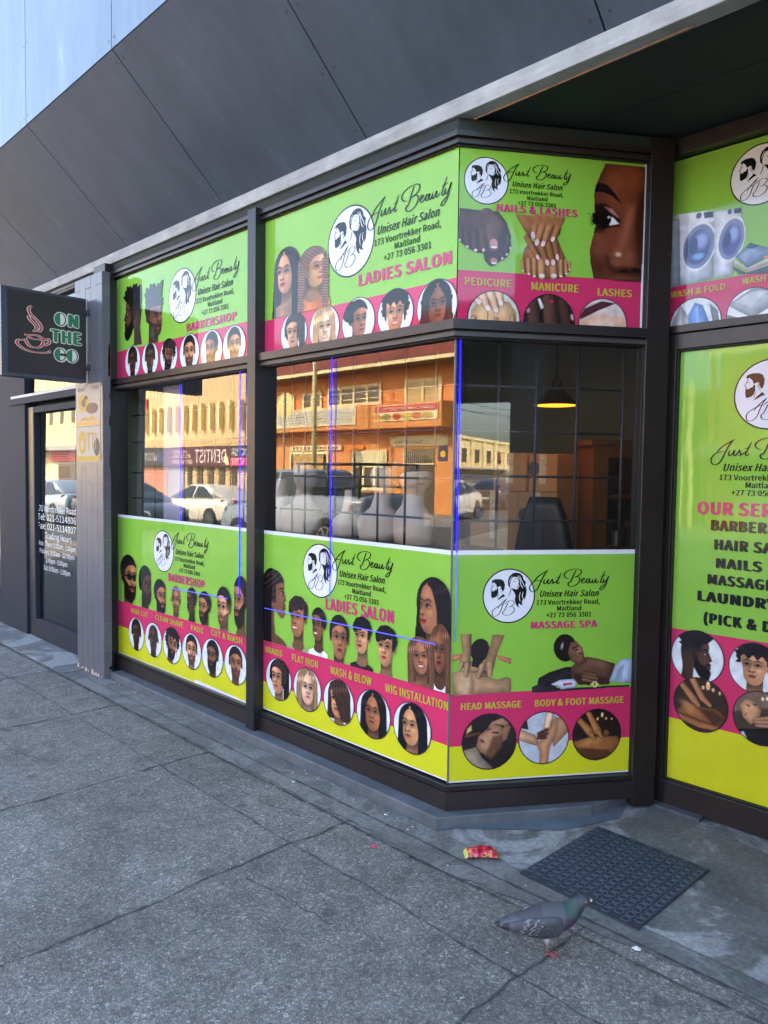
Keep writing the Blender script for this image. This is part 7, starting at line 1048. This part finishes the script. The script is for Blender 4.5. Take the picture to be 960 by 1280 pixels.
# yellow building mirrored in the entrance door
YB = tag(empty('yellow_building', (0, 0, 0)), 'low yellow building with a cornice, mirrored in the entrance door poster', 'building')
m = MB(); m.box((-17.4, FY-9, -.19), (-10.3, FY, 4.35), YELB); m.build('wall', YB); m = MB(); m.box((-17.4, FY+.001, 4.05), (-10.2, FY+.25, 4.40), CRM); m.build('cornice', YB); win(YB, -12.6, -11.2, 2.3, 3.6, 2, 2); win(YB, -15.4, -14.0, 2.3, 3.6, 2, 2)
m = MB(); m.box((-16.5, FY+.01, 0), (-14.6, FY+.05, 2.0), SHUT); m.box((-13.0, FY+.01, 0), (-11.0, FY+.05, 1.9), DWIN); m.build('shop_fronts', YB)
def plain(name, x0, x1, h, mt, label, nw, y=0, pil=False):
    o = tag(empty(name, (0, 0, 0)), label, 'building'); m = MB(); m.box((x0, FY-10+y, -.19), (x1, FY+y, h), mt); m.build('wall', o)
    for k in range(nw): c = x0+(x1-x0)*(k+.5)/nw; m = MB(); m.box((c-.7, FY+y+.001, h*.55), (c+.7, FY+y+.05, h*.82), DWIN); m.box((c-.8, FY+y+.002, h*.53), (c+.8, FY+y+.12, h*.55), CRM); m.build('window', o)
    m = MB(); m.box((x0-.1, FY+y-.1, h), (x1+.1, FY+y+.2, h+.25), CRM); m.build('cornice', o)
    m = MB(); m.box((x0+1, FY+y+.001, 0), (x1-1, FY+y+.06, h*.36), SHUT); m.box((x0, FY+y+.001, h*.42), (x1, FY+y+1.6, h*.45), GREYP); m.build('shop_fronts', o)
    if pil:
        for k in range(nw+1): c = x0+.3+(x1-x0-.6)*k/nw; m = MB(); m.box((c-.25, FY+y+.061, h*.46), (c+.25, FY+y+.25, h-.02), CRM); m.build('pilaster', o)
plain('brick_building', -9.6, 3, 5.2, BRICK, 'brown brick building across the road beside the low yellow one', 3)
plain('grey_building', 3.4, 20, 6.0, GREYP, 'grey plastered building across the road facing the salon entrance', 4)
plain('white_building', 20.5, 36, 4.2, WHB, 'low white building across the road right of the grey one', 4)
plain('warehouse', 40, 88, 4.6, YELB, 'long cream warehouse with pilasters far along the road, mirrored in the bay window', 12, 0, True)
plain('red_front_building', 90, 112, 3.6, BRICK, 'distant low brick building at the far end of the road', 4)
plain('end_building', -118, -82, 6.5, BEI, 'distant beige building at the far left end of the road', 6)
# street furniture across the road
PO = pm('pole_cream', (226, 208, 150), .6, .08, 3); STEEL = pm('galvanised', (150, 150, 146), .45, .15, 6)
m = MB(); m.tube([(-23.0, -13.6, -.02), (-23.0, -13.6, 9.5)], [.11, .075], PO, 10); m.tube([(-23.0, -13.6, 9.3), (-23.0, -12.6, 9.7), (-23.0, -11.8, 9.72)], [.05, .045, .04], PO, 8); o = m.build('lamp_post'); tag(o, 'tall cream lamp post across the road in front of the orange building', 'lamp post'); m = MB(); m.box((-23.14, -12.0, 9.64), (-22.86, -11.2, 9.74), STEEL); m.build('lamp_head', o)
m = MB(); m.tube([(-25.02, -13.65, -.02), (-25.02, -13.65, 4.8)], .035, STEEL, 8); o = m.build('road_sign'); tag(o, 'round road sign seen from behind, pale in the sun, across the road', 'road sign'); m = MB(); m.sweep([[(-25.02+.52*math.cos(q), yy, 4.24+.52*math.sin(q)) for q in [2*math.pi*i/28 for i in range(28)]] for yy in (-13.70, -13.69)], pm('sign_back', (232, 214, 140), .5)); m.build('sign_plate', o)
m = MB(); m.tube([(72, -13.9, 0), (72, -13.9, 6.2)], [.14, .10], pm('creosote_pole', (70, 56, 46), .9), 8); m.box((71.9, -14.9, 5.6), (72.1, -12.9, 5.75), WOODD); m.box((71.9, -14.7, 5.1), (72.1, -13.1, 5.22), WOODD); o = m.build('utility_pole'); tag(o, 'dark utility pole with two cross arms far along the road', 'utility pole')
LEAF = pm('pine_needles', (52, 62, 42), .8, .3, 2); TRK = pm('pine_trunk', (84, 66, 52), .9)
TR = tag(empty('norfolk_pine', (95, -15.5, 0)), 'tall tiered norfolk pine far along the road, mirrored in the bay window', 'tree'); m = MB(); m.tube([(0, 0, -.1), (0, 0, 9.2)], [.28, .05], TRK, 8); m.build('trunk', TR); m = MB()
for k in range(11):
    z_ = 2.0+k*.65; L_ = 2.9*(1-k/11.5)**.8+.25
    for j in range(7):
        a = j*2*math.pi/7+k*.5; d = Vector((math.cos(a), math.sin(a), .22)); sd2 = Vector((-math.sin(a), math.cos(a), 0))
        for q in range(9):
            t = (q+1)/9; c = Vector((0, 0, z_))+d*L_*t; w_ = .20*random.uniform(.6, 1.3); m.face([c-sd2*w_+Vector((0, 0, -.05)), c+d*.14, c+sd2*w_+Vector((0, 0, -.05)), c+Vector((0, 0, .12))], LEAF)
m.build('crown', TR)
# ---------------------------------------------------------------- vehicles
TYRE = pm('tyre_rubber', (24, 24, 25), .8); RIM = pm('alloy_rim', (170, 172, 176), .35, metal=.7); CGLS = pm('car_glass', (26, 30, 34), .06); TAIL = pm('tail_light_red', (150, 18, 22), .2); HEADL = pm('head_light_clear', (214, 220, 226), .12); BLK = pm('black_trim', (22, 22, 24), .5); PLATE = pm('number_plate', (226, 222, 196), .5)
def car(name, label, cat, loc, rz, paint, low, cab, wheels, rw, tail_z, extra=None):
    root = tag(empty(name, loc, rz), label, cat)
    m = MB(); R_ = []
    for x, zb, zt, w in low: R_.append([(x, -w*.9, zb), (x, -w, zb+.10), (x, -w*1.01, (zb+zt)*.5), (x, -w*.985, zt-.14), (x, -w*.90, zt-.03), (x, -w*.6, zt), (x, w*.6, zt), (x, w*.90, zt-.03), (x, w*.985, zt-.14), (x, w*1.01, (zb+zt)*.5), (x, w, zb+.10), (x, w*.9, zb)])
    m.sweep(R_, paint); b = m.build('body', root); s_ = b.modifiers.new('b', 'BEVEL'); s_.width = .02; s_.limit_method = 'ANGLE'
    m = MB(); R_ = [[(x, -wb, z0), (x2, -wt, z1), (x2, -wt*.8, z1+.03), (x2, wt*.8, z1+.03), (x2, wt, z1), (x, wb, z0)] for x, x2, z0, z1, wb, wt in cab]; m.sweep(R_, paint, True, True, True); m.build('roof', root)
    (xr, xr2, z0, z1, wb, wt), (xf, xf2, _, z1f, _, _) = cab[1], cab[2]; (xa, xa2, za, _, wa, wta), (xz, xz2, zz, _, wz, wtz) = cab[0], cab[3]
    m = MB()
    for sg in (-1, 1):
        mid = (xr+xf)/2
        for a, b_, c, d in (((xa*.35+xr*.65, za), (mid-.06, z0), (mid-.06, z1-.05), (xr2+.08, z1-.05)), ((mid+.06, z0), (xz*.72+xf*.28, zz), (xf2-.04, z1f-.05), (mid+.06, z1-.05))):
            q = lambda p_: (p_[0], sg*(wb+(wt-wb)*(p_[1]-z0)/(z1-z0)+.012), p_[1]+.02); m.face([q(a), q(b_), q(c), q(d)], CGLS)
    m.face([(xa+.08, -wa*.82, za+.05), (xa+.08, wa*.82, za+.05), (xr2-.06, wt*.82, z1-.02), (xr2-.06, -wt*.82, z1-.02)], CGLS) if False else None
    f = lambda x0, z0_, x1, z1_, w0, w1, off: m.face([(x0+off, -w0, z0_), (x0+off, w0, z0_), (x1+off, w1, z1_), (x1+off, -w1, z1_)], CGLS)
    dxr, dxf = cab[0][0], cab[3][0]
    f(xa+(xr2-xa)*.12, za+(z1-za)*.14, xa+(xr2-xa)*.90, za+(z1-za)*.94, wa*.84, wt*.84, -.03); f(xz+(xf2-xz)*.12, zz+(z1f-zz)*.14, xz+(xf2-xz)*.90, zz+(z1f-zz)*.94, wz*.84, wt*.84, .03); m.build('windows', root)
    for wx in wheels:
        for sg in (-1, 1):
            yb = sg*(low[3][3]+.005)
            m = MB(); m.sweep([[(wx+(rw+.06)*math.cos(q), yb+sg*o_, rw+(rw+.06)*math.sin(q)) for q in [2*math.pi*i/24 for i in range(24)]] for o_ in (-.02, .012)], BLK); m.build('wheel_arch', root)
            m = MB(); m.sweep([[(wx+r_2*math.cos(q), yb+sg*o_, rw+r_2*math.sin(q)) for q in [2*math.pi*i/24 for i in range(24)]] for o_, r_2 in ((-.18, rw*.95), (-.16, rw), (.0, rw), (.022, rw*.94), (.022, rw*.70))], TYRE); w = m.build('wheel', root); m = MB()
            m.sweep([[(wx+r_2*math.cos(q), yb+sg*.024, rw+r_2*math.sin(q)) for q in [2*math.pi*i/24 for i in range(24)]] for r_2 in (rw*.69, rw*.60)], RIM, True, False)
            for k in range(6): a = k*math.pi/3; m.face([(wx+rw*(.62*math.cos(a)-s2*.08*math.sin(a)), yb+sg*.026, rw+rw*(.62*math.sin(a)+s2*.08*math.cos(a))) for s2 in (-1, 1)]+[(wx-s2*rw*.1*math.sin(a), yb+sg*.026, rw+s2*rw*.1*math.cos(a)) for s2 in (1, -1)], RIM)
            m.build('rim', w)
    xt, xh = low[0][0], low[-1][0]; wt_ = low[1][3]; wh = low[-2][3]
    for sg in (-1, 1):
        m = MB(); m.sweep([[(xt+.0+dx, sg*(wt_*.60), tail_z-.07), (xt+dx*1.0, sg*wt_*.60, tail_z+.07), (xt+.30+dx, sg*(wt_+.012), tail_z+.08), (xt+.36+dx, sg*(wt_+.012), tail_z-.02)] for dx in (-.03, .03)], TAIL, True, True, False); m.build('tail_light', root)
        m = MB(); zh = low[-2][2]-.14; m.sweep([[(xh+dx, sg*wh*.55, zh-.07), (xh-.02+dx, sg*wh*.55, zh+.05), (xh-.28+dx, sg*(wh+.012), zh+.09), (xh-.26+dx, sg*(wh+.012), zh-.02)] for dx in (-.03, .03)], HEADL, True, True, False); m.build('headlight', root)
    m = MB(); m.box((xt-.035, -.26, .52), (xt-.02, .26, .63), PLATE); m.build('number_plate', root)
    m = MB(); m.box((xt-.03, -wt_*.9, .30), (xt+.1, wt_*.9, .42), BLK); m.box((xh-.1, -wh*.9, .26), (xh+.02, wh*.9, .40), BLK); m.build('bumper_trim', root)
    if extra: extra(root)
    return root
SED = [(-2.34, .42, .90, .74), (-2.26, .32, 1.03, .84), (-1.7, .24, 1.07, .89), (-.9, .22, 1.02, .90), (1.0, .22, .97, .90), (1.5, .22, .91, .89), (2.1, .26, .80, .85), (2.32, .36, .66, .74)]
SEDC = [(-1.85, -1.80, 1.03, 1.06, .80, .74), (-1.30, -.75, 1.0, 1.42, .84, .62), (.80, .20, .96, 1.44, .84, .62), (1.35, 1.30, .93, .95, .80, .74)]
WHP = pm('white_car_paint', (238, 232, 214), .25, coat=.6); DKP = pm('dark_blue_paint', (40, 46, 60), .25, coat=.6); SVP = pm('silver_paint', (150, 166, 178), .28, metal=.3, coat=.5); BKP = pm('grey_blue_bakkie_paint', (140, 152, 164), .3, coat=.5); SV2 = pm('white_bakkie_paint', (206, 206, 202), .3, coat=.4)
car('white_sedan', 'white sedan in the sunlit lane, mirrored in the left window below the DENTIST board', 'car', (-22.6, -8.75, -.15), R(180), WHP, SED, SEDC, (-1.42, 1.42), .33, .92)
car('dark_car', 'dark blue sedan parked behind the pickup, its bonnet mirrored low in the left window', 'car', (-21.6, -5.3, -.15), 0, DKP, SED, SEDC, (-1.42, 1.42), .33, .92)
car('silver_car', 'silver blue sedan parked further left, mirrored in the cafe door', 'car', (-26.6, -5.3, -.15), R(180), SVP, SED, SEDC, (-1.42, 1.42), .33, .92)
def rack(root):
    m = MB(); 
    for sg in (-1, 1):
        for x in (-2.35, -1.4, -.45): m.tube([(x, sg*.80, 1.2), (x, sg*.78, 1.86)], .03, BLK, 6)
        for z_ in (1.40, 1.6, 1.86): m.tube([(-2.4, sg*.79, z_), (-.4, sg*.79, z_)], .025, BLK, 6)
    for x in (-2.35, -1.7, -1.05, -.45): m.tube([(x, -.78, 1.86), (x, .78, 1.86)], .025, BLK, 6)
    m.build('load_rack', root); m = MB(); m.face([(-2.4, -.78, 1.262), (-.6, -.78, 1.262), (-.6, .78, 1.262), (-2.4, .78, 1.262)], BLK); m.build('load_bed', root)
PK = [(-2.52, .5, 1.20, .82), (-2.48, .42, 1.26, .88), (-1.6, .36, 1.26, .90), (-.5, .34, 1.25, .90), (1.0, .34, 1.18, .90), (1.5, .34, 1.16, .89), (2.3, .38, 1.05, .86), (2.5, .5, .9, .78)]
PKC = [(-.55, -.48, 1.22, 1.66, .84, .70), (-.45, -.35, 1.22, 1.72, .84, .70), (.95, .45, 1.16, 1.72, .84, .70), (1.55, 1.5, 1.13, 1.15, .80, .74)]
car('pickup', 'grey blue pickup with a black load rack, mirrored in the wide middle window', 'pickup', (-12.95, -5.45, -.15), R(180), BKP, PK, PKC, (-1.5, 1.55), .37, .98, rack)
car('white_hatchback', 'pale hatchback parked along the kerb far right, mirrored in the bay window corner', 'car', (20.5, -5.4, -.15), R(180), SV2, SED, SEDC, (-1.42, 1.42), .33, .92)
car('charcoal_car', 'charcoal sedan in the near lane beyond the pale hatchback', 'car', (31, -6.2, -.15), 0, DKP, SED, SEDC, (-1.42, 1.42), .33, .92)

for k, (yy, zz) in enumerate(((-12.2, 7.1), (-12.5, 6.6), (-13.9, 6.9))):
    m = MB(); m.tube([(x, yy, zz-.6*math.sin(math.pi*((x+60) % 30)/30)) for x in range(-60, 91, 3)], .018, BLK, 5); tag(m.build('overhead_wire'), ('highest overhead wire strung along the far side of the road', 'lowest overhead wire strung along the far side of the road', 'overhead wire nearest the facades across the road')[k], 'wire')
